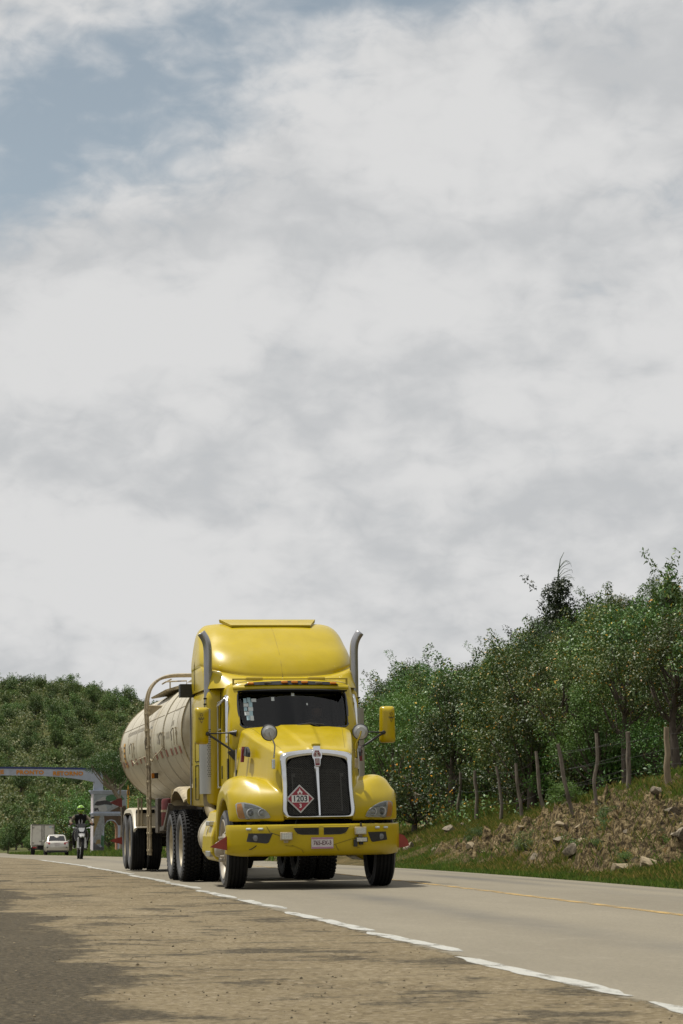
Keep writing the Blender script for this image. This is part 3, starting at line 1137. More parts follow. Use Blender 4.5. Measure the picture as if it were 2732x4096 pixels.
def truck_hood():
    m = MB()
    st = [(0.20, 1.885, 0.455, 1.845, 0.495, 1.58, 0.52), (0.5, 1.955, 0.54, 1.905, 0.58, 1.60, 0.61), (0.9, 2.045, 0.615, 1.99, 0.66, 1.66, 0.72),
          (1.4, 2.165, 0.705, 2.105, 0.76, 1.76, 0.84), (1.8, 2.25, 0.77, 2.215, 0.835, 1.86, 0.93), (2.08, 2.30, 0.80, 2.262, 0.875, 1.90, 0.97)]
    rows = []
    for (y, zc, xe, ze, xs, zs, xb) in st:
        rw = 0.05 + 0.09 * (y - 0.2)
        half = [(0, zc + 0.022), (rw, zc + 0.020), (rw + 0.05, zc - 0.004), (xe * 0.62, (zc + ze) / 2 + 0.012), (xe * 0.90, ze + 0.012), (xe, ze - 0.030), (xe + (xs - xe) * 0.45, (ze + zs) / 2 + 0.02), (xs, zs), (xb, 1.25), (xb, 0.95), (0, 0.95)]
        rows.append([(x, (YG(z) + 0.115) if y < 0.3 else max(y, YG(z) + 0.22), z) for (x, z) in mirror2(half)])
    A = np.array(rows)
    A = cr(A, 4)
    m.grid(A, closed_u=True, cap=True)
    # fenders
    xs_ = [0.478, 0.60, 0.78, 0.80, 0.95, 1.08, 1.15, 1.192]
    yf = [0.205, 0.235, 0.30, 0.31, 0.40, 0.50, 0.575, 0.66]
    zc = [1.47, 1.49, 1.535, 1.54, 1.565, 1.53, 1.46, 1.36]
    for s in (-1, 1):
        rows = []
        tops, bots = [], []
        for x, f, c in zip(xs_, yf, zc):
            top = [(f + 0.02, 0.925), (f, 0.94), (f - 0.005, 1.05), (f + 0.025, 1.20), (f + 0.13, 1.345), (f + 0.31, c - 0.055), (f + 0.52, c - 0.005), (1.30, c + 0.005), (1.62, c - 0.03), (1.86, c - 0.17), (1.98, c - 0.40), (2.02, 0.85), (2.02, 0.62)]
            if x >= 0.80:
                arc = [(1.965, 0.62)] + [(1.22 + 0.72 * math.cos(a), 0.535 + 0.71 * math.sin(a)) for a in np.linspace(0.22, PI - 0.62, 9)]
                bot = arc[1:]
                bot[0] = (1.955, 0.66)
            else:
                bot = [(1.95 - (1.95 - f - 0.08) * t, 0.92) for t in np.linspace(0, 1, 9)]
                top[-1] = (2.02, 0.92)
                top[-2] = (2.02, 0.95)
            tops.append(cr(np.array([(x * s, y, z) for (y, z) in top]), 4))
            bots.append([(x * s, y, z) for (y, z) in bot])
        T = cr(np.array(tops), 4)
        Bq = np.array(bots)
        idx = np.linspace(0, len(Bq) - 1, len(T))
        lo = np.minimum(idx.astype(int), len(Bq) - 2)
        fr_ = (idx - lo)[:, None, None]
        Bq = Bq[lo] * (1 - fr_) + Bq[lo + 1] * fr_
        Bq[:, :, 0] = T[:, :1, 0]
        m.grid(np.concatenate([T, Bq], 1), closed_u=True, cap=True)
    return remeshed(m, 'hood', 'yellow_paint', truck, 0.013, 12, 0.5)


HOOD = truck_hood()


def hood_seams():
    from mathutils.bvhtree import BVHTree
    me = HOOD.data
    tree = BVHTree.FromPolygons([v.co[:] for v in me.vertices], [q.vertices[:] for q in me.polygons])
    for s in (-1, 1):
        pts = []
        for y in np.linspace(0.50, 2.0, 14):
            h = tree.ray_cast(Vector((s * (0.44 + 0.155 * (y - 0.5)), y, 3.0)), Vector((0, 0, -1)))
            if h[0] is not None:
                pts.append(h[0] + Vector((0, 0, 0.0005)))
        m = MB()
        m.tube(pts, 0.0022, 5)
        m.build('hood_seam', 'seam_dark', truck)
        h = tree.ray_cast(Vector((s * 2.0, 1.9, 1.62)), Vector((-s, 0, 0)))
        if h[0] is not None:
            m = MB()
            m.box(h[0], (0.014, 0.03, 0.09))
            m.build('hood_latch', 'black_rubber', truck)


hood_seams()


def YF(x, z):
    """front surface of the fender face and headlight zone"""
    y = float(np.interp(abs(x), [0.40, 0.60, 0.78, 0.95, 1.08, 1.15, 1.192], [0.205, 0.235, 0.305, 0.40, 0.50, 0.575, 0.66]))
    return y + (0.035 * max(0, (z - 1.1) / 0.1) if z > 1.1 else 0.0) + 0.004


def YB(x, z=0.0):
    """front surface of the bumper"""
    a = abs(x)
    y = 0.0 if a < 0.40 else 0.62 * ((a - 0.40) / 0.81) ** 1.9
    if z and z < 0.56:
        y += 0.10 * ((0.56 - z) / 0.1) ** 2
    return y


def poly_span(poly, x):
    zs = []
    n = len(poly)
    for i in range(n):
        (x0, z0), (x1, z1) = poly[i], poly[(i + 1) % n]
        if (x0 <= x <= x1) or (x1 <= x <= x0):
            if abs(x1 - x0) < 1e-9:
                zs += [z0, z1]
            else:
                zs.append(z0 + (z1 - z0) * (x - x0) / (x1 - x0))
    return min(zs), max(zs)


def patch(m, poly, fy, off=0.0, depth=0.02, nx=14, nz=4):
    """x-monotone outline laid on the surface y = fy(x, z), proud by off, with thickness depth"""
    x0, x1 = min(p[0] for p in poly), max(p[0] for p in poly)
    xs = np.linspace(x0 + 1e-5, x1 - 1e-5, nx)
    front, back = [], []
    for x in xs:
        a, b = poly_span(poly, x)
        zs = np.linspace(a, b, nz + 1)
        front.append([(x, fy(x, z) - off, z) for z in zs])
        back.append([(x, fy(x, z) - off + depth, z) for z in zs])
    n = nz + 1
    vs = [p for r in front for p in r] + [p for r in back for p in r]
    B = len(xs) * n
    fs = []
    for i in range(len(xs) - 1):
        for j in range(nz):
            a = i * n + j
            fs.append((a, a + 1, a + n + 1, a + n))
            fs.append((B + a, B + a + n, B + a + n + 1, B + a + 1))
        for j in (0, nz):
            a = i * n + j
            fs.append((a, a + n, B + a + n, B + a))
    for i in (0, len(xs) - 1):
        for j in range(nz):
            a = i * n + j
            fs.append((a, a + 1, B + a + 1, B + a))
    m.add(vs, fs)


def grow(poly, d):
    cx = sum(p[0] for p in poly) / len(poly)
    cz = sum(p[1] for p in poly) / len(poly)
    out = []
    for (x, z) in poly:
        v = Vector((x - cx, z - cz))
        l = v.length
        out.append((x + v.x / l * d, z + v.y / l * d))
    return out


HL = [(1.110, 1.165), (1.085, 1.190), (1.0, 1.195), (0.90, 1.172), (0.80, 1.130), (0.715, 1.068), (0.672, 1.01), (0.668, 0.985), (0.69, 0.972), (0.85, 0.966), (1.055, 0.966), (1.080, 0.985), (1.10, 1.06)]


def headlight(s):
    P = [(x * s, z) for (x, z) in HL]
    m = MB()
    patch(m, grow(P, 0.012), YF, 0.008, 0.05, 28, 6)
    h = m.build('headlight', 'black_plastic', truck, 60)
    m = MB()
    patch(m, P, YF, 0.028, 0.02, 28, 6)
    m.build('reflector', 'lamp_reflector', h, 60)
    m = MB()
    patch(m, [(1.098 * s, 1.10), (1.095 * s, 1.17), (1.035 * s, 1.185), (1.015 * s, 1.06), (0.99 * s, 0.972), (1.055 * s, 0.972), (1.08 * s, 0.99)], YF, 0.036, 0.01, 14, 6)
    m.build('indicator', 'amber_dark', h, 60)
    m = MB()
    patch(m, [(1.0 * s, 1.115), (1.0 * s, 1.178), (0.90 * s, 1.158), (0.80 * s, 1.116), (0.79 * s, 1.105)], YF, 0.036, 0.01, 14, 6)
    m.build('upper_shade', 'lamp_dark', h, 60)
    for cx_, cz_, rr, dk in ((0.915, 1.045, 0.066, True), (0.775, 1.045, 0.058, False)):
        m = MB()
        y = YF(cx_, cz_)
        m.lathe([(rr, 0.0), (rr, -0.044), (rr * 0.86, -0.048), (rr * 0.80, -0.036), (rr * 0.62, -0.030)], (cx_ * s, y, cz_), 'y', 24)
        m.cur = 1
        m.lathe([(rr * 0.62, -0.030), (rr * 0.5, -0.042), (rr * 0.3, -0.049), (0.001, -0.052)], (cx_ * s, y, cz_), 'y', 24)
        m.build('projector', ['lamp_reflector', 'lamp_dark' if dk else 'lamp_reflector'], h, 50)
    m = MB()
    patch(m, P, YF, 0.058, 0.003, 28, 6)
    m.build('lens', 'lens_glass', h, 60)


headlight(-1)
headlight(1)


# ---- grille
def grille():
    outer = [(0, 1.918), (0.20, 1.905), (0.40, 1.878), (0.475, 1.850), (0.502, 1.80), (0.496, 1.60), (0.490, 1.40), (0.500, 1.20), (0.508, 1.09), (0.498, 1.02), (0.465, 0.978), (0.38, 0.968), (0.2, 0.966), (0, 0.966)]
    inner = [(0, 1.828), (0.20, 1.814), (0.345, 1.786), (0.395, 1.765), (0.418, 1.72), (0.422, 1.60), (0.424, 1.40), (0.432, 1.20), (0.438, 1.10), (0.436, 1.045), (0.420, 1.012), (0.36, 1.003), (0.2, 1.002), (0, 1.002)]
    full_o = np.array(outer + [(-x, z) for (x, z) in outer[-2:0:-1]])
    full_i = np.array(inner + [(-x, z) for (x, z) in inner[-2:0:-1]])
    O = cr(full_o, 3, True)
    I = cr(full_i, 3, True)
    rows = []
    for d, t in ((0.10, 0.0), (0.0, 0.0), (-0.030, 0.16), (-0.040, 0.45), (-0.030, 0.80), (-0.012, 0.98), (0.06, 1.0)):
        Q = O * (1 - t) + I * t
        rows.append([(x, YG(z) + d, z) for (x, z) in Q])
    m = MB()
    m.grid(np.array(rows), closed_u=True)
    g = m.build('grille_surround', 'chrome', truck, 60)
    # dark radiator well
    m = MB()
    m.grid(np.array([[(x, YG(z) + 0.05, z) for (x, z) in I], [(x * 0.98, YG(z) + 0.13, z) for (x, z) in I]]), closed_u=True)
    k = len(I)
    m.add([(x, YG(z) + 0.088, z) for (x, z) in I], [tuple(range(k))])
    m.build('radiator_well', 'interior_dark', truck)
    m = MB()
    for z in np.arange(1.04, 1.64, 0.021):
        m.box((0.20, YG(z) + 0.075, z), (0.30, 0.006, 0.005))
        m.box((-0.20, YG(z) + 0.075, z), (0.30, 0.006, 0.005))
    m.build('cooling_fin', 'wire_dark', truck)['kind'] = 'stuff'
    for x in (-0.345, 0.335):
        m = MB()
        m.prism([(x - 0.008, 1.06), (x + 0.008, 1.06), (x + 0.008, 1.535), (x + 0.04, 1.535), (x + 0.04, 1.58), (x - 0.008, 1.58)], lambda u, v, d: (u, YG(v) + d, v), 0.058, 0.070)
        m.build('cooler_bracket', 'wire_dark', truck)
    m = MB()
    m.box((-0.30, YG(1.69) + 0.06, 1.655), (0.22, 0.008, 0.008), Matrix.Rotation(0.1, 3, 'Y'))
    m.build('cooler_line', 'wire_dark', truck)
    # woven wire mesh in two halves
    for s in (-1, 1):
        lim = [(x, z) for (x, z) in inner]
        m = MB()

        def inside(x, z):
            if x < 0.03 or not (1.003 < z < 1.828):
                return False
            xm = np.interp(z, [p[1] for p in lim[::-1]], [p[0] for p in lim[::-1]])
            zt = np.interp(x, [0, .2, .345, .42], [1.828, 1.814, 1.786, 1.70])
            return x < xm and z < zt
        for sg in (-1, 1):
            for c in np.arange(-1.9, 3.2, 0.0265):
                # z = c' + sg*x
                run = None
                for x in np.linspace(0.03, 0.44, 42):
                    z = c + sg * x * 1.12
                    ok = inside(x, z)
                    if ok and run is None:
                        run = (x, z)
                    if ok:
                        last = (x, z)
                    if (not ok or x > 0.4399) and run is not None:
                        if last[0] - run[0] > 0.012:
                            w = 0.0021
                            (xa, za), (xb, zb) = run, last
                            off = 0.024 + 0.003 * sg
                            m.add([(xa * s, YG(za) + off, za - w), (xa * s, YG(za) + off, za + w), (xb * s, YG(zb) + off, zb + w), (xb * s, YG(zb) + off, zb - w),
                                   (xa * s, YG(za) + off + 0.004, za), (xb * s, YG(zb) + off + 0.004, zb)], [(0, 1, 2, 3), (1, 4, 5, 2), (4, 0, 3, 5)])
                        run = None
        o = m.build('grille_mesh', 'mesh_steel', truck)
        o['kind'] = 'stuff'
    # centre bar
    m = MB()
    rows = []
    for z, w in ((1.0, 0.050), (1.2, 0.058), (1.45, 0.068), (1.70, 0.080), (1.83, 0.080)):
        y = YG(z)
        rows.append([(-w / 2, y + 0.03, z), (-w / 2, y - 0.012, z), (-w * 0.22, y - 0.034, z), (w * 0.22, y - 0.034, z), (w / 2, y - 0.012, z), (w / 2, y + 0.03, z)])
    m.grid(np.array(rows), closed_u=True, cap=True)
    m.build('grille_bar', 'chrome', truck, 40)
    # crest: head, disc and striped shield
    m = MB()
    ys = lambda z: YG(z) - 0.046
    out = [(-0.042, 1.96), (0.042, 1.96), (0.050, 1.945), (0.050, 1.905), (0.064, 1.885), (0.072, 1.835), (0.066, 1.79), (0.048, 1.765), (0.042, 1.70), (0.036, 1.675), (-0.036, 1.675), (-0.042, 1.70), (-0.048, 1.765), (-0.066, 1.79), (-0.072, 1.835), (-0.064, 1.885), (-0.050, 1.905), (-0.050, 1.945)]
    m.prism(out, lambda u, v, d: (u, ys(v) + d, v), -0.012, 0.10)
    cst = m.build('crest', 'chrome', truck, bevel=0.006)
    m = MB()
    m.lathe([(0.052, 0.0), (0.052, -0.005), (0.001, -0.005)], (0, ys(1.832) - 0.012, 1.832), 'y', 28)
    m.prism([(-0.032, 1.785), (0.032, 1.785), (0.030, 1.69), (-0.030, 1.69)], lambda u, v, d: (u, ys(v) + d, v), -0.017, -0.008)
    m.prism([(-0.028, 1.897), (0.028, 1.897), (0.034, 1.874), (-0.034, 1.874)], lambda u, v, d: (u, ys(v) + d, v), -0.017, -0.008)
    m.build('crest_enamel', 'emblem_red', cst)
    m = MB()
    for x in (-0.018, 0.0, 0.018):
        m.box((x, ys(1.735) - 0.019, 1.735), (0.007, 0.004, 0.082))
    for x in (-0.016, -0.005, 0.006, 0.017):
        m.box((x, ys(1.886) - 0.019, 1.886), (0.005, 0.004, 0.014))
    m.lathe([(0.043, -0.003), (0.043, -0.007), (0.039, -0.007), (0.039, -0.003)], (0, ys(1.832) - 0.0135, 1.832), 'y', 28)
    m.build('crest_stripe', 'white_print', cst)
    text('crest_letter', 'K', 0.046, 0.002, 'white_print', cst, (0, ys(1.852) - 0.020, 1.851), FRONT, 0.0015)
    text('crest_letter', 'W', 0.044, 0.002, 'white_print', cst, (0, ys(1.817) - 0.020, 1.817), FRONT, 0.0015)
    m = MB()
    m.box((0, 0.36, 1.975), (0.12, 0.10, 0.05))
    m.build('hood_ornament_base', 'yellow_paint', truck, bevel=0.018, seg=3)


grille()


def placard():
    c = (-0.262, 1.232)
    yy = YG(c[1]) - 0.016
    F = lambda u, v, d: (c[0] + u, yy + (v) * 0.225 + d, c[1] + v)
    dia = lambda r: [(0, r), (r, 0), (0, -r), (-r, 0)]
    m = MB()
    m.prism(dia(0.196), F, 0.0, 0.006)
    pl = m.build('hazard_placard', 'white_print', truck)
    pl['label'] = 'red diamond fuel hazard placard reading 1203 and 3'
    m = MB()
    m.prism(dia(0.184), F, -0.003, 0.0)
    m.build('placard_edge', 'black_print', pl)
    m = MB()
    m.prism(dia(0.180), F, -0.005, -0.001)
    m.build('placard_border', 'white_print', pl)
    m = MB()
    m.prism(dia(0.172), F, -0.008, -0.003)
    m.build('placard_field', 'placard_red', pl)
    m = MB()
    m.prism([(-0.118, -0.050), (0.118, -0.050), (0.118, 0.050), (-0.118, 0.050)], F, -0.011, -0.005)
    m.build('number_panel', 'white_print', pl)
    rot = (R(90) - math.atan(0.225), 0, 0)
    rot = (R(90 - math.degrees(math.atan(0.225))), 0, 0)
    text('number', '1203', 0.115, 0.001, 'black_print', pl, F(0, -0.002, -0.0135), rot, 0.0028, sx=0.92)
    text('number', '3', 0.075, 0.001, 'white_print', pl, F(0.0, -0.098, -0.0105), rot, 0.002)
    m = MB()
    fl = [(-0.030, 0.072), (-0.036, 0.090), (-0.026, 0.104), (-0.024, 0.094), (-0.014, 0.116), (-0.012, 0.106), (0.000, 0.146), (0.010, 0.112), (0.014, 0.120), (0.022, 0.098), (0.028, 0.106), (0.036, 0.090), (0.030, 0.072), (0.018, 0.066), (0.012, 0.084), (0.0, 0.094), (-0.012, 0.084), (-0.018, 0.066)]
    m.prism(fl, F, -0.011, -0.006)
    m.prism([(-0.036, 0.058), (0.036, 0.058), (0.036, 0.063), (-0.036, 0.063)], F, -0.011, -0.006)
    m.build('flame_symbol', 'white_print', pl)


placard()


# ---- bumper
def bumper():
    rows = []
    for x in np.concatenate([np.linspace(-1.215, -0.35, 18), np.linspace(-0.25, 0.25, 5), np.linspace(0.35, 1.215, 18)]):
        y = YB(x)
        e = max(0, (abs(x) - 1.0) / 0.215)
        zb = 0.452 + 0.03 * e ** 2
        rows.append([(x, y + 0.16, 0.870), (x, y + 0.05, 0.884), (x, y + 0.015, 0.880), (x, y + 0.001, 0.862), (x, y, 0.80), (x, y, 0.62), (x, y + 0.012, 0.56), (x, y + 0.045, zb + 0.035), (x, y + 0.11, zb), (x, y + 0.20, zb + 0.01)])
    m = MB()
    m.grid(np.array(rows), closed_u=True, cap=True)
    b = m.build('bumper', 'yellow_paint', truck, 45)
    FB = lambda x, z: YB(x, z)
    for s in (-1, 1):
        m = MB()
        patch(m, [(0.035 * s, 0.838), (0.385 * s, 0.836), (0.345 * s, 0.765), (0.28 * s, 0.742), (0.035 * s, 0.738)], FB, 0.006, 0.02, 12, 2)
        o = m.build('bumper_vent', 'black_plastic', truck, 40)
        m = MB()
        for sg in (-1, 1):
            for c in np.arange(0.5, 1.3, 0.018):
                pts = [(x, c + sg * x) for x in np.linspace(0.04, 0.345, 20) if 0.746 < c + sg * x < 0.830]
                if len(pts) > 2:
                    (xa, za), (xb, zb) = pts[0], pts[-1]
                    m.tube([(xa * s, -0.012, za), (xb * s, -0.012, zb)], 0.0016, 4)
        k = m.build('vent_mesh', 'wire_dark', o)
        m = MB()
        m.tube([(0.03 * s, YB(0.03) - 0.004, 0.842), (0.39 * s, YB(0.39) - 0.004, 0.842)], 0.008, 6)
        m.build('vent_lip', 'yellow_paint', o, 60)
        m = MB()
        patch(m, [(0.665 * s, 0.765), (0.985 * s, 0.768), (0.988 * s, 0.655), (0.74 * s, 0.628), (0.72 * s, 0.632)], FB, 0.006, 0.03, 14, 3)
        f = m.build('fog_lamp_recess', 'black_plastic', truck, 40)
        m = MB()
        cx_ = 0.875
        y = YB(cx_) - 0.008
        m.lathe([(0.046, 0.03), (0.046, -0.006), (0.040, -0.010)], (cx_ * s, y, 0.70), 'y', 20)
        m.cur = 1
        m.lathe([(0.040, -0.010), (0.02, -0.018), (0.001, -0.02)], (cx_ * s, y, 0.70), 'y', 20)
        m.build('fog_lamp', ['black_plastic', 'lamp_dark'], f, 40)
        for xx in (0.96, 0.815):
            m = MB()
            y = YB(xx)
            a = math.atan((YB(xx + 0.02) - YB(xx - 0.02)) / 0.04) * s
            m.box((xx * s, y - 0.008, 0.826), (0.082, 0.032, 0.030), a)
            m.build('marker_light', 'sticker_white', truck, 40, 0.010, 3)
        # side flags on the bumper ends
        m = MB()
        if s < 0:
            pf = [(-1.205, 0.74), (-1.20, 0.535), (-1.455, 0.585)]
        else:
            pf = [(1.212, 0.735), (1.29, 0.71), (1.345, 0.64), (1.365, 0.565), (1.30, 0.545), (1.212, 0.535)]
        m.prism(pf, lambda u, v, d: (u, 0.655 + d, v), -0.004, 0.004)
        fl = m.build('bumper_flag', 'red_paint', truck)
        fl['label'] = 'red triangular mud flag on bumper end' if s < 0 else 'red rounded mud flag on bumper end'
    # work lamps
    for nm, x, z, w, h, col in (('work_lamp', -0.492, 0.726, 0.165, 0.108, 'led_white'), ('work_lamp', 0.543, 0.786, 0.158, 0.104, 'led_white'), ('light_bar', 0.555, 0.665, 0.165, 0.068, 'led_white')):
        m = MB()
        y = YB(x) - 0.05
        m.box((x, y, z), (w, 0.06, h))
        m.box((x, y + 0.035, z - h / 2 - 0.012), (w * 0.35, 0.05, 0.05))
        L = m.build(nm, 'black_plastic' if nm == 'light_bar' else 'cream_dirty', truck, 40, 0.008)
        m = MB()
        m.box((x, y - 0.032, z), (w * 0.84, 0.006, h * 0.74))
        m.build('lamp_lens', col, L)
        m = MB()
        for i in range(5):
            m.box((x - w * 0.35 + w * 0.175 * i, y - 0.036, z), (0.004, 0.004, h * 0.72))
        for i in range(3):
            m.box((x, y - 0.0358, z - h * 0.22 + h * 0.22 * i), (w * 0.82, 0.004, 0.003))
        m.build('lens_grid', 'lamp_reflector', L)
    for c_, s_ in (((0.47, -0.02, 0.62), (0.05, 0.05, 0.10)), ((0.55, -0.02, 0.865), (0.02, 0.05, 0.06))):
        m = MB()
        m.box(c_, s_)
        m.build('lamp_bracket', 'black_plastic', truck, bevel=0.005)
    # licence plate
    m = MB()
    m.box((0.011, -0.008, 0.626), (0.305, 0.012, 0.152))
    p = m.build('licence_plate', 'plate_white', truck, bevel=0.004)
    m = MB()
    m.box((0.011, -0.016, 0.690), (0.298, 0.004, 0.021))
    m.box((0.011, -0.016, 0.562), (0.298, 0.004, 0.021))
    m.build('plate_band', 'plate_pink', p)
    text('plate_number', '765-EX-3', 0.082, 0.001, 'plate_text', p, (0.012, -0.0165, 0.626), FRONT, 0.0014, sx=0.80)
    # scuffs, cracks and a hanging wire
    for pts, w in (([(-0.955, 0.545), (-0.93, 0.555), (-0.90, 0.575), (-0.868, 0.60)], 0.010), ([(-0.41, 0.60), (-0.33, 0.565), (-0.27, 0.535), (-0.24, 0.49)], 0.003), ([(-0.50, 0.60), (-0.44, 0.59), (-0.38, 0.59)], 0.003), ([(0.20, 0.60), (0.215, 0.555), (0.245, 0.52)], 0.004), ([(0.50, 0.555), (0.535, 0.553)], 0.004)):
        m = MB()
        m.tube([(x, YB(x, z) - 0.001, z) for (x, z) in pts], w, 5, flat=0.5)
        m.build('scuff', 'black_plastic', truck)
    for pts, r_ in (([(-0.30, 0.09, 0.985), (-0.34, 0.05, 0.93), (-0.36, -0.005, 0.885)], 0.002),
                    ([(-0.74, YB(.74) - 0.004, 0.86), (-0.70, YB(.70) - 0.006, 0.78), (-0.58, YB(.58) - 0.006, 0.735), (-0.55, YB(.55) - 0.006, 0.70)], 0.003),
                    ([(0.17, -0.004, 0.60), (0.30, -0.005, 0.64), (0.47, -0.006, 0.69)], 0.002)):
        m = MB()
        m.tube(pts, r_, 4)
        m.build('wire', 'black_plastic', truck)
    # near-black block standing in for shade between hood and bumper, and behind the bumper
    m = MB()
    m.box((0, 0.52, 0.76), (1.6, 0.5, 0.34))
    m.build('front_void_block', 'interior_dark', truck)


bumper()


# ---- cab
def YW(x, z):
    return 2.02 + 0.5 * (z - 2.28) + 0.125 * (x / 0.80) ** 2


def boolean(o, cutters):
    for c in cutters:
        b = o.modifiers.new('cut', 'BOOLEAN')
        b.operation = 'DIFFERENCE'
        b.solver = 'EXACT'
        b.object = c
    me = evaluated_mesh(o, o.name)
    o.modifiers.clear()
    o.data = me
    for c in cutters:
        bpy.data.objects.remove(c, do_unlink=True)
    return o


def round_poly(poly, r, n=4):
    out = []
    k = len(poly)
    for i in range(k):
        p0, p1, p2 = Vector(poly[i - 1]), Vector(poly[i]), Vector(poly[(i + 1) % k])
        a = (p0 - p1)
        b = (p2 - p1)
        rr = min(r, a.length * 0.45, b.length * 0.45)
        s, e = p1 + a.normalized() * rr, p1 + b.normalized() * rr
        for j in range(n + 1):
            t = j / n
            out.append(tuple(s * (1 - t) ** 2 + p1 * 2 * t * (1 - t) + e * t * t))
    return out


WS = [(-0.80, 2.285), (-0.45, 2.262), (0.0, 2.258), (0.45, 2.262), (0.80, 2.285), (0.806, 2.60), (0.79, 2.815), (0.4, 2.832), (0, 2.836), (-0.4, 2.832), (-0.79, 2.815), (-0.806, 2.60)]


def cab():
    lv = [(1.02, 0.93, 2.10, 2.14), (1.40, 0.965, 2.06, 2.14), (1.90, 0.965, 2.03, 2.13), (2.25, 0.960, 2.005, 2.125), (2.55, 0.950, 2.155, 2.275), (2.83, 0.930, 2.295, 2.415), (2.89, 0.915, 2.305, 2.43), (2.945, 0.87, 2.335, 2.47), (2.985, 0.76, 2.43, 2.55)]
    rows = []
    for (z, xs, yc, ye) in lv:
        xc = xs - 0.085
        half = [(0, yc), (xc * 0.5, yc + (ye - yc) * 0.25), (xc * 0.9, yc + (ye - yc) * 0.82), (xc + 0.02, ye + 0.02), (xs - 0.02, ye + 0.08), (xs, ye + 0.17), (xs, 2.75), (xs, 3.10), (xs - 0.03, 3.13), (0, 3.13)]
        rows.append([(x, y, z) for (x, y) in mirror2(half)])
    m = MB()
    m.grid(cr(np.array(rows), 2), closed_u=True, cap=True)
    c = m.build('cab', 'yellow_paint', truck, 35)
    cut = []
    k = MB()
    k.prism([(2.32, 1.33), (3.07, 1.33), (3.07, 2.83), (2.62, 2.83), (2.36, 2.30)], lambda u, v, d: (d, u, v), -0.86, 0.86)
    cut.append(k.build('cut', 'yellow_paint', truck))
    k = MB()
    k.prism(round_poly(WS, 0.07), lambda u, v, d: (u, d, v), 1.6, 2.62)
    cut.append(k.build('cut', 'yellow_paint', truck))
    for s in (-1, 1):
        k = MB()
        k.prism(round_poly([(2.36, 2.24), (2.93, 2.24), (2.93, 2.745), (2.50, 2.745), (2.40, 2.62), (2.33, 2.08), (2.42, 2.08)], 0.03), lambda u, v, d: (d * s, u, v), 0.6, 1.3)
        cut.append(k.build('cut', 'yellow_paint', truck))
    boolean(c, cut)
    # interior
    m = MB()
    m.box((0, 3.03, 2.05), (1.66, 0.02, 1.42))
    m.box((0, 2.62, 2.815), (1.60, 0.78, 0.02))
    m.box((0, 2.62, 1.36), (1.66, 0.84, 0.02))
    for s in (-1, 1):
        m.box((0.835 * s, 2.66, 1.78), (0.02, 0.84, 0.84))
        m.box((0.80 * s, 2.75, 2.50), (0.02, 0.60, 0.60))
    m.build('cabin_lining', 'interior_dark', truck)
    m = MB()
    m.box((0, 2.33, 2.14), (1.56, 0.30, 0.16))
    m.box((0.35, 2.46, 2.20), (0.45, 0.16, 0.12))
    m.build('dashboard', 'interior_grey', truck, bevel=0.03, seg=3)
    for x in (-0.45, 0.45):
        m = MB()
        m.box((x, 2.93, 2.15), (0.48, 0.12, 0.62))
        m.box((x, 2.94, 2.54), (0.26, 0.09, 0.16))
        m.box((x, 2.76, 1.80), (0.48, 0.40, 0.14))
        m.build('seat', 'interior_grey', truck, bevel=0.04, seg=3)
    m = MB()
    ring = []
    for j in range(24):
        a = 2 * PI * j / 24
        ring.append((0.43 + 0.21 * math.cos(a), 2.60 + 0.10 * math.sin(a), 2.20 + 0.17 * math.sin(a)))
    m.tube(ring + [ring[0]], 0.014, 6)
    m.tube([(0.43, 2.60, 2.20), (0.43, 2.44, 2.06)], 0.03, 8)
    m.tube([(0.22, 2.60, 2.20), (0.64, 2.60, 2.20)], 0.012, 6)
    m.build('steering_wheel', 'black_plastic', truck, 60)
    # windscreen
    m = MB()
    patch(m, round_poly(WS, 0.07), YW, -0.012, 0.006, 26, 8)
    g = m.build('windscreen', 'windscreen_glass', truck, 60)
    P = round_poly(WS, 0.07)
    m = MB()
    ring = [(x, YW(x, z) - 0.006, z) for (x, z) in P]
    m.tube(ring + [ring[0]], 0.020, 8, False)
    m.build('windscreen_seal', 'black_gloss', g, 60)
    # registration stickers on the passenger side of the glass
    st = [(-0.70, 2.68, .045, .07, 'sticker_blue'), (-0.645, 2.69, .05, .07, 'sticker_blue'), (-0.575, 2.685, .07, .05, 'sticker_white'), (-0.69, 2.615, .07, .05, 'sticker_white'), (-0.625, 2.62, .05, .07, 'sticker_blue'), (-0.70, 2.555, .045, .055, 'sticker_blue'), (-0.63, 2.555, .07, .055, 'sticker_white'), (-0.685, 2.49, .07, .055, 'sticker_white'), (-0.628, 2.49, .05, .07, 'sticker_blue'), (-0.672, 2.425, .045, .07, 'sticker_blue'), (-0.62, 2.42, .05, .07, 'sticker_white'), (-0.30, 2.70, .045, .055, 'sticker_white'), (0.0, 2.765, .045, .045, 'sticker_white'), (0.20, 2.62, .018, .03, 'sticker_white')]
    for (x, z, w, h, mt) in st:
        m = MB()
        patch(m, [(x - w / 2, z - h / 2), (x + w / 2, z - h / 2), (x + w / 2, z + h / 2), (x - w / 2, z + h / 2)], YW, -0.009, 0.002, 3, 1)
        m.build('windscreen_sticker', mt, g)
    # wiper
    m = MB()
    m.tube([(0.02, YW(.02, 2.31) - 0.02, 2.31), (0.20, YW(.2, 2.335) - 0.02, 2.335), (0.42, YW(.42, 2.315) - 0.02, 2.315)], 0.010, 6)
    m.tube([(0.40, YW(.4, 2.26) - 0.03, 2.262), (0.30, YW(.3, 2.30) - 0.035, 2.30), (0.22, YW(.22, 2.335) - 0.03, 2.335)], 0.008, 6)
    m.build('wiper', 'black_plastic', truck)
    # marker-light panel on the brow
    YR = lambda x, z: 2.315 + 0.12 * (x / 0.85) ** 2 + (z - 2.90) * 0.9
    m = MB()
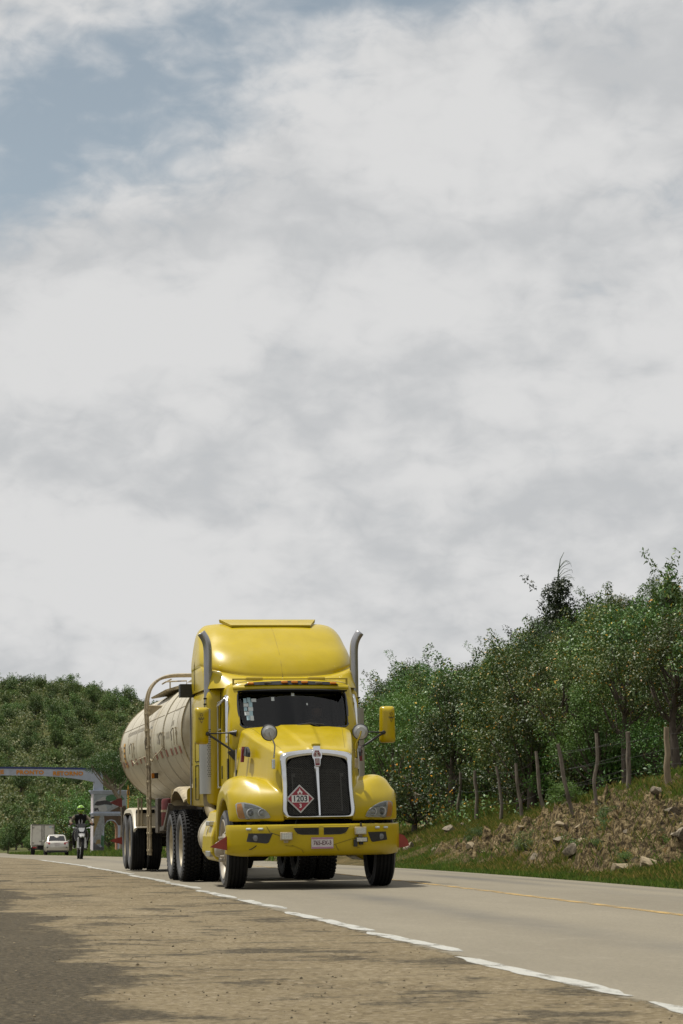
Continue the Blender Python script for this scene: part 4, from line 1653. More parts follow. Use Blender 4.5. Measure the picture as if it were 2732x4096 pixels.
    patch(m, [(-0.70, 2.912), (0.70, 2.912), (0.695, 2.948), (0, 2.974), (-0.695, 2.948)], YR, 0.035, 0.05, 24, 2)
    p = m.build('marker_panel', 'interior_grey', truck, 60)
    for x in (-0.61, -0.115, 0.035, 0.185, 0.62):
        m = MB()
        z = 2.928 + 0.022 * (1 - (x / 0.7) ** 2)
        m.box((x, YR(x, z) - 0.045, z), (0.096, 0.045, 0.034), math.atan(0.33 * x))
        m.build('roof_marker_light', 'amber', p, bevel=0.012, seg=3)
    for x, z in ((-0.36, 2.935), (0.40, 2.93)):
        m = MB()
        m.box((x, YR(x, z + .01) - 0.042, z + .01), (0.10, 0.02, 0.022))
        m.build('bare_lamp_base', 'rusty_cream', p)
    for x in (-0.50, -0.36, -0.20, 0.02, 0.18, 0.34, 0.49):
        m = MB()
        m.box((x, YW(x, 2.865) - 0.012, 2.872), (0.055, 0.012, 0.010))
        m.build('visor_bolt_hole', 'interior_dark', truck)
    # brow lip over the windscreen
    m = MB()
    rows = []
    for x in np.linspace(-0.86, 0.86, 21):
        y = YW(x, 2.85)
        e = (abs(x) / 0.86) ** 6
        rows.append([(x, y + 0.02, 2.845 - 0.0 * e), (x, y - 0.022, 2.85), (x, y - 0.026, 2.865), (x, y - 0.005, 2.90), (x, y + 0.045, 2.915), (x, y + 0.06, 2.86)])
    m.grid(np.array(rows), closed_u=True, cap=True)
    m.build('sun_visor', 'yellow_paint', truck, 60)
    # thin frame above the brow
    m = MB()
    for s in (-1, 1):
        m.box((0.845 * s, 2.50, 2.90), (0.028, 0.02, 0.215))
    m.box((0, 2.50, 3.003), (1.72, 0.03, 0.018))
    m.build('roof_rail', 'yellow_paint_dull', truck)
    # doors, side glass, handles
    for s in (-1, 1):
        m = MB()
        W = round_poly([(2.37, 2.25), (2.92, 2.25), (2.92, 2.735), (2.51, 2.735), (2.41, 2.61), (2.345, 2.09), (2.42, 2.09)], 0.03)
        xside = lambda z: float(np.interp(z, [1.9, 2.25, 2.55, 2.83], [0.965, 0.960, 0.950, 0.930]))
        m.prism(W, lambda u, v, d: ((xside(v) - d) * s, u, v), 0.03, 0.036)
        m.build('side_window', 'black_gloss', truck)
        m = MB()
        fr = [(2.93, 2.75), (2.50, 2.75), (2.40, 2.62), (2.335, 2.07)]
        m.tube([((xside(z) + 0.006) * s, y, z) for (y, z) in fr], [0.018, 0.03, 0.03, 0.022], 8)
        m.build('window_trim', 'chrome', truck, 60)
        m = MB()
        for (y, z0, z1) in ((2.22, 1.10, 2.20), (3.02, 1.10, 2.85)):
            m.box((0.962 * s, y, (z0 + z1) / 2), (0.010, 0.006, z1 - z0))
        m.build('door_seam', 'interior_dark', truck)
        m = MB()
        m.prism(round_poly([(2.24, 1.52), (2.36, 1.52), (2.36, 1.84), (2.24, 1.84)], 0.02), lambda u, v, d: ((0.950 + d) * s, u, v), 0.0, 0.022)
        o = m.build('lower_door_window', 'black_gloss', truck, bevel=0.004)
        m = MB()
        m.box((0.970 * s, 2.86, 1.65), (0.02, 0.05, 0.19))
        m.build('door_handle', 'black_plastic', truck, bevel=0.008)
        m = MB()
        m.tube([(1.0 * s, 3.07, 1.42), (1.0 * s, 3.07, 2.60), (1.0 * s, 3.04, 2.68), (0.94 * s, 2.90, 2.72)], 0.014, 8)
        for z in (1.43, 2.28):
            m.tube([(0.95 * s, 3.07, z), (1.005 * s, 3.07, z)], 0.02, 8)
        m.build('grab_handle', 'aluminium', truck, 60)
        m = MB()
        m.box((0.90 * s, 1.93, 1.74), (0.02, 0.02, 0.44), Matrix.Rotation(-0.02 * s, 3, 'Y'))
        m.build('hood_seam_strip', 'aluminium', truck)
        m = MB()
        hs = lambda y, z: 0.66 + (y - 0.9) * 0.205 + 0.055 + (1.95 - z) * 0.10
        vent = [(1.28, 1.835), (1.46, 1.86), (1.45, 1.985), (1.40, 1.985), (1.33, 1.95), (1.29, 1.90)]
        m.prism(vent, lambda u, v, d: ((hs(u, v) + d) * s, u, v), -0.02, 0.018)
        v = m.build('hood_vent', 'black_plastic', truck)
        m = MB()
        for z in np.arange(1.85, 1.98, 0.017):
            m.box(((hs(1.37, z) + 0.02) * s, 1.38, z), (0.012, 0.13, 0.006), 0.2 * s)
        m.build('vent_slat', 'aluminium', v)
        m = MB()
        m.prism([(1.52, 1.77), (1.55, 1.77), (1.56, 1.90), (1.565, 1.95), (1.55, 1.99), (1.53, 1.99), (1.515, 1.95), (1.52, 1.90)], lambda u, v, d: ((hs(u, v) + d) * s, u, v), -0.02, 0.022)
        m.build('side_badge', 'emblem_red', truck)
    # visor lamp bracket at the passenger roof corner
    m = MB()
    m.box((-1.02, 2.66, 2.66), (0.12, 0.05, 0.02), Matrix.Rotation(-0.75, 3, 'Y'))
    m.tube([(-0.90, 2.60, 2.74), (-0.96, 2.62, 2.72), (-1.0, 2.65, 2.68)], 0.02, 6)
    m.build('corner_bracket', 'aluminium', truck)


cab()


# ---- sleeper and roof fairing
def sleeper():
    m = MB()
    rows = []
    for (z, ins) in ((1.17, 0.02), (1.20, 0.0), (2.0, 0.0), (2.72, 0.0), (2.84, 0.02), (2.91, 0.07), (2.95, 0.16)):
        w = 1.165 - ins
        pl = round_poly([(-w, 3.15 + ins), (w, 3.15 + ins), (w, 4.92), (-w, 4.92)], 0.13, 5)
        rows.append([(x, y, z) for (x, y) in pl])
    m.grid(np.array(rows), closed_u=True, cap=True)
    s0 = m.build('sleeper', 'yellow_paint', truck, 35)
    m = MB()
    m.box((0, 3.14, 2.0), (1.8, 0.10, 1.6))
    m.build('cab_boot', 'black_plastic', truck)
    for s in (-1, 1):
        m = MB()
        m.box((1.172 * s, 4.955, 2.02), (0.018, 0.06, 1.66))
        m.build('side_extender', 'extender_grey', truck)
        m = MB()
        for (a, b, c, d) in ((4.02, 4.42, 1.26, 1.78), (3.95, 4.45, 1.84, 2.45)):
            P = round_poly([(a, c), (b, c), (b, d), (a, d)], 0.04)
            ring = [(1.168 * s, y, z) for (y, z) in P]
            m.tube(ring + [ring[0]], 0.006, 5, False)
        m.build('locker_seam', 'interior_dark', truck)
        m = MB()
        m.box((1.170 * s, 4.40, 1.52), (0.016, 0.035, 0.15))
        m.build('locker_handle', 'black_plastic', truck)
        m = MB()
        for z in np.arange(1.25, 2.8, 0.16):
            m.box((1.167 * s, 4.72, z), (0.008, 0.012, 0.012))
        m.build('rivet', 'cream_dirty', truck)
    m = MB()
    m.box((-1.21, 5.0, 2.957), (0.26, 0.20, 0.205))
    b = m.build('air_box', 'black_plastic', truck, bevel=0.006)
    # fairing by height: centre front, side front, half width
    lv = [(2.90, 2.78, 3.10, 1.155, 3.2), (2.97, 2.86, 3.22, 1.165, 3.2), (3.035, 3.02, 3.40, 1.168, 3.4), (3.06, 3.20, 3.62, 1.17, 3.4), (3.13, 3.235, 3.62, 1.17, 3.6), (3.28, 3.33, 3.68, 1.165, 3.6), (3.45, 3.50, 3.80, 1.15, 3.6),
          (3.62, 3.76, 4.00, 1.132, 3.6), (3.76, 3.98, 4.20, 1.105, 3.6), (3.86, 4.17, 4.36, 1.065, 3.6), (3.925, 4.36, 4.48, 1.01, 3.6), (3.962, 4.52, 4.58, 0.94, 3.4), (3.982, 4.66, 4.69, 0.80, 3.2), (3.992, 4.76, 4.78, 0.50, 3.0), (3.995, 4.84, 4.85, 0.10, 3.0)]
    rows = []
    ts = np.linspace(-1, 1, 33)
    for (z, yc, ye, w, p) in lv:
        row = []
        for t in ts:
            x = w * math.sin(t * PI / 2) if abs(t) < 1 else w * t
            a = abs(x / w)
            # blend the crease up at the sides
            y = yc + (ye - yc) * a ** p
            lift = float(np.interp(z, [2.90, 2.97, 3.035, 3.06, 3.13, 3.28, 3.45, 3.62], [0, 0.06, 0.20, 0.20, 0.18, 0.11, 0.05, 0.0]))
            row.append((x, min(y + 0.22 * a ** 14, 4.88), z + lift * a ** 3))
        ye = min(ye, 4.66)
        z = z + float(np.interp(z, [2.90, 2.97, 3.035, 3.06, 3.13, 3.28, 3.45, 3.62], [0, 0.06, 0.20, 0.20, 0.18, 0.11, 0.05, 0.0]))
        row += [(w, max(4.6, ye + 0.24), z), (w * 0.995, max(4.90, ye + 0.26), z), (w * 0.5, 4.93, z), (0, 4.93, z), (-w * 0.5, 4.93, z), (-w * 0.995, max(4.90, ye + 0.26), z), (-w, max(4.6, ye + 0.24), z)]
        rows.append(row)
    m = MB()
    m.grid(cr(np.array(rows), 3), closed_u=True, cap=True)
    f = m.build('roof_fairing', 'yellow_paint', truck, 50)
    m = MB()
    cl = [(3.21, 3.06), (3.235, 3.13), (3.33, 3.28), (3.50, 3.45), (3.76, 3.62), (3.98, 3.76), (4.17, 3.86), (4.36, 3.93)]
    m.tube([(0.0, y - 0.002, z) for (y, z) in cl], 0.004, 5)
    m.build('fairing_seam', 'yellow_paint_dull', f)
    m = MB()
    rows = []
    for x in np.linspace(-1, 1, 15):
        rows.append([(x * 0.62, 4.27, 3.905), (x * 0.62, 4.265, 3.93), (x * 0.755, 4.62, 4.042), (x * 0.755, 4.66, 4.035), (x * 0.75, 4.64, 3.99)])
    m.grid(np.array(rows), closed_u=True, cap=True)
    m.build('roof_spoiler', 'yellow_paint', truck, 40)
    for s in (-1, 1):
        m = MB()
        m.tube([(1.172 * s, 4.46, 2.93), (1.176 * s, 4.44, 3.3), (1.125 * s, 4.50, 3.62), (1.06 * s, 4.54, 3.80)], 0.004, 5)
        m.build('panel_seam', 'interior_dark', f)
        m = MB()
        m.box((0.47 * s, 2.98, 3.03), (0.26, 0.16, 0.05))
        m.build('roof_wedge', 'yellow_paint_dull', f, bevel=0.02)


sleeper()


# ---- exhaust stacks, mirrors, tanks
def stacks():
    for s in (-1, 1):
        x, y = 1.112 * s, 3.30
        m = MB()
        R0 = 0.14
        m.lathe([(0.05, 1.34), (R0, 1.34), (R0, 2.60), (0.07, 2.605)], (x, y, 0), 'z', 28)
        b = m.build('muffler_shield', 'muffler_steel', truck, 40)
        m = MB()
        row = 0
        for z in np.arange(1.60, 2.32, 0.030):
            row += 1
            for k in range(9):
                a = -PI / 2 - 0.22 + (k + 0.5 * (row % 2)) * 0.155
                a = a if s < 0 else PI - a
                n = Vector((math.cos(a), math.sin(a), 0))
                c = Vector((x, y, z)) + n * (R0 + 0.001)
                t = Vector((-n.y, n.x, 0))
                m.add([c + t * (0.0075 * math.cos(q)) + Vector((0, 0, 0.0085 * math.sin(q))) for q in [j * PI / 3 for j in range(6)]], [(0, 1, 2, 3, 4, 5)])
        m.build('perforation', 'interior_dark', b)
        pts = [(x, y, 2.55), (x, y, 3.10), (x, y, 3.36), (x + 0.004 * s, y, 3.50), (x + 0.018 * s, y, 3.59), (x + 0.05 * s, y, 3.67), (x + 0.10 * s, y, 3.745)]
        m = MB()
        m.tube(cr(np.array(pts), 4), 0.064, 20, False)
        p = m.build('exhaust_pipe', 'pipe_steel', truck, 60)
        so = p.modifiers.new('w', 'SOLIDIFY')
        so.thickness = 0.004
        m = MB()
        m.tube([(x + 0.062 * s, y, 3.69), (x + 0.098 * s, y, 3.742)], 0.058, 16)
        m.build('pipe_mouth', 'interior_dark', p)
        m = MB()
        for z in (2.66, 2.745):
            m.lathe([(0.069, z), (0.073, z), (0.073, z + 0.022), (0.069, z + 0.022)], (x, y, 0), 'z', 20)
            m.box((x + 0.05 * s, y - 0.07, z + 0.011), (0.05, 0.03, 0.02))
        m.box((x - 0.10 * s, y + 0.02, 2.70), (0.14, 0.03, 0.10))
        m.build('pipe_clamp', 'chassis_black', p)
        m = MB()
        m.tube(cr(np.array([(x, y, 1.40), (x, y - 0.02, 1.22), (x + 0.02 * -s, y - 0.14, 1.06), (x - 0.08 * s, y - 0.34, 1.0), (x - 0.3 * s, y - 0.6, 0.98)]), 4), 0.085, 14)
        m.build('exhaust_elbow', 'elbow_brown', truck, 60)


stacks()


def mirrors():
    for s in (-1, 1):
        cx_ = 1.338 if s < 0 else 1.418
        m = MB()
        rows = []
        for (d, ins) in ((0.15, 0.012), (0.14, 0.0), (0.06, 0.0), (0.02, 0.012), (-0.012, 0.045), (-0.024, 0.085)):
            w, h = 0.105 - ins, 0.268 - ins
            tp = 0.010
            P = round_poly([(-w - tp * s, -h), (w - tp * s * -1, -h), (w, h), (-w, h)], 0.045, 4)
            rows.append([(cx_ * s + px_, 2.25 + d, 2.318 + pz) for (px_, pz) in P])
        m.grid(np.array(rows), closed_u=True, cap=True)
        h = m.build('wing_mirror', 'yellow_paint', truck, 60)
        m = MB()
        m.box((cx_ * s, 2.402, 2.318), (0.18, 0.006, 0.48))
        m.build('mirror_glass', 'chrome', h)
        # black beast-head transfer: brow, eyes, nose, open mouth and beard strokes
        m = MB()
        ox, oz = cx_ * s + (-0.018 if s < 0 else 0.040), 2.42
        yy = 2.222

        def blob(px_, pz, rx, rz, rot=0.0):
            pts = []
            for j in range(8):
                a = 2 * PI * j / 8
                u, v = rx * math.cos(a), rz * math.sin(a)
                pts.append((ox + px_ + u * math.cos(rot) - v * math.sin(rot), yy, oz + pz + u * math.sin(rot) + v * math.cos(rot)))
            m.add(pts, [tuple(range(8))])
        for q in (-1, 1):
            blob(q * 0.016, 0.052, 0.013, 0.005, q * 0.4)
            blob(q * 0.014, 0.036, 0.008, 0.004, -q * 0.3)
            blob(q * 0.034, 0.005, 0.005, 0.016, q * 0.2)
            blob(q * 0.020, -0.010, 0.006, 0.014, q * 0.3)
            blob(q * 0.012, -0.040, 0.004, 0.012, -q * 0.3)
        blob(0, 0.015, 0.011, 0.006)
        blob(0, -0.006, 0.017, 0.007)
        blob(0, 0.072, 0.024, 0.003)
        blob(0, -0.056, 0.012, 0.003)
        blob(0, -0.064, 0.008, 0.002)
        m.build('mirror_transfer', 'black_print', h)
        # arms
        ax = 0.86 * s
        m = MB()
        inner = (cx_ - 0.085) * s
        m.tube([(inner, 2.25, 2.20), (ax + 0.02 * s, 2.14, 2.212)], 0.011, 8)
        m.tube([(inner, 2.25, 2.19), ((inner + ax) / 2 - 0.03 * s, 2.17, 2.03), (ax + 0.03 * s, 2.10, 1.93)], 0.016, 8)
        m.lathe([(0.001, -0.030), (0.024, -0.026), (0.032, 0.0), (0.03, 0.02)], (inner + 0.012 * s, 2.245, 2.20), 'y', 14)
        m.tube([(ax + 0.10 * s, 2.135, 2.21), (ax, 2.12, 2.20)], [0.018, 0.05], 10)
        m.prism([(0.0, 1.955), (0.13, 1.94), (0.135, 1.915), (0.05, 1.82), (0.01, 1.79), (0.0, 1.80)], lambda u, v, d: (ax + u * s, 2.08 + d, v), -0.03, 0.03)
        m.build('mirror_arm', 'black_plastic', h, 50)
        # round hood mirror on a bent rod
        hx, hz, hy = 0.645 * s, 2.152, 0.40
        m = MB()
        m.lathe([(0.001, -0.014), (0.060, -0.012), (0.064, -0.016), (0.070, -0.010), (0.098, -0.004), (0.106, 0.004)], (hx, hy, hz), 'y', 32)
        m.cur = 1
        m.lathe([(0.104, 0.002), (0.112, -0.002), (0.117, 0.008), (0.114, 0.024), (0.001, 0.024)], (hx, hy, hz), 'y', 32)
        r_ = m.build('hood_mirror', ['muffler_steel', 'black_plastic'], truck, 40)
        m = MB()
        bx = 0.575 * s
        m.tube(cr(np.array([(hx, hy - 0.045, hz + 0.01), (hx - 0.02 * s, hy - 0.05, hz - 0.06), (bx, hy - 0.02, hz - 0.17), (bx, hy, hz - 0.26), (bx + 0.006 * s, hy + 0.02, 1.80)]), 4), 0.011, 8)
        m.build('mirror_rod', 'muffler_steel' if s < 0 else 'yellow_paint_dull', r_, 60)
        m = MB()
        m.box((bx + 0.012 * s, hy + 0.03, 1.715), (0.045, 0.06, 0.135))
        m.build('rod_bracket', 'chrome' if s < 0 else 'cream_dirty', r_, bevel=0.010, seg=3)


mirrors()


def chassis():
    m = MB()
    for s in (-1, 1):
        m.box((0.43 * s, 4.2, 0.86), (0.09, 7.6, 0.26))
    m.box((0, 1.2, 0.55), (1.7, 0.12, 0.12))
    m.box((0, 1.5, 0.80), (0.75, 1.6, 0.5))
    m.box((0, 3.4, 0.75), (0.5, 2.2, 0.3))
    for y in (6.05, 7.37):
        m.lathe([(0.11, -0.85), (0.13, -0.3), (0.26, -0.12), (0.26, 0.12), (0.13, 0.3), (0.11, 0.85)], (0, y, 0.55), 'x', 16)
        m.box((0, y, 0.75), (1.5, 0.10, 0.08))
    m.box((0, 6.7, 1.06), (0.95, 1.1, 0.08))
    m.box((0, 7.9, 0.62), (1.0, 0.05, 0.12))
    m.build('chassis_frame', 'chassis_black', truck, bevel=0.01)
    m = MB()
    for k in range(22):
        a = k * 0.7
        m.box((-0.95 + 0.05 * math.sin(a * 2.3), 3.4 + k * 0.07, 1.12 + 0.02 * math.sin(a)), (0.07, 0.05, 0.06 + 0.03 * math.sin(a * 1.7)), a)
    m.build('underbody_fitting', 'rusty_dark', truck)
    for s in (-1, 1):
        # fuel tank with a yellow fairing and steps
        x = 0.93 * s
        m = MB()
        m.lathe([(0.001, 2.40), (0.26, 2.40), (0.30, 2.43), (0.31, 2.47), (0.31, 3.62), (0.30, 3.66), (0.26, 3.69), (0.001, 3.70)], (x, 0, 0.71), 'y', 32)
        for y in (2.6, 3.5):
            m.lathe([(0.312, y), (0.322, y), (0.322, y + 0.05), (0.312, y + 0.05)], (x, 0, 0.71), 'y', 32)
        t = m.build('fuel_tank', 'cream_paint', truck, 40)
        m = MB()
        rows = []
        for y, g in ((2.06, 0.0), (2.10, 0.02), (2.95, 0.03), (3.0, 0.01)):
            P = [(0.86, 1.10), (1.04 + g, 1.10), (1.12 + g, 1.07), (1.225 + g, 0.72), (1.235 + g, 0.50), (1.15 + g, 0.38), (1.00, 0.34), (0.88, 0.40)]
            rows.append([(px_ * s, y, pz) for (px_, pz) in P])
        m.grid(np.array(rows), closed_u=True, cap=True)
        m.build('tank_fairing', 'yellow_paint', truck, bevel=0.02, seg=3)
        for (z, w, dz) in ((0.905, 0.30, 0.07), (0.47, 0.42, 0.085)):
            m = MB()
            m.box((1.215 * s, 2.38, z), (0.10, w, dz), Matrix.Rotation(0.0, 3, 'Y'))
            m.build('cab_step', 'aluminium', truck, bevel=0.012)
        # quarter fender ahead of the drive wheels
        m = MB()
        rows = []
        for u in np.linspace(0.0, 1.0, 9):
            y = 5.55 + 1.75 * u
            z = 1.30 + 0.19 * math.sin(min(1, u * 1.6) * PI / 2) - 0.30 * max(0, u - 0.72) ** 2 * 8
            rows.append([(0.72 * s, y, z + 0.01), (1.15 * s, y, z), (1.205 * s, y, z - 0.03), (1.215 * s, y, z - 0.07), (1.20 * s, y, z - 0.06), (1.14 * s, y, z - 0.02), (0.72 * s, y, z - 0.01)])
        m.grid(np.array(rows), closed_u=True, cap=True)
        m.prism([(0.74 * s, 1.48), (1.2 * s, 1.46), (1.215 * s, 1.24), (1.16 * s, 1.19), (0.74 * s, 1.19)], lambda u, v, d: (u, 7.3 + d, v), 0, 0.012)
        m.build('quarter_fender', 'cream_dirty', truck, 50)
        m = MB()
        m.prism(round_poly([(0.80, 1.46), (1.18, 1.46), (1.18, 1.20), (0.92, 1.15), (0.80, 1.2)], 0.07), lambda u, v, d: (u * s, 5.40 + d, v), 0, 0.04)
        m.build('fender_bracket', 'yellow_paint_dull', truck)
    m = MB()
    for i, (x, z) in enumerate(((-0.95, 1.50), (-0.80, 1.535), (-0.66, 1.57))):
        m.box((x, 5.9 - i * 0.2, z), (0.18, 0.3, 0.05))
    m.build('catwalk_plate', 'cream_dirty', truck)
    for s in (-1, 1):
        wheel(truck, 1.045 * s, 1.22, 'steer', 0.545, R(-1.2))
        wheel(truck, 0.92 * s, 6.05, 'drive')
        wheel(truck, 0.92 * s, 7.37, 'drive')


chassis()

# ------------------------------------------------------------------ tanker trailer
trailer = empty('tanker_trailer', (-1.32, 41.8, -0.065), (0, -R(0.7), R(9.0)))
tag(trailer, 'cream tanker trailer with side ladder behind the yellow truck', 'trailer')
TA, TB, TZ = 1.215, 1.10, 2.42


def tell(a, k=1.0, d=0.0):
    return ((TA + d) * k * math.cos(a), TZ + (TB + d) * k * math.sin(a))


def on_tank(a, y, d=0.0):
    x, z = tell(a, 1.0, d)
    return (x, y, z)


def tanker():
    n = 64
    rows = []
    for (y, k) in ((-0.20, 0.02), (-0.19, 0.45), (-0.13, 0.80), (-0.06, 0.95), (0.0, 1.0), (13.35, 1.0), (13.45, 0.95), (13.56, 0.75), (13.62, 0.02)):
        rows.append([(tell(2 * PI * j / n, k)[0], y, tell(2 * PI * j / n, k)[1]) for j in range(n)])
    m = MB()
    m.grid(np.array(rows), closed_u=True, cap=True)
    t = m.build('tank', 'cream_paint', trailer, 40)

    def hoop(y, w, d, mat, name='tank_hoop'):
        m = MB()
        rows = []
        for (yy, dd) in ((y, 0.0), (y, d), (y + w, d), (y + w, 0.0)):
            rows.append([on_tank(2 * PI * j / n, yy, dd) for j in range(n)])
        m.grid(np.array(rows), closed_u=True)
        return m.build(name, mat, t, 40)
    hoop(-0.012, 0.03, 0.014, 'cream_dirty')
    for y in (0.85, 1.9, 5.2, 7.2, 9.2, 11.3):
        hoop(y, 0.018, 0.004, 'cream_seam')
    hoop(3.3, 0.28, 0.02, 'cream_paint', 'reinforcing_hoop')
    hoop(13.32, 0.05, 0.014, 'cream_dirty')
    m = MB()
    for s in (0, 1):
        a = PI - 0.36 if s == 0 else 0.36
        m.tube([on_tank(a, 0.05, 0.002), on_tank(a, 13.3, 0.002)], 0.005, 5)
    m.build('weld_seam', 'rusty_cream', t)
    # red and white conspicuity squares
    a0 = PI + 0.27
    for y in (0.55, 1.30, 2.05, 2.95, 3.95, 4.95, 6.6, 7.5, 8.5, 9.5, 10.6, 11.8, 12.7):
        for k, mat in ((0, 'reflector_red'), (1, 'cream_paint')):
            m = MB()
            yy = y + k * 0.24
            m.add([on_tank(a0 - 0.055, yy, 0.008), on_tank(a0 - 0.055, yy + 0.22, 0.008), on_tank(a0 + 0.055, yy + 0.22, 0.008), on_tank(a0 + 0.055, yy, 0.008)], [(0, 1, 2, 3)])
            m.build('reflective_square', mat, t)
    # placard frames with hooks
    for y in (0.75, 3.0, 5.9, 9.6, 12.8):
        m = MB()
        A, B = PI - 0.06, PI + 0.19
        P = [on_tank(A, y, 0.03), on_tank(A, y + 0.45, 0.03), on_tank(B, y + 0.45, 0.03), on_tank(B, y, 0.03)]
        m.tube(P + [P[0]], 0.008, 5, False)
        m.build('placard_frame', 'rusty_cream', t)
        m = MB()
        m.tube([on_tank(A, y + 0.2, 0.06), on_tank(A + 0.06, y + 0.2, 0.09), on_tank(A + 0.12, y + 0.22, 0.08), on_tank(A + 0.18, y + 0.18, 0.09)], 0.007, 5)
        m.build('hook', 'rusty_dark', t)
    # orange warning strip near the rear
    m = MB()
    g = [[on_tank(PI - 0.12 + 0.46 * i / 8, y, 0.008) for i in range(9)] for y in (12.0, 12.4)]
    m.grid(np.array(g))
    m.build('warning_strip', 'orange_sign', t)
    m = MB()
    for i in range(4):
        a = PI - 0.06 + 0.10 * i
        m.add([on_tank(a, 12.07, 0.012), on_tank(a, 12.33, 0.012), on_tank(a + 0.035, 12.33, 0.012), on_tank(a + 0.035, 12.07, 0.012)], [(0, 1, 2, 3)])
    m.build('strip_marking', 'rusty_dark', t)
    # faded grey stencil panels, worn past reading
    for (y0, a, w, h) in ((1.1, PI - 0.62, 0.7, 0.28), (1.5, PI - 0.20, 0.5, 0.08), (2.2, PI - 0.05, 0.7, 0.10), (3.9, PI - 0.08, 0.8, 0.16), (6.8, PI - 0.30, 5.0, 0.07)):
        m = MB()
        kx = int(w / 0.16)
        for i in range(kx):
            yy = y0 + i * 0.16
            m.add([on_tank(a, yy, 0.0045), on_tank(a, yy + 0.10, 0.0045), on_tank(a + h, yy + 0.10, 0.0045), on_tank(a + h, yy, 0.0045)], [(0, 1, 2, 3)])
        m.build('faded_stencil', 'faded_print', t)['kind'] = 'stuff'
    # loose cable along the flank
    m = MB()
    m.tube([on_tank(PI + 0.16, 3.2, 0.03), on_tank(PI + 0.22, 4.0, 0.04), on_tank(PI + 0.26, 5.0, 0.04), on_tank(PI + 0.33, 5.8, 0.05), on_tank(PI + 0.22, 6.4, 0.04), on_tank(PI + 0.24, 8.6, 0.04), on_tank(PI + 0.30, 9.6, 0.05), on_tank(PI + 0.25, 10.0, 0.04)], 0.012, 5)
    m.build('cable', 'cream_dirty', t)
    # ladder: rails rise up the flank and bend over the top
    path = [(-1.225, 0.36), (-1.23, 1.2), (-1.25, 2.2), (-1.265, 2.75), (-1.27, 3.08), (-1.21, 3.36), (-1.05, 3.54), (-0.82, 3.61), (-0.45, 3.62), (-0.10, 3.62)]
    for y in (5.85, 6.30):
        m = MB()
        m.tube(cr(np.array([(x, y, z) for (x, z) in path]), 5), 0.026, 8)
        m.build('ladder_rail', 'rusty_cream', trailer, 60)
    for z in np.arange(0.45, 3.2, 0.31):
        m = MB()
        x = float(np.interp(z, [p[1] for p in path[:6]], [p[0] for p in path[:6]]))
        m.tube([(x, 5.82, z), (x, 6.33, z)], 0.014, 6)
        for y in (5.85, 6.30):
            m.lathe([(0.03, z - 0.02), (0.034, z - 0.02), (0.034, z + 0.02), (0.03, z + 0.02)], (x, y, 0), 'z', 8)
        m.build('ladder_rung', 'cream_dirty', trailer)
    m = MB()
    m.prism([(-1.26, 3.06), (-1.0, 3.06), (-1.0, 3.04), (-1.26, 2.84)], lambda u, v, d: (u, 6.0 + d, v), 0, 0.012)
    m.tube([(-1.26, 6.0, 3.06), (-1.0, 6.0, 3.055), (-0.98, 6.0, 3.06)], 0.016, 6)
    m.build('ladder_gusset', 'cream_dirty', trailer)
    # top walkway and overturn rail
    m = MB()
    m.prism([(-0.99, 3.325), (-0.72, 3.405), (-0.30, 3.415), (0.30, 3.415), (0.72, 3.405), (0.99, 3.325), (0.96, 3.30), (0.72, 3.34), (-0.72, 3.34), (-0.96, 3.30)], lambda u, v, d: (u, 5.3 + d, v), 0, 3.2)
    m.build('walkway', 'cream_dirty', trailer)
    m = MB()
    m.tube([(-0.97, 5.4, 3.47), (-0.60, 5.4, 3.485), (-0.60, 5.4, 3.40)], 0.014, 6)
    m.tube([(-0.97, 5.4, 3.47), (-0.97, 6.2, 3.47), (-0.80, 6.2, 3.56)], 0.014, 6)
    m.tube([(-0.90, 5.4, 3.35), (-0.90, 5.4, 3.47)], 0.014, 6)
    m.build('walkway_rail', 'rusty_cream', trailer)
    m = MB()
    m.prism([(-0.62, 3.44), (-0.30, 3.66), (0.30, 3.66), (0.62, 3.44)], lambda u, v, d: (u, 5.1 + d, v), 0, 0.05)
    m.build('manway_guard', 'cream_paint', trailer)
    # amber side lamp
    m = MB()
    m.box((-1.09, 6.45, 1.80), (0.12, 0.06, 0.10))
    sl = m.build('side_lamp', 'rusty_dark', trailer, bevel=0.01)
    m = MB()
    m.box((-1.13, 6.415, 1.80), (0.05, 0.02, 0.085))
    m.build('lamp_lens', 'amber', sl)
    # frame, landing legs, cabinets
    m = MB()
    for s in (-1, 1):
        m.box((0.50 * s, 7.6, 1.12), (0.12, 12.6, 0.30))
        m.box((0.62 * s, 1.6, 1.28), (0.5, 2.2, 0.12))
    m.box((0, 4.2, 1.2), (2.1, 0.14, 0.16))
    m.box((0, 11.5, 0.85), (1.0, 2.4, 0.3))
    for y in (10.83, 12.15):
        m.tube([(-0.9, y, 0.55), (0.9, y, 0.55)], 0.09, 12)
    m.build('trailer_frame', 'rusty_dark', trailer, bevel=0.01)
    for s in (-1, 1):
        m = MB()
        m.box((0.95 * s, 3.6, 0.82), (0.14, 0.16, 0.80))
        m.box((0.95 * s, 3.6, 0.40), (0.28, 0.28, 0.03))
        m.build('landing_leg', 'rusty_dark', trailer)
        m = MB()
        m.prism([(3.0, 1.24), (3.0, 1.15), (3.85, 0.82), (4.6, 0.80), (4.6, 0.86), (3.9, 0.90)], lambda u, v, d: ((1.12 + d) * s, u, v), -0.05, 0.05)
        m.build('leg_brace', 'rusty_dark', trailer)
        m = MB()
        m.box((1.02 * s, 5.0, 1.07), (0.34, 0.5, 0.62))
        m.build('tool_cabinet', 'rusty_dark', trailer, bevel=0.015)
        m = MB()
        m.lathe([(0.001, 0.84), (0.10, 0.84), (0.115, 0.87), (0.115, 1.32), (0.10, 1.36), (0.001, 1.37)], (1.04 * s, 4.40, 0), 'z', 18)
        m.build('extinguisher_tube', 'red_dark', trailer, 50)
        m = MB()
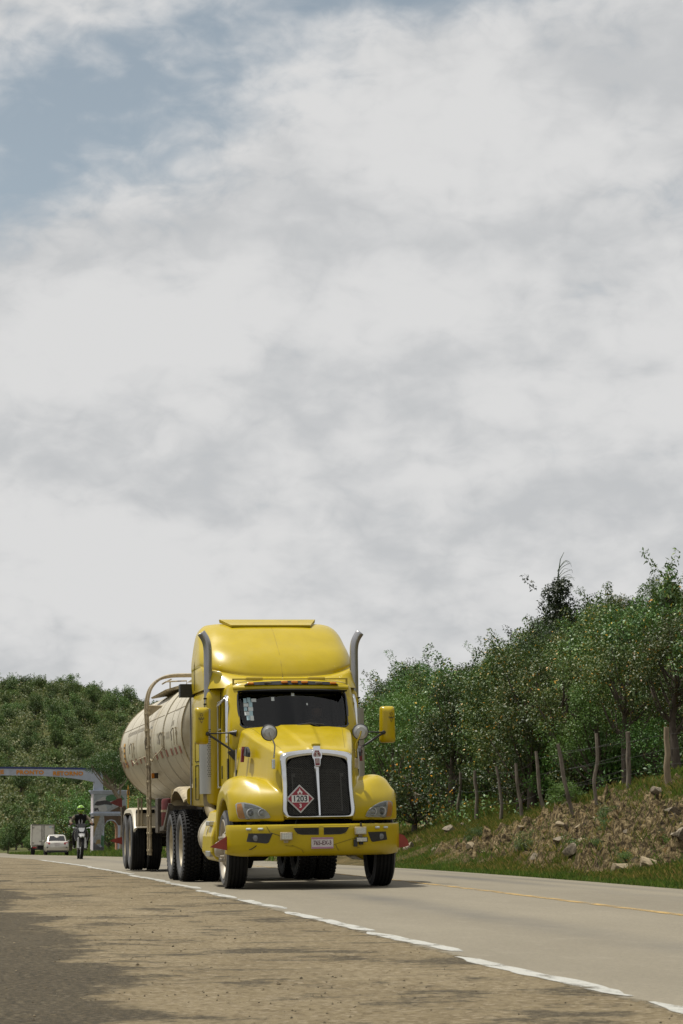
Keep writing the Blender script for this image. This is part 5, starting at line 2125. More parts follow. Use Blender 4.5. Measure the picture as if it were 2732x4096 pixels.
        m.lathe([(0.117, 1.13), (0.122, 1.13), (0.122, 1.17), (0.117, 1.17)], (1.04 * s, 4.40, 0), 'z', 18)
        m.build('tube_strap', 'cream_dirty', trailer)
        # tandem fender
        m = MB()
        rows = []
        for u in np.linspace(0, 1, 11):
            y = 9.75 + 3.1 * u
            z = 1.235 - 0.38 * abs(2 * u - 1) ** 5
            rows.append([(0.60 * s, y, z), (1.16 * s, y, z), (1.215 * s, y, z - 0.03), (1.225 * s, y, z - 0.10), (1.20 * s, y, z - 0.09), (1.15 * s, y, z - 0.02), (0.60 * s, y, z - 0.02)])
        m.grid(np.array(rows), closed_u=True, cap=True)
        m.build('trailer_fender', 'cream_paint', trailer, 50)
        m = MB()
        m.box((0.98 * s, 9.72, 1.02), (0.42, 0.03, 0.32))
        m.build('fender_skirt', 'cream_paint', trailer, bevel=0.02)
        m = MB()
        m.box((1.0 * s, 9.69, 1.16), (0.36, 0.02, 0.07))
        m.build('fender_slot', 'interior_dark', trailer)
        # rear bumper plate and flags
        m = MB()
        m.box((1.16 * s, 13.2, 0.90), (0.09, 0.06, 0.72))
        m.box((0, 13.3, 0.75), (2.3, 0.08, 0.22))
        m.build('rear_plate', 'rusty_dark', trailer)
        for (zc, h, mt) in ((1.36, 0.20, 'red_dark'), (0.57, 0.155, 'red_paint')):
            m = MB()
            m.prism([(1.20 * s, zc + h * 0.48), (1.20 * s, zc - h * 0.52), (1.33 * s, zc - h * 0.30), (1.46 * s, zc - h * 0.02), (1.38 * s, zc + h * 0.20), (1.29 * s, zc + h * 0.40)], lambda u, v, d: (u, 13.14 + d, v), 0, 0.008)
            m.build('rear_flag', mt, trailer)
        wheel(trailer, 0.93 * s, 10.83, 'trailer')
        wheel(trailer, 0.93 * s, 12.15, 'trailer')
    m = MB()
    for x in (-1.14, -1.08):
        m.tube([(x, 9.62, 0.86), (x, 9.62, 1.42)], 0.022, 8)
    m.tube([(-1.16, 9.62, 0.90), (-1.02, 9.62, 0.90)], 0.018, 6)
    m.build('hose_post', 'cream_dirty', trailer)
    # folded diamond placard on a stalk
    m = MB()
    m.prism([(-1.145, 1.72), (-1.115, 1.55), (-1.145, 1.40), (-1.175, 1.55)], lambda u, v, d: (u, 12.2 + d, v), 0, 0.02)
    m.tube([(-1.145, 12.21, 1.20), (-1.145, 12.21, 1.42)], 0.016, 6)
    dm = m.build('folded_placard', 'orange_sign', trailer)
    m = MB()
    m.box((-1.145, 12.197, 1.56), (0.024, 0.006, 0.12))
    m.build('placard_slot', 'rusty_dark', dm)


simple('cream_seam', (0.33, 0.29, 0.21), 0.5, var=0.2, scale=6.0)
simple('faded_print', (0.375, 0.335, 0.255), 0.5, var=0.12, scale=8.0)
tanker()

# ------------------------------------------------------------------ motorcycle and rider
simple('bike_black', (0.008, 0.008, 0.009), 0.28, var=0.2, coat=0.4)
simple('bike_silver', (0.42, 0.42, 0.41), 0.30, 0.5, var=0.1)
simple('bike_white', (0.48, 0.48, 0.47), 0.35, var=0.1)
simple('helmet_green', (0.20, 0.40, 0.012), 0.25, var=0.08, coat=0.6)
simple('vest_black', (0.010, 0.010, 0.011), 0.85, spec=0.2, var=0.3)
simple('trouser_dark', (0.014, 0.014, 0.016), 0.85, spec=0.2, var=0.3)
simple('shirt_pale', (0.42, 0.42, 0.44), 0.8, var=0.1)
simple('skin_warm', (0.30, 0.15, 0.09), 0.55, var=0.1)
t_ = NT('sleeve_striped')
w_ = t_.node('ShaderNodeTexWave')
w_.inputs['Scale'].default_value = 7.0
w_.inputs['Distortion'].default_value = 1.5
w_.bands_direction = 'Z'
tc_ = t_.node('ShaderNodeTexCoord')
t_.link(tc_.outputs['Object'], w_.inputs['Vector'])
t_.bsdf(t_.ramp(w_.outputs['Fac'], [(0.35, (0.060, 0.048, 0.034)), (0.6, (0.17, 0.145, 0.105))]), 0.85, spec=0.2)

BX, BY = -8.62, 87.0
bike = empty('motorcycle', (BX, BY, float(zroad(np.array(BX - float(xw(BY))), BY))), (0, 0, R(9.4)))
tag(bike, 'black trail motorcycle with white fork guards ridden behind the tanker', 'motorcycle')


def motorcycle():
    for (y, r, w, nm) in ((0.0, 0.345, 0.105, 'front'), (1.38, 0.325, 0.12, 'rear')):
        wh = empty('wheel')
        wh.parent = bike
        wh.location = (0, y, r)
        wh.rotation_euler = (0, R(3.0) if y == 0 else 0, 0)
        m = MB()
        pr = [(r - 0.085, -w * 0.30), (r - 0.05, -w * 0.48), (r - 0.015, -w * 0.46), (r - 0.003, -w * 0.25), (r, 0), (r - 0.003, w * 0.25), (r - 0.015, w * 0.46), (r - 0.05, w * 0.48), (r - 0.085, w * 0.30)]
        m.lathe(pr, (0, 0, 0), 'x', 40)
        for k in range(40):
            a = 2 * PI * k / 40
            for s in (-1, 1):
                m.box((s * w * (0.36 if k % 2 else 0.16), math.cos(a) * r, math.sin(a) * r), (0.026, 0.03, 0.018), Matrix.Rotation(a, 3, 'X'))
        m.build('tyre', 'black_rubber', wh, 40)
        m = MB()
        m.lathe([(r - 0.085, -0.03), (r - 0.10, -0.022), (r - 0.10, 0.022), (r - 0.085, 0.03)], (0, 0, 0), 'x', 32)
        m.lathe([(0.001, -0.07), (0.04, -0.07), (0.05, 0), (0.04, 0.07), (0.001, 0.07)], (0, 0, 0), 'x', 14)
        for k in range(18):
            a = 2 * PI * k / 18
            m.tube([(0.03 * (-1) ** k, 0.04 * math.cos(a), 0.04 * math.sin(a)), (0, (r - 0.10) * math.cos(a + 0.2), (r - 0.10) * math.sin(a + 0.2))], 0.003, 4)
        m.build('rim', 'bike_silver', wh, 50)
    for s in (-1, 1):
        m = MB()
        m.tube([(0.115 * s, 0.02, 0.33), (0.115 * s, 0.10, 0.62), (0.115 * s, 0.17, 0.88), (0.11 * s, 0.22, 1.08)], [0.030, 0.030, 0.026, 0.022], 10)
        m.build('fork_tube', 'bike_black', bike, 50)
        m = MB()
        m.prism([(0.075, 0.36), (0.155, 0.36), (0.160, 0.42), (0.150, 0.70), (0.085, 0.72), (0.08, 0.42)], lambda u, v, d: (u * s, 0.02 + (v - 0.33) * 0.28 - 0.045 + d, v), 0, 0.05)
        m.build('fork_guard', 'bike_white', bike, bevel=0.012)
        m = MB()
        m.tube([(0.16 * s, 0.18, 1.02), (0.25 * s, 0.16, 1.03)], 0.008, 6)
        m.lathe([(0.001, -0.03), (0.024, -0.02), (0.03, 0.02), (0.001, 0.03)], (0.27 * s, 0.15, 1.03), 'y', 10)
        m.build('indicator', 'sticker_white', bike, 50)
        m = MB()
        m.prism([(0.10, 0.98), (0.20, 0.92), (0.225, 0.75), (0.18, 0.58), (0.12, 0.62)], lambda u, v, d: (u * s, 0.26 + d + (u - .1) * 1.2, v), 0, 0.04)
        m.build('tank_shroud', 'bike_black', bike, bevel=0.01)
        m = MB()
        m.tube([(0.205 * s, 0.385, 0.94), (0.232 * s, 0.42, 0.75), (0.19 * s, 0.36, 0.60)], 0.006, 5)
        m.build('shroud_edge', 'bike_silver', bike)
        # mirrors and grips
        m = MB()
        m.tube([(0.24 * s, 0.36, 1.19), (0.31 * s, 0.34, 1.30), (0.335 * s, 0.33, 1.34)], 0.007, 6)
        mr = m.build('mirror_stem', 'bike_black', bike)
        m = MB()
        m.prism(round_poly([(-0.065, -0.035), (0.065, -0.02), (0.055, 0.035), (-0.05, 0.045)], 0.02), lambda u, v, d: ((0.375 + u) * s, 0.33 + d, 1.36 + v), -0.02, 0.015)
        m.build('mirror_head', 'bike_black', mr, bevel=0.008)
        m = MB()
        m.tube([(0.27 * s, 0.385, 1.155), (0.40 * s, 0.40, 1.15)], 0.019, 8)
        m.build('grip', 'black_rubber', bike)
        m = MB()
        m.prism([(0.26, 1.185), (0.40, 1.19), (0.445, 1.16), (0.44, 1.11), (0.38, 1.09), (0.27, 1.12)], lambda u, v, d: (u * s, 0.32 + d + max(0, u - .36) * 0.8, v), 0, 0.012)
        m.build('hand_guard', 'bike_black', bike)
        m = MB()
        m.tube([(0.10 * s, 0.78, 0.36), (0.24 * s, 0.80, 0.35)], 0.016, 6)
        m.build('foot_peg', 'bike_silver', bike)
    m = MB()
    m.tube(cr(np.array([(-0.40, 0.40, 1.15), (-0.22, 0.38, 1.15), (-0.11, 0.30, 1.09), (0.11, 0.30, 1.09), (0.22, 0.38, 1.15), (0.40, 0.40, 1.15)]), 4), 0.013, 8)
    m.build('handlebar', 'bike_black', bike, 50)
    # headlight cowl
    m = MB()
    P = [(-0.125, 1.17), (0.125, 1.17), (0.14, 1.10), (0.125, 0.98), (0.075, 0.88), (-0.075, 0.88), (-0.125, 0.98), (-0.14, 1.10)]
    m.prism(P, lambda u, v, d: (u, 0.10 + (v - 0.9) * 0.35 + d + abs(u) * 0.5, v), 0.0, 0.10)
    c = m.build('headlight_cowl', 'bike_black', bike, bevel=0.015)
    m = MB()
    m.prism([(-0.108, 1.03), (0.108, 1.03), (0.098, 0.97), (0.062, 0.90), (-0.062, 0.90), (-0.098, 0.97)], lambda u, v, d: (u, 0.085 + (v - 0.9) * 0.35 + d + abs(u) * 0.5, v), 0.0, 0.03)
    m.build('headlight', 'lamp_reflector', c, bevel=0.006)
    # high front fender
    m = MB()
    rows = []
    for (y, z, w) in ((-0.26, 0.755, 0.05), (-0.14, 0.80, 0.085), (0.0, 0.825, 0.10), (0.14, 0.85, 0.11), (0.24, 0.90, 0.10)):
        rows.append([(-w, y, z - 0.05), (-w * 0.9, y, z - 0.01), (0, y, z + 0.012), (w * 0.9, y, z - 0.01), (w, y, z - 0.05), (0, y, z - 0.012)])
    m.grid(np.array(rows), closed_u=True, cap=True)
    m.build('front_fender', 'bike_silver', bike, 50)
    m = MB()
    m.tube([(0, 0.26, 1.05), (0, 0.55, 0.86), (0, 0.95, 0.78), (0, 1.45, 0.82)], [0.05, 0.05, 0.04, 0.03], 8)
    m.tube([(0, 0.26, 0.98), (0, 0.42, 0.55), (0, 0.60, 0.30), (0, 0.95, 0.32), (0, 1.38, 0.33)], 0.035, 8)
    m.box((0, 0.68, 0.48), (0.24, 0.34, 0.34))
    m.build('frame_and_engine', 'bike_black', bike, bevel=0.02)
    m = MB()
    m.tube([(0.0, 0.50, 0.50), (0.10, 0.46, 0.45), (0.16, 0.60, 0.36), (0.17, 1.0, 0.45), (0.19, 1.40, 0.58)], [0.022, 0.022, 0.022, 0.03, 0.045], 8)
    m.build('exhaust', 'bike_silver', bike, 50)
    m = MB()
    rows = []
    for (y, z, w, h) in ((0.30, 1.02, 0.11, 0.16), (0.50, 1.04, 0.13, 0.20), (0.68, 0.96, 0.11, 0.16), (0.85, 0.88, 0.12, 0.09), (1.20, 0.88, 0.13, 0.08), (1.50, 0.93, 0.11, 0.06), (1.75, 0.95, 0.07, 0.04)):
        rows.append([(-w, y, z - h), (-w, y, z - 0.03), (-w * 0.6, y, z), (w * 0.6, y, z), (w, y, z - 0.03), (w, y, z - h)])
    m.grid(np.array(rows), closed_u=True, cap=True)
    m.build('tank_and_seat', 'bike_black', bike, 60)


motorcycle()


def skin_body(name, joints, edges, radii, root, sub=2):
    me = bpy.data.meshes.new(name)
    keys = list(joints)
    idx = {k: i for i, k in enumerate(keys)}
    me.from_pydata([joints[k] for k in keys], [(idx[a], idx[b]) for a, b in edges], [])
    o = bpy.data.objects.new(name, me)
    COL.objects.link(o)
    sk = o.modifiers.new('skin', 'SKIN')
    sk.use_smooth_shade = True
    lay = me.skin_vertices[0] if me.skin_vertices else None
    if lay is None:
        bpy.context.view_layer.objects.active = o
    for k in keys:
        r = radii[k]
        lay.data[idx[k]].radius = r if isinstance(r, tuple) else (r, r)
        lay.data[idx[k]].use_root = (k == root)
    sb = o.modifiers.new('sub', 'SUBSURF')
    sb.levels = sub
    sb.render_levels = sub
    m2 = evaluated_mesh(o, name)
    bpy.data.objects.remove(o, do_unlink=True)
    return m2


def rider():
    p = empty('person', bike.location, bike.rotation_euler)
    tag(p, 'motorcyclist in green helmet, dark vest and striped sleeves', 'person')
    J = {'pel': (0, 0.98, 0.97), 'sp': (0, 0.93, 1.13), 'ch': (0, 0.84, 1.33), 'nk': (0, 0.77, 1.47), 'hd': (0, 0.74, 1.56)}
    Rr = {'pel': (0.155, 0.125), 'sp': (0.145, 0.115), 'ch': (0.175, 0.125), 'nk': 0.062, 'hd': 0.065}
    E_ = [('pel', 'sp'), ('sp', 'ch'), ('ch', 'nk'), ('nk', 'hd')]
    for s, n in ((-1, 'l'), (1, 'r')):
        J.update({'sh' + n: (0.205 * s, 0.81, 1.395), 'el' + n: (0.345 * s, 0.66, 1.235), 'wr' + n: (0.345 * s, 0.44, 1.185), 'ha' + n: (0.340 * s, 0.385, 1.175),
                  'hi' + n: (0.12 * s, 0.94, 0.92), 'kn' + n: (0.225 * s, 0.55, 0.80), 'an' + n: (0.20 * s, 0.80, 0.43), 'to' + n: (0.21 * s, 0.63, 0.385)})
        Rr.update({'sh' + n: 0.078, 'el' + n: 0.060, 'wr' + n: 0.042, 'ha' + n: 0.040, 'hi' + n: 0.105, 'kn' + n: 0.082, 'an' + n: 0.058, 'to' + n: 0.048})
        E_ += [('ch', 'sh' + n), ('sh' + n, 'el' + n), ('el' + n, 'wr' + n), ('wr' + n, 'ha' + n), ('pel', 'hi' + n), ('hi' + n, 'kn' + n), ('kn' + n, 'an' + n), ('an' + n, 'to' + n)]
    me = skin_body('body', J, E_, Rr, 'pel')
    me.materials.clear()
    for k in ('vest_black', 'sleeve_striped', 'trouser_dark', 'skin_warm', 'black_plastic'):
        me.materials.append(MATS[k])
    for f in me.polygons:
        c = f.center
        if c.z < 0.47:
            f.material_index = 4
        elif c.z < 1.0 and not (abs(c.x) > 0.28 and c.z > 1.05):
            f.material_index = 2
        elif abs(c.x) > 0.19:
            f.material_index = 1
        elif c.z > 1.49:
            f.material_index = 3
        else:
            f.material_index = 0
    b = link('body', me, p)
    # gloved hands closed on the grips: four fingers over the bar, thumb underneath
    for s in (-1, 1):
        m = MB()
        for k in range(4):
            x = (0.305 + 0.021 * k) * s
            ln = (0.92, 1.0, 0.96, 0.82)[k]
            m.tube([(x, 0.40, 1.192), (x, 0.40 - 0.042 * ln, 1.196), (x, 0.40 - 0.068 * ln, 1.165), (x, 0.40 - 0.050 * ln, 1.132)], [0.0105, 0.0105, 0.0095, 0.008], 7)
        m.tube([(0.297 * s, 0.43, 1.17), (0.280 * s, 0.40, 1.145), (0.288 * s, 0.375, 1.128)], [0.012, 0.011, 0.009], 7)
        m.build('glove_fingers', 'skin_warm', b, 60)
    # open collar and shirt front
    m = MB()
    for s in (-1, 1):
        m.prism([(0.015, 1.10), (0.05, 1.10), (0.085, 1.36), (0.12, 1.49), (0.075, 1.47), (0.04, 1.34)], lambda u, v, d: (u * s, 0.715 + (1.45 - v) * 0.25 + d + abs(u) * 0.35, v), -0.01, 0.03)
    m.build('shirt_front', 'shirt_pale', b)
    # helmet
    m = MB()
    rows = []
    for i in range(13):
        t = PI * i / 12
        z = 1.645 + 0.142 * math.cos(t)
        r = math.sin(t)
        rows.append([(0.132 * r * math.cos(a), 0.725 + 0.155 * r * math.sin(a) - (0.03 if z < 1.62 and math.sin(a) < 0 else 0) * abs(math.sin(a)) * r, z) for a in [2 * PI * j / 24 for j in range(24)]])
    m.grid(np.array(rows), closed_u=True)
    h = m.build('helmet', 'helmet_green', p, 180)
    m = MB()
    rows = []
    for z, k in ((1.60, 0.965), (1.64, 1.0), (1.685, 0.975)):
        rr = math.sqrt(max(0.05, 1 - ((z - 1.645) / 0.142) ** 2))
        rows.append([(0.137 * rr * math.cos(a), 0.722 + 0.163 * rr * math.sin(a), z) for a in np.linspace(-PI + 0.45, -0.45, 15)])
    m.grid(np.array(rows))
    m.build('visor', 'black_gloss', h, 60)
    m = MB()
    for x in (-0.028, 0.028):
        m.box((x, 0.598, 1.735), (0.016, 0.03, 0.036), Matrix.Rotation(0.6, 3, 'X'))
    for x in (-0.045, -0.015, 0.015, 0.045):
        m.box((x, 0.565, 1.555), (0.012, 0.03, 0.026))
    m.build('helmet_vent', 'black_plastic', h)


rider()


# ------------------------------------------------------------------ silver car and box truck going away
simple('car_silver', (0.46, 0.44, 0.39), 0.32, 0.35, var=0.05, coat=0.5)
simple('box_white', (0.58, 0.56, 0.50), 0.55, var=0.08, scale=2.0, dirt=(0.24, 0.20, 0.14), dirt_amt=0.5)
simple('box_trim', (0.17, 0.16, 0.145), 0.5, 0.4, var=0.2)
CXp, CYp = -20.35, 187.5
car = empty('car', (CXp, CYp, float(zroad(np.array(CXp - float(xw(CYp))), CYp))), (0, 0, R(8.0)))
tag(car, 'silver four-door saloon seen from behind beside the box truck', 'car')


def saloon():
    st = [(0.0, 0.50, 0.74, 0.62), (0.06, 0.34, 0.80, 0.90), (0.25, 0.27, 0.83, 1.00), (0.75, 0.24, 0.85, 1.02), (1.2, 0.22, 0.855, 0.98), (2.4, 0.22, 0.855, 0.96), (3.3, 0.22, 0.85, 0.92), (4.0, 0.26, 0.82, 0.82), (4.28, 0.36, 0.70, 0.66), (4.34, 0.45, 0.62, 0.60)]
    rows = []
    for (y, zb, w, zt) in st:
        zm = zb + (zt - zb) * 0.55
        half = [(0, zt), (w * 0.72, zt - 0.005), (w * 0.90, zt - 0.03), (w * 0.97, zt - 0.10), (w, zm), (w * 0.985, zb + 0.12), (w * 0.93, zb), (0, zb)]
        rows.append([(x, y, z) for (x, z) in mirror2(half)])
    m = MB()
    m.grid(cr(np.array(rows), 3), closed_u=True, cap=True)
    m.build('body', 'car_silver', car, 40)
    rows = []
    for (y, w, zt) in ((0.62, 0.70, 1.00), (0.85, 0.665, 1.20), (1.10, 0.62, 1.40), (1.35, 0.585, 1.462), (1.9, 0.575, 1.475), (2.4, 0.575, 1.44), (2.8, 0.62, 1.22), (3.2, 0.68, 0.93)):
        half = [(0, zt), (w * 0.80, zt - 0.012), (w * 0.97, zt - 0.05), (w + (zt - 0.95) * 0.22, 0.93), (0, 0.93)]
        rows.append([(x, y, z) for (x, z) in mirror2(half)])
    m = MB()
    m.grid(cr(np.array(rows), 3), closed_u=True, cap=True)
    m.build('roof', 'car_silver', car, 40)
    m = MB()
    m.add([(-0.60, 0.655, 1.045), (0.60, 0.655, 1.045), (0.52, 1.06, 1.375), (-0.52, 1.06, 1.375)], [(0, 1, 2, 3)])
    m.build('rear_window', 'black_gloss', car)
    for s in (-1, 1):
        m = MB()
        m.add([((0.775) * s, 0.95, 0.98), (0.80 * s, 2.9, 0.96), (0.66 * s, 2.45, 1.38), (0.63 * s, 1.25, 1.40)], [(0, 1, 2, 3)])
        m.build('side_glass', 'black_gloss', car)
        m = MB()
        m.prism(round_poly([(0.50 * s, 0.92), (0.76 * s, 0.95), (0.80 * s, 0.74), (0.64 * s, 0.72), (0.48 * s, 0.82)], 0.03), lambda u, v, d: (u, 0.03 + (abs(u) - 0.5) * 0.22 + d + max(0, v - 0.8) * 0.3, v), -0.035, 0.06)
        m.build('tail_light', 'tail_red', car, bevel=0.01)
        m = MB()
        m.box((0.90 * s, 2.75, 1.00), (0.16, 0.10, 0.12))
        m.build('door_mirror', 'car_silver', car, bevel=0.02)
        for y in (0.85, 3.35):
            w = empty('wheel')
            w.parent = car
            w.location = (0.76 * s, y, 0.30)
            m = MB()
            m.lathe([(0.19, -0.09), (0.26, -0.10), (0.295, -0.085), (0.30, 0), (0.295, 0.085), (0.26, 0.10), (0.19, 0.09)], (0, 0, 0), 'x', 28)
            m.build('tyre', 'black_rubber', w, 40)
            m = MB()
            m.lathe([(0.195, 0.08), (0.18, 0.06), (0.05, 0.07), (0.001, 0.07)], (0, 0, 0), 'x', 20)
            m.build('rim', 'aluminium', w, 40)
    m = MB()
    m.box((0, -0.02, 0.79), (0.30, 0.02, 0.15))
    m.build('licence_plate', 'plate_white', car, bevel=0.004)
    m = MB()
    m.box((0, -0.015, 0.885), (0.50, 0.03, 0.025))
    m.build('boot_trim', 'aluminium', car)
    m = MB()
    rows = []
    for x in np.linspace(-0.84, 0.84, 15):
        y = -0.06 + 0.16 * (abs(x) / 0.84) ** 3
        rows.append([(x, y + 0.10, 0.66), (x, y, 0.64), (x, y - 0.01, 0.50), (x, y + 0.03, 0.36), (x, y + 0.15, 0.34)])
    m.grid(np.array(rows), closed_u=True, cap=True)
    m.build('rear_bumper', 'car_silver', car, 50)
    m = MB()
    m.box((0, 0.35, 0.29), (1.45, 0.6, 0.16))
    m.build('underbody', 'black_plastic', car)


saloon()

TX, TY = -25.75, 226.0
van = empty('box_truck', (TX, TY, float(zroad(np.array(TX - float(xw(TY))), TY))), (0, 0, R(8.0)))
tag(van, 'white box truck with closed rear doors driving away ahead of the car', 'truck')


def box_truck():
    m = MB()
    m.box((0, 1.9, 1.72), (1.96, 3.8, 1.78))
    m.build('cargo_box', 'box_white', van, bevel=0.02)
    for s in (-1, 1):
        m = MB()
        m.box((0.475 * s, -0.02, 1.72), (0.90, 0.04, 1.66))
        d = m.build('rear_door', 'box_white', van, bevel=0.01)
        m = MB()
        for z in (1.05, 2.35):
            m.box((0.86 * s, -0.055, z), (0.20, 0.03, 0.07))
        m.build('hinge', 'box_trim', d)
        m = MB()
        m.tube([(0.12 * s, -0.06, 0.92), (0.12 * s, -0.06, 2.55)], 0.022, 6)
        m.box((0.22 * s, -0.06, 1.18), (0.22, 0.03, 0.05))
        m.build('lock_rod', 'box_trim', d)
    m = MB()
    m.box((0, -0.015, 2.60), (2.0, 0.08, 0.08))
    m.box((0, -0.012, 0.86), (2.0, 0.08, 0.08))
    for x in (-0.97, 0.97, 0.0):
        m.box((x, -0.018, 1.72), (0.05, 0.075, 1.70))
    m.build('door_frame', 'box_trim', van)
    m = MB()
    m.box((0, 1.9, 0.68), (0.8, 3.7, 0.24))
    m.box((0, 0.05, 0.52), (1.8, 0.12, 0.12))
    m.build('chassis', 'chassis_black', van)
    m = MB()
    m.box((0.62, -0.05, 2.42), (0.22, 0.01, 0.10))
    m.build('door_sticker', 'sticker_blue', van)
    for s in (-1, 1):
        m = MB()
        m.box((0.70 * s, -0.03, 0.66), (0.34, 0.05, 0.11))
        m.build('tail_light', 'tail_red', van, bevel=0.01)
        for y in (0.85, 4.6):
            w = empty('wheel')
            w.parent = van
            w.location = (0.80 * s, y, 0.37)
            m = MB()
            m.lathe([(0.22, -0.12), (0.34, -0.13), (0.37, -0.10), (0.37, 0.10), (0.34, 0.13), (0.22, 0.12), (0.001, 0.08)], (0, 0, 0), 'x', 24)
            m.build('tyre', 'black_rubber', w, 40)
        m = MB()
        m.box((0.82 * s, 0.35, 0.45), (0.34, 0.02, 0.42))
        m.build('mud_flap', 'black_rubber', van)
    m = MB()
    m.box((0, 4.75, 1.25), (1.80, 1.5, 1.45))
    m.build('cab', 'box_white', van, bevel=0.12, seg=3)


box_truck()


# ------------------------------------------------------------------ painted welcome arch over the road
simple('arch_wall', (0.36, 0.395, 0.47), 0.8, spec=0.2, var=0.10, scale=2.5, dirt=(0.20, 0.20, 0.20), dirt_amt=0.4)
simple('arch_sunlit', (0.56, 0.52, 0.54), 0.8, spec=0.2, var=0.10, scale=3.0, dirt=(0.30, 0.24, 0.20), dirt_amt=0.4)  # paler wall colour with the sunlight painted in
simple('arch_blue', (0.022, 0.035, 0.12), 0.6, var=0.15)
simple('letter_orange', (0.52, 0.20, 0.012), 0.6, var=0.1)
simple('mural_sky', (0.26, 0.29, 0.31), 0.8, var=0.2, scale=3.0)
simple('mural_cloud', (0.36, 0.36, 0.36), 0.8, var=0.15, scale=4.0)
simple('mural_green', (0.055, 0.13, 0.065), 0.8, var=0.3, scale=5.0)
simple('mural_roof', (0.045, 0.042, 0.045), 0.8, var=0.3, scale=5.0)
simple('mural_ochre', (0.23, 0.17, 0.075), 0.8, var=0.3, scale=4.0)
simple('mural_water', (0.24, 0.25, 0.26), 0.8, var=0.30, scale=6.0)
simple('mural_brown', (0.085, 0.055, 0.035), 0.8, var=0.3, scale=4.0)
simple('mural_grey', (0.085, 0.085, 0.09), 0.8, var=0.35, scale=3.0)
simple('arch_orange', (0.40, 0.20, 0.11), 0.8, var=0.15)

AY = 207.0
AXX = -19.62
arch = empty('welcome_arch', (AXX, AY, float(zground(AXX, AY)) + 0.0), (0, 0, R(17.0)))
tag(arch, 'painted masonry arch spanning the road with orange lettering and murals', 'arch')
ABASE = 0.0
AZ0 = arch.location.z


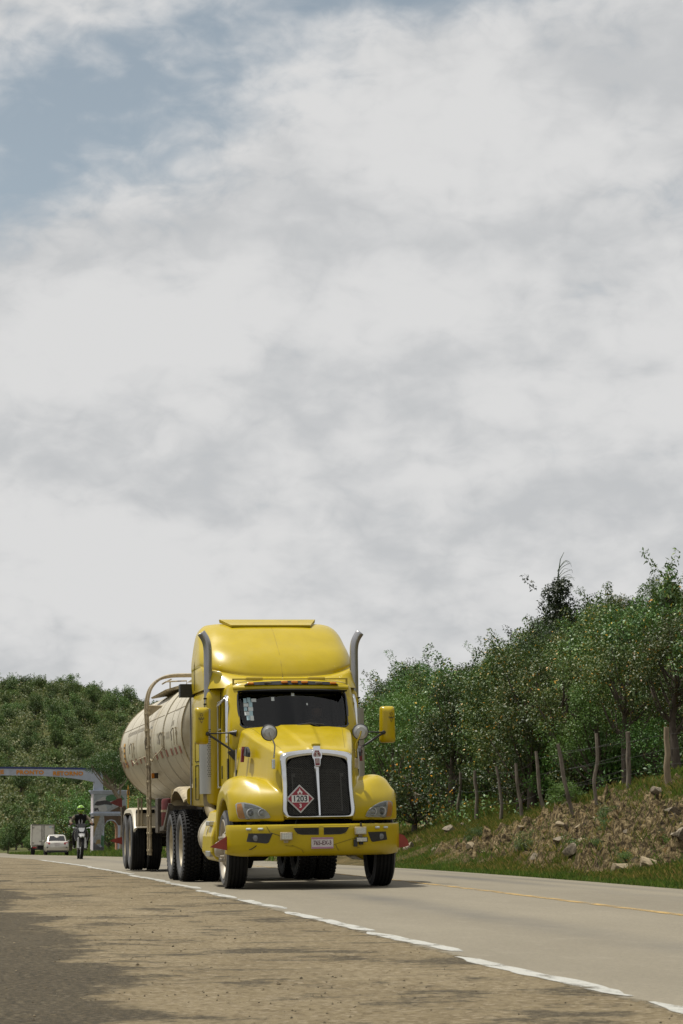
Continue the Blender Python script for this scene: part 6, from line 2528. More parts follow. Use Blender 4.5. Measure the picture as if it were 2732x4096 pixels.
def gate_arch():
    zz = lambda z: z - AZ0          # world height to local
    dep = 1.0
    for s, ox in ((1, 0.0), (-1, -13.2)):
        F = lambda u, v, d: (ox + u * s, d, v)
        top, low = zz(3.30), -0.3
        spring = zz(0.30)
        door = [(0.88 + 0.55 - 0.55 * math.cos(a), spring + 0.62 * math.sin(a)) for a in np.linspace(0, PI, 13)]
        out = [(0, low), (0, top), (2.65, top), (2.65, low), (1.98, low)] + door[::-1] + [(0.88, low)]
        m = MB()
        m.prism(out, F, 0.0, dep)
        w = m.build('pillar', 'arch_wall', arch)
        # face towards the road painted paler, sunlight put into its colour
        m = MB()
        m.prism([(0.0, low), (0.0, zz(1.50)), (0.0, top), (-0.012, top), (-0.012, low)], F, 0.0, dep)
        m.build('jamb_sunlit', 'arch_sunlit', w)
        m = MB()
        rr = [(u, v) for (u, v) in door]
        g = [[F(u, v, d) for (u, v) in [(1.975, low)] + [(u, v) for (u, v) in rr[::-1][:7]]] for d in (-0.004, dep)]
        g2 = np.array(g)
        g2[:, :, 0] -= 0.004 * s
        m.grid(g2)
        m.build('door_reveal', 'arch_orange', w)
        for (z, h, p) in ((3.30, 0.30, 0.16), (1.52, 0.22, 0.10)):
            m = MB()
            for i in range(3):
                q = p * (i + 1) / 3
                hh = h / 3
                m.box((ox + 1.325 * s, dep / 2, zz(z) - h + hh * (i + 0.5)), (2.65 + 2 * q, dep + 2 * q, hh * 0.98))
            m.build('cornice', 'arch_wall', w, bevel=0.01)
        # mural fields painted on the front, thin layers over one another
        mural = [('mural_sky', [(0.02, zz(1.62)), (2.6, zz(1.62)), (2.6, zz(2.98)), (0.02, zz(2.98))], -0.006),
                 ('mural_cloud', [(0.05, zz(2.35)), (0.35, zz(2.55)), (0.8, zz(2.80)), (1.2, zz(2.62)), (1.5, zz(2.35))], -0.010),
                 ('mural_green', [(0.95, zz(2.60)), (1.05, zz(2.85)), (1.4, zz(2.96)), (2.2, zz(2.96)), (2.5, zz(2.6)), (2.2, zz(2.45)), (1.6, zz(2.50)), (1.2, zz(2.38))], -0.014),
                 ('mural_roof', [(0.04, zz(2.14)), (0.25, zz(2.42)), (1.05, zz(2.52)), (1.55, zz(2.28)), (1.45, zz(2.12)), (0.9, zz(2.20)), (0.35, zz(2.08))], -0.018),
                 ('mural_mid', [(0.04, zz(1.62)), (0.04, zz(2.08)), (1.0, zz(2.12)), (1.15, zz(1.62))], -0.010),
                 ('mural_roof', [(0.06, zz(1.66)), (0.06, zz(1.88)), (0.36, zz(1.92)), (0.46, zz(1.68)), (0.36, zz(1.66)), (0.30, zz(1.76)), (0.22, zz(1.66))], -0.016),
                 ('mural_brown', [(1.3, zz(1.62)), (2.6, zz(1.62)), (2.6, zz(2.1)), (2.0, zz(2.05))], -0.012),
                 ('mural_water', [(0.95, zz(1.62)), (1.25, zz(1.62)), (2.1, zz(2.05)), (1.9, zz(2.12)), (1.4, zz(1.95))], -0.016),
                 ('mural_ochre', [(0.02, zz(-0.4)), (0.02, zz(1.28)), (0.85, zz(1.28)), (0.5, zz(0.6)), (0.2, zz(-0.2))], -0.006),
                 ('mural_water', [(0.02, zz(-1.0)), (0.10, zz(0.0)), (0.30, zz(0.55)), (0.55, zz(1.28)), (0.86, zz(1.28)), (0.86, zz(0.4)), (0.62, zz(-0.6)), (0.55, zz(-1.2))], -0.010),
                 ('mural_brown', [(0.86, zz(1.28)), (2.6, zz(1.28)), (2.6, zz(0.5)), (2.0, zz(0.55)), (1.75, zz(0.92)), (1.43, zz(1.02)), (1.1, zz(0.92)), (0.90, zz(0.55))], -0.008),
                 ('mural_green', [(0.60, zz(-1.0)), (0.66, zz(-0.2)), (0.87, zz(-0.3)), (0.87, zz(-1.2))], -0.014),
                 ('mural_ochre', [(0.18, zz(-0.95)), (0.60, zz(-0.9)), (0.58, zz(-0.55)), (0.30, zz(-0.6))], -0.015),
                 ('mural_grey', [(0.02, -0.05), (0.87, -0.05), (0.87, zz(-1.0)), (0.6, zz(-1.2)), (0.25, zz(-0.95)), (0.12, zz(-0.8)), (0.02, zz(-0.85))], -0.012)]
        for k, (mt, P, d) in enumerate(mural):
            m = MB()
            m.prism(P, F, d, d + 0.004)
            m.build('mural_field', 'mural_cloud' if mt == 'mural_mid' else mt, w)
    # beam with arched underside
    us = np.linspace(-13.9, 0.75, 41)
    def top(u):
        return zz(5.10) - 0.0009 * (u + 6.6) ** 2 * 1.2
    def bot(u):
        k = (u + 6.6) / 6.6
        return zz(4.44) - 0.46 * abs(k) ** 2.8
    m = MB()
    rows = [[(u, 0.12, bot(u)), (u, 0.12, top(u)), (u, 0.72, top(u)), (u, 0.72, bot(u))] for u in us]
    m.grid(np.array(rows), closed_u=True, cap=True)
    b = m.build('beam', 'arch_wall', arch)
    m = MB()
    for u in (-13.2, 0.0):
        pass
    rows = [[(u, 0.095, top(u) - 0.14), (u, 0.095, top(u) + 0.012), (u, 0.75, top(u) + 0.012), (u, 0.75, top(u) - 0.14)] for u in us]
    m.grid(np.array(rows), closed_u=True, cap=True)
    m.build('beam_cap', 'arch_blue', b)
    for s, ox in ((1, 0.0), (-1, -13.2)):
        m = MB()
        m.prism([(0.10, zz(3.25)), (0.80, zz(3.25)), (0.78, zz(3.9)), (0.70, zz(4.6)), (0.6, zz(5.0)), (0.10, zz(5.0))], lambda u, v, d: (ox + u * s, d, v), 0.13, 0.71)
        m.build('beam_shoulder', 'arch_wall', b)
    for w_, u, z, sx in (('VIAJE', -7.72, 4.69, 1.06), ('PRONTO', -5.08, 4.67, 1.16), ('RETORNO', -2.05, 4.60, 1.12)):
        text('lettering', w_, 0.43, 0.012, 'letter_orange', b, (u, 0.10, zz(z)), FRONT, 0.018, sx=sx, space=1.10)


gate_arch()


# ------------------------------------------------------------------ driver behind the windscreen
simple('driver_shirt', (0.05, 0.055, 0.075), 0.85, spec=0.2, var=0.2)
simple('hair_dark', (0.010, 0.008, 0.007), 0.7, spec=0.2, var=0.2)


def driver():
    d = empty('person', truck.location, truck.rotation_euler)
    tag(d, 'truck driver in a dark shirt, dimly seen behind the windscreen', 'person')
    J = {'pel': (0.43, 2.74, 1.92), 'sp': (0.43, 2.78, 2.10), 'ch': (0.43, 2.77, 2.28), 'nk': (0.43, 2.74, 2.42), 'hd': (0.43, 2.71, 2.50)}
    Rr = {'pel': (0.15, 0.11), 'sp': (0.14, 0.10), 'ch': (0.17, 0.11), 'nk': 0.055, 'hd': 0.06}
    E_ = [('pel', 'sp'), ('sp', 'ch'), ('ch', 'nk'), ('nk', 'hd')]
    for s, n in ((-1, 'l'), (1, 'r')):
        J.update({'sh' + n: (0.43 + 0.19 * s, 2.76, 2.34), 'el' + n: (0.43 + 0.27 * s, 2.66, 2.14), 'wr' + n: (0.43 + 0.20 * s, 2.58, 2.24), 'hi' + n: (0.43 + 0.11 * s, 2.70, 1.90), 'kn' + n: (0.43 + 0.16 * s, 2.38, 1.92), 'an' + n: (0.43 + 0.14 * s, 2.30, 1.50)})
        Rr.update({'sh' + n: 0.07, 'el' + n: 0.05, 'wr' + n: 0.034, 'hi' + n: 0.09, 'kn' + n: 0.065, 'an' + n: 0.045})
        E_ += [('ch', 'sh' + n), ('sh' + n, 'el' + n), ('el' + n, 'wr' + n), ('pel', 'hi' + n), ('hi' + n, 'kn' + n), ('kn' + n, 'an' + n)]
    me = skin_body('body', J, E_, Rr, 'pel')
    me.materials.clear()
    for k in ('driver_shirt', 'skin_warm', 'trouser_dark'):
        me.materials.append(MATS[k])
    for f in me.polygons:
        c = f.center
        f.material_index = 1 if (c.z > 2.41 or (abs(c.x - 0.43) > 0.16 and c.y < 2.62 and c.z > 2.1)) else (2 if c.z < 2.0 else 0)
    b = link('body', me, d)
    rows = []
    for i in range(13):                                   # head with chin, brow and nose bridge
        t = PI * i / 12
        z = 2.535 + 0.125 * math.cos(t)
        r = math.sin(t)
        row = []
        for j in range(20):
            a = 2 * PI * j / 20
            x = 0.078 * r * math.cos(a)
            y = 0.098 * r * math.sin(a)
            if math.sin(a) < -0.8 and 2.49 < z < 2.55:
                y -= 0.018
            row.append((0.43 + x * (0.9 if z < 2.47 else 1.0), 2.70 + y, z))
        rows.append(row)
    m = MB()
    m.grid(np.array(rows), closed_u=True)
    m.build('head', 'skin_warm', b, 180)
    m = MB()
    m.grid(np.array([[(0.43 + (x - 0.43) * 1.07, 2.708 + (y - 2.70) * 1.06, z + 0.008) for (x, y, z) in r_] for r_ in rows[:6]]), closed_u=True)
    m.build('hair', 'hair_dark', b, 180)
    for s in (-1, 1):
        m = MB()
        for k in range(4):
            x = 0.43 + (0.185 + 0.018 * k) * s
            m.tube([(x, 2.585, 2.245), (x, 2.555, 2.25), (x, 2.545, 2.225), (x, 2.56, 2.205)], [0.009, 0.009, 0.008, 0.007], 6)
        m.tube([(0.43 + 0.175 * s, 2.60, 2.235), (0.43 + 0.16 * s, 2.58, 2.215), (0.43 + 0.17 * s, 2.565, 2.20)], [0.010, 0.009, 0.008], 6)
        m.build('fingers', 'skin_warm', b, 60)


driver()

# ------------------------------------------------------------------ vegetation builders
def fast_mesh(name, V, F, mat, smooth=True):
    """V (n,3), F (m,4) or (m,3) -> mesh"""
    V = np.asarray(V, np.float32)
    F = np.asarray(F, np.int32)
    k = F.shape[1]
    me = bpy.data.meshes.new(name)
    me.vertices.add(len(V))
    me.vertices.foreach_set('co', V.ravel())
    me.loops.add(F.size)
    me.loops.foreach_set('vertex_index', F.ravel())
    me.polygons.add(len(F))
    me.polygons.foreach_set('loop_start', np.arange(0, F.size, k, dtype=np.int32))
    me.polygons.foreach_set('loop_total', np.full(len(F), k, np.int32))
    me.materials.append(MATS[mat])
    if smooth:
        me.polygons.foreach_set('use_smooth', np.ones(len(F), bool))
    me.update(calc_edges=True)
    me.validate()
    return me


def unit(a):
    return a / np.maximum(np.linalg.norm(a, axis=-1, keepdims=True), 1e-9)


def leaf_quads(P, D, N, L, W, fold=0.18):
    """P base points, D leaf direction, N leaf normal, sizes per leaf"""
    D = unit(D)
    S = unit(np.cross(D, N))
    N2 = np.cross(S, D)
    L = L[:, None]
    W = W[:, None]
    a = P
    b = P + D * L * 0.45 + S * W * 0.5 + N2 * W * fold
    c = P + D * L - N2 * L * 0.10
    d = P + D * L * 0.45 - S * W * 0.5 + N2 * W * fold
    V = np.stack([a, b, c, d], 1).reshape(-1, 3)
    F = np.arange(len(V)).reshape(-1, 4)
    return V, F


def clump_leaves(rs, centers, radii, per, leaf, width=0.5, up=0.55, flat=0.8):
    Ps, Ds, Ns, Ls = [], [], [], []
    for c, r, n in zip(centers, radii, per):
        d = unit(rs.normal(size=(n, 3)))
        rad = r * rs.uniform(0.25, 1.0, (n, 1)) ** 0.45
        off = d * rad * np.array([1, 1, flat])
        Ps.append(c + off)
        Ns.append(unit(d * 0.85 + np.array([0, 0, up]) + rs.normal(size=(n, 3)) * 0.30))
        Ds.append(unit(d * 0.7 + rs.normal(size=(n, 3)) * 0.7 + np.array([0, 0, -0.15])))
        Ls.append(leaf * rs.uniform(0.6, 1.3, n))
    P, D, N, L = np.concatenate(Ps), np.concatenate(Ds), np.concatenate(Ns), np.concatenate(Ls)
    return leaf_quads(P, D, N, L, L * width)


def make_tree(seed, H, CR, base, nclump, per, leaf, mat, bark='bark', crad=0.42, width=0.5, lean=0.0, flat=0.8, shape='round', sprigs=2):
    """trunk mesh + crown mesh of a tree of height H with crown radius CR"""
    rs = np.random.RandomState(seed)
    rnd = random.Random(seed)
    zc = base + (H - base) * 0.5
    hz = (H - base) * 0.5
    cent, rad = [], []
    tries = 0
    while len(cent) < nclump and tries < 5000:
        tries += 1
        d = unit(rs.normal(size=3))
        r = rs.uniform(0.25, 1.0) ** 0.5
        p = d * r
        z = p[2]
        if shape == 'cone':
            w = 0.25 + 0.75 * (1 - (z + 1) / 2) ** 0.9
        elif shape == 'umbrella':
            w = 0.55 + 0.45 * (z + 1) / 2
            z = z * 0.6 + 0.35
        else:
            w = 1.0 - 0.18 * max(0, z)
        wob = 0.72 + 0.5 * vnoise(np.array(math.atan2(p[1], p[0]) * 1.4 + 9), np.array(z * 2.2 + 5), seed)
        c = np.array([p[0] * CR * w * wob + lean * (z + 1) * 0.5, p[1] * CR * w * wob, zc + z * hz * (0.88 + 0.14 * (wob - 0.9))])
        if any(np.linalg.norm(c - q) < crad * 0.55 for q in cent):
            continue
        cent.append(c)
        rad.append(crad * rs.uniform(0.65, 1.25))
    for k in range(sprigs):                          # loose shoots that break the outline
        a = rs.uniform(0, 2 * PI)
        t = rs.uniform(0.35, 1.0)
        p0 = np.array([math.cos(a) * CR * (1.05 - t * 0.5), math.sin(a) * CR * (1.05 - t * 0.5), zc + hz * t])
        for j in range(3):
            cent.append(p0 + np.array([math.cos(a) * 0.12, math.sin(a) * 0.12, 0.16]) * j * (1 + crad))
            rad.append(crad * 0.36)
    n = [max(6, int(per * (r / crad) ** 2)) for r in rad]
    V, F = clump_leaves(rs, cent, rad, n, leaf, width, flat=flat)
    crown = fast_mesh('crown', V, F, mat)
    m = MB()
    r0 = 0.022 * H + 0.02
    bend = [np.array([0, 0, 0.0]), np.array([rnd.uniform(-.08, .08), rnd.uniform(-.08, .08), H * 0.2]), np.array([rnd.uniform(-.2, .2) + lean * 0.2, rnd.uniform(-.2, .2), H * 0.42]), np.array([rnd.uniform(-.3, .3) + lean * 0.45, rnd.uniform(-.3, .3), H * 0.66])]
    tr = cr(np.array(bend), 3)
    tr[0][2] = -0.25
    m.tube(tr, [r0 * (1.25 - 0.95 * i / (len(tr) - 1)) for i in range(len(tr))], 8)
    order = sorted(range(min(nclump, len(cent))), key=lambda i: rs.uniform())[:min(18, nclump)]
    for i in order:
        c = cent[i]
        t = np.clip((c[2] - 0.35 * (H - base)) / (H * 0.66), 0.25, 1.0)
        k = int(t * (len(tr) - 1))
        s = tr[k]
        mid = (s + c) / 2 + np.array([0, 0, -0.12 * np.linalg.norm(c - s)]) + rs.normal(size=3) * 0.06
        m.tube(cr(np.array([s, mid, c]), 3), [r0 * 0.42 * (1 - 0.12 * q) for q in range(7)], 5)
    trunk = m.mesh('trunk', bark, 60)
    return trunk, crown


def place_tree(kind, pair, x, y, s=1.0, rot=0.0, label=None, cat='tree', group=None, zoff=0.0, sz=None, name=None):
    e = empty(name or kind, (x, y, on_ground(x, y) + zoff), (0, 0, rot))
    e.scale = (s, s, sz or s)
    tag(e, label, cat, group)
    if pair[0] is not None:
        link('trunk', pair[0], e)
    link('crown', pair[1], e)
    return e


def px_of(x, y, z):
    """angular position used only to skip things the view cannot contain"""
    th = math.atan(1235 / 10400)
    d = y * math.cos(th) + (z - CAM_H) * math.sin(th)
    u = -y * math.sin(th) + (z - CAM_H) * math.cos(th)
    return 1366 + 10400 * x / d, 2048 - 10400 * u / d


BROAD = [make_tree(101, 4.9, 1.75, 0.9, 50, 270, 0.115, 'leaf_broad', crad=0.50, width=0.52), make_tree(102, 5.4, 1.6, 1.1, 48, 270, 0.11, 'leaf_broad', crad=0.50, width=0.52),
         make_tree(103, 4.4, 1.9, 0.7, 52, 260, 0.12, 'leaf_broad', crad=0.50, width=0.55)]
OLIVE = [make_tree(111, 4.6, 1.6, 0.9, 54, 270, 0.095, 'leaf_olive', crad=0.46), make_tree(112, 5.2, 1.5, 1.0, 52, 270, 0.09, 'leaf_olive', crad=0.46),
         make_tree(113, 4.2, 1.8, 0.6, 54, 260, 0.10, 'leaf_olive', crad=0.46)]
LIGHT = [make_tree(121, 4.3, 1.7, 0.8, 44, 300, 0.085, 'leaf_light', crad=0.46, width=0.38), make_tree(122, 5.0, 1.5, 1.0, 42, 300, 0.085, 'leaf_light', crad=0.46, width=0.38)]
DARK = [make_tree(131, 4.8, 1.7, 0.8, 60, 150, 0.095, 'leaf_dark', crad=0.42), make_tree(132, 5.6, 1.4, 1.0, 60, 150, 0.09, 'leaf_dark', crad=0.40)]
SHRUB = [make_tree(141, 1.7, 0.95, 0.15, 34, 110, 0.085, 'leaf_broad', crad=0.30, sprigs=8), make_tree(142, 1.5, 1.0, 0.1, 34, 110, 0.075, 'leaf_light', crad=0.30, width=0.4, sprigs=8),
         make_tree(143, 2.0, 0.9, 0.2, 34, 110, 0.08, 'leaf_olive', crad=0.30, sprigs=8)]
HILLT = [make_tree(200 + i, h, r, b, 46, 42, 0.30, 'leaf_hill', crad=0.62, width=0.62, sprigs=6) for i, (h, r, b) in enumerate(((5.0, 2.3, 0.8), (5.8, 2.0, 1.0), (4.4, 2.5, 0.5), (6.2, 2.4, 1.2), (3.8, 2.0, 0.3)))]
VALLEY = [make_tree(220 + i, h, r, b, 70, 75, 0.20, mt, crad=0.55, width=0.5, sprigs=7) for i, (h, r, b, mt) in enumerate(((6.2, 2.5, 1.2, 'leaf_hill'), (7.0, 2.6, 1.5, 'leaf_light'), (5.4, 2.8, 0.6, 'leaf_hill'), (6.6, 2.3, 1.0, 'leaf_broad')))]

FRONT_B = [make_tree(151, 4.8, 1.5, 1.7, 34, 250, 0.115, 'leaf_broad', crad=0.46, width=0.52), make_tree(152, 5.2, 1.4, 1.9, 32, 250, 0.11, 'leaf_broad', crad=0.46, width=0.52)]
FRONT_O = [make_tree(153, 4.6, 1.5, 1.6, 34, 250, 0.095, 'leaf_olive', crad=0.44), make_tree(154, 5.0, 1.3, 1.8, 32, 250, 0.09, 'leaf_olive', crad=0.44)]
KINDS_ = {'broad': (BROAD, 'broadleaf_tree'), 'olive': (OLIVE, 'olive_leaved_tree'), 'light': (LIGHT, 'pale_green_tree'), 'dark': (DARK, 'dark_evergreen_tree')}
LAB = {'broad': 'glossy broadleaf tree', 'olive': 'olive green tree',
       'light': 'light green tree', 'dark': 'dense dark tree'}


def right_wood():
    rs = random.Random(77)
    cands = []
    y = 55.0
    while y < 175:
        L = float(bankL(y))
        lat = L + (1.0 if y < 70 else (2.4 if y < 84 else 1.0))
        while lat < 55:
            yy = y + rs.uniform(-1.1, 1.1)
            ll = lat + rs.uniform(-0.9, 0.9)
            x = float(xw(yy)) + EDGE + ll
            cands.append((x, yy, ll))
            lat += 2.3 + 0.018 * (y - 55)
        y += 2.35 + 0.018 * (y - 55)
    cands.sort(key=lambda c: c[1])
    sky = np.full(200, 4000.0)
    n = 0
    for (x, yy, ll) in cands:
        z = on_ground(x, yy)
        kind = rs.choices(['broad', 'olive', 'light', 'dark'], [4.5, 4, 2.2, 1.6])[0]
        pairs, nm = KINDS_[kind]
        if yy < 67 and kind in ('broad', 'olive'):
            pairs = FRONT_B if kind == 'broad' else FRONT_O
        pair = pairs[rs.randrange(len(pairs))]
        s = rs.uniform(0.78, 1.12)
        if ll < 6.5:
            s *= 0.92
        lim = float(np.interp(x / yy * 10400 + 1366, [1330, 1450, 1620, 1780, 1910, 2040, 2130, 2380, 2590, 2760], [2690, 2650, 2622, 2628, 2566, 2505, 2490, 2360, 2345, 2325])) + rs.uniform(-18, 60)
        ztop = CAM_H + (3283 - lim) / 10400 * yy
        s = min(s, max(0.34, (ztop - z) / 5.3))
        Hh = 4.8 * s
        p, q = px_of(x, yy, z + Hh)
        w = 1.6 * s * 10400 / yy
        if p + w < 1330 or p - w > 2760:
            continue
        a, b = int(max(0, (p - w * 0.6)) // 16), int(min(3199, (p + w * 0.6)) // 16)
        vis = sky[a:b + 1].max() if b >= a else 0
        if q > vis - 12 and yy > 62:
            continue
        sky[a:b + 1] = np.minimum(sky[a:b + 1], q + 0.18 * w)
        n += 1
        row = 'front row behind the fence' if yy < 68 else ('middle of the sloping wood' if yy < 100 else 'upper wood against the sky')
        third = 'left' if p < 1850 else ('middle' if p < 2300 else 'right')
        place_tree(nm, pair, x, yy, s, rs.uniform(0, 6.28), LAB[kind] + ' in the ' + row + ', ' + third + ' part', 'tree', {'broad': 'glossy broadleaf trees of the right-hand wood', 'olive': 'olive green trees of the right-hand wood', 'light': 'light green trees of the right-hand wood', 'dark': 'dark trees of the right-hand wood'}[kind], sz=s * rs.uniform(0.92, 1.12))
    # shrubs along the fence and filling between the trunks
    k = 0
    for i in range(220):
        yy = rs.uniform(52, 96)
        ll = float(bankL(yy)) + rs.uniform(0.7 if yy < 70 else 1.8, 5.0)
        x = float(xw(yy)) + EDGE + ll
        p, q = px_of(x, yy, on_ground(x, yy) + 1)
        if p < 1440 or p > 2760 or k > 70:
            continue
        k += 1
        j = rs.randrange(3)
        place_tree('shrub', SHRUB[j], x, yy, rs.uniform(0.6, 1.15), rs.uniform(0, 6.28),
                   ('leafy dark green shrub', 'fresh light green shrub', 'olive green shrub')[j] + ' among the trunks behind the ' + ('left' if p < 1850 else ('middle' if p < 2300 else 'right')) + ' stretch of fence', 'shrub', ('dark shrubs behind the fence', 'light shrubs behind the fence', 'olive shrubs behind the fence')[j])
    return n


n_right = right_wood()

# the tall dark tree with a wispy top, standing clear of the hillside
CON = make_tree(301, 6.6, 1.45, 1.2, 80, 150, 0.12, 'leaf_dark', crad=0.42, shape='cone', sprigs=3, flat=0.6)
con = place_tree('wispy_tree', CON, 8.75, 105.0, 1.0, 0.4, 'tall dark tree with wispy bent top above the hillside skyline', 'tree')
m = MB()
rs_ = random.Random(3)
for i in range(11):
    a = rs_.uniform(-0.5, 1.0)
    z0 = 5.7 + rs_.uniform(0, 0.9)
    pts = [(0.05 * i / 6, 0, z0), (0.20 + 0.10 * a, rs_.uniform(-.1, .1), z0 + 0.25), (0.42 + 0.2 * a, rs_.uniform(-.2, .2), z0 + 0.34 + 0.1 * rs_.random()), (0.62 + 0.2 * a, rs_.uniform(-.2, .2), z0 + 0.30)]
    m.tube(cr(np.array(pts), 3), [0.016 - 0.0014 * q for q in range(10)], 4)
m.tube([(0, 0, 5.0), (0.03, 0, 6.2), (0.15, 0, 6.95), (0.32, 0, 7.25)], [0.05, 0.03, 0.018, 0.008], 5)
m.build('top_shoot', 'leaf_dark', con)

# sapling whose top breaks the skyline at the right margin
SAP = make_tree(305, 5.6, 0.8, 2.2, 26, 60, 0.17, 'leaf_broad', crad=0.34, shape='cone', sprigs=6, width=0.42)
place_tree('sapling', SAP, 8.75, 69.5, 0.74, 1.1, 'slender large-leaved sapling poking above the trees at the right margin', 'tree', sz=0.92)
SAP2 = make_tree(306, 4.0, 0.9, 0.8, 30, 130, 0.07, 'leaf_light', crad=0.36, sprigs=8, width=0.36)
place_tree('feathery_shrub', SAP2, 8.0, 61.5, 0.95, 0.3, 'bright green feathery tree at the right margin above the last fence post', 'tree')


# ------------------------------------------------------------------ fence
def fence():
    P = [(6.64, 53.2, 1.16, 0.02, 0.075, 'post_fresh'), (6.17, 56.55, 1.22, 0.07, 0.062, 'post_wood'), (5.36, 54.85, 1.38, -0.03, 0.045, 'post_wood'), (4.91, 55.35, 1.42, -0.32, 0.048, 'post_wood'),
         (4.75, 61.1, 1.42, -0.20, 0.05, 'post_wood'), (4.31, 62.85, 1.38, -0.06, 0.048, 'post_wood'), (4.05, 66.45, 1.44, -0.07, 0.045, 'post_wood'), (3.70, 71.45, 1.48, -0.05, 0.06, 'post_wood'),
         (3.38, 75.4, 1.38, 0.02, 0.055, 'post_wood'), (3.14, 83.65, 1.10, 0.0, 0.055, 'post_wood'), (2.35, 80.3, 1.1, -0.02, 0.05, 'post_wood')]
    f = empty('wire_fence', (5.0, 62.0, on_ground(5.0, 62.0)))
    tag(f, 'crooked wooden post and barbed wire fence along the top of the bank', 'fence')
    o0 = Vector(f.location)
    rs = random.Random(9)
    heads = []
    for (x, y, h, lean, r, mt) in P:
        z = on_ground(x, y)
        pts = []
        for i in range(6):
            t = i / 5
            pts.append((x + lean * t + rs.uniform(-.025, .025) + 0.03 * math.sin(t * 5 + x * 3), y + rs.uniform(-.02, .02), z - 0.2 + (h + 0.2) * t))
        pts = [tuple(Vector(q) - o0) for q in pts]
        m = MB()
        rr = [0.86 * r * (1.12 - 0.22 * i / 5 + rs.uniform(-.09, .09)) for i in range(6)]
        m.tube(cr(np.array(pts), 2), np.interp(np.linspace(0, 5, 11), range(6), rr), 9)
        m.build('post', mt, f, 60)
        heads.append((x, y, z, h, lean))
    heads.sort(key=lambda q: -q[1])
    main = [q for q in heads if not (abs(q[0] - 5.36) < .01 or abs(q[0] - 3.14) < .01)]
    for lv in (0.35, 0.62, 0.88):
        m = MB()
        pts = []
        for (x, y, z, h, lean) in main:
            pts.append(Vector((x + lean * lv, y - 0.05, z + h * lv)) - o0)
        full = []
        for a, b in zip(pts[:-1], pts[1:]):
            for t in (0, 0.25, 0.5, 0.75):
                c = a.lerp(b, t)
                c.z -= 0.035 * math.sin(PI * t)
                full.append(c)
        full.append(pts[-1])
        full.append(pts[-1] + Vector((2.2, -3.0, 0.12)))
        m.tube(full, 0.0024, 4)
        for i in range(len(full) - 1):
            for k in range(5):
                c = full[i].lerp(full[i + 1], (k + 0.5) / 5)
                m.tube([c + Vector((-.006, 0, -.014)), c + Vector((.006, 0, .014))], 0.002, 3)
        m.build('wire', 'mesh_steel', f)


fence()


# ------------------------------------------------------------------ rocks on the bank
def rock_mesh(seed, sub=3, rough=0.32):
    bm = bmesh.new()
    bmesh.ops.create_icosphere(bm, subdivisions=sub, radius=1.0)
    rs = np.random.RandomState(seed)
    planes = [(unit(rs.normal(size=3)), rs.uniform(0.40, 0.72)) for _ in range(11)]
    for v in bm.verts:
        p = np.array(v.co)
        for nrm, d in planes:
            k = p.dot(nrm) - d
            if k > 0:
                p = p - nrm * k * 0.98
        a = fbm(np.array(p[0] * 2.2 + seed), np.array(p[1] * 2.2 + p[2] * 1.7), seed, 4) - 0.5
        p = p * (1 + rough * float(a))
        v.co = p
    me = bpy.data.meshes.new('rock')
    bm.to_mesh(me)
    bm.free()
    return me


ROCKS = []
for i in range(6):
    for mt in ('limestone', 'limestone_pale'):
        me = rock_mesh(400 + i)
        me.materials.append(MATS[mt])
        me.polygons.foreach_set('use_smooth', [True] * len(me.polygons))
        me.set_sharp_from_angle(angle=R(22))
        ROCKS.append(me)


def rocks():
    rs = random.Random(12)
    big = [(4.67, 44.05, 0.26, 0.17, 1, 'squat pale limestone boulder at the foot of the rocky bank'), (5.02, 43.2, 0.27, 0.19, 3, 'angular tan boulder beside the squat one at the bank foot'),
           (3.75, 54.7, 0.20, 0.15, 0, 'dark rounded rock jutting from the grass mid-bank'), (2.42, 77.7, 0.26, 0.17, 5, 'small white rock behind the truck fender under the trees'),
           (2.9, 58.6, 0.15, 0.12, 7, 'pale rock low on the bank to the right of the truck'), (1.77, 67.85, 0.26, 0.20, 2, 'dark rock close beside the truck front wheel'),
           (4.28, 48.6, 0.22, 0.15, 4, 'grey rock in the grass left of the outcrop foot'), (4.6, 54.55, 0.16, 0.09, 9, 'flat pale rock on the bank below the fence'),
           (5.6, 43.4, 0.24, 0.15, 8, 'grey rock at the right margin of the bank'),
           (2.79, 68.85, 0.24, 0.15, 10, 'lumpy grey rock half hidden in bank grass behind truck')]
    for (x, y, w, h, k, lab) in big:
        o = link('rock', ROCKS[k])
        o.location = (x, y, on_ground(x, y) + h * 0.08)
        o.scale = (w, w * 0.8, h)
        o.rotation_euler = (rs.uniform(-.2, .2), rs.uniform(-.2, .2), rs.uniform(0, 6))
        tag(o, lab, 'rock')
    n = 0
    while n < 45:
        y = rs.uniform(39, 76)
        lat = rs.uniform(0.35, 5.2)
        rm = float(rock_mask(np.array(lat), np.array(y)))
        if rs.random() > 0.10 + 0.9 * rm:
            continue
        x = float(xw(y)) + EDGE + lat
        p, q = px_of(x, y, 0.5)
        if p > 2760 or p < 1560:
            continue
        w = rs.uniform(0.05, 0.16) * (1.25 if rm > 0.5 else 0.8)
        o = link('stone', ROCKS[rs.randrange(12)])
        o.location = (x, y, on_ground(x, y) + w * 0.02)
        o.scale = (w, w * rs.uniform(.7, 1.1), w * rs.uniform(0.45, 0.85))
        o.rotation_euler = (rs.uniform(-.4, .4), rs.uniform(-.4, .4), rs.uniform(0, 6))
        tag(o, 'loose weathered limestone stone lying on the rocky bank', 'stone', 'loose stones on the rocky bank')
        n += 1


rocks()


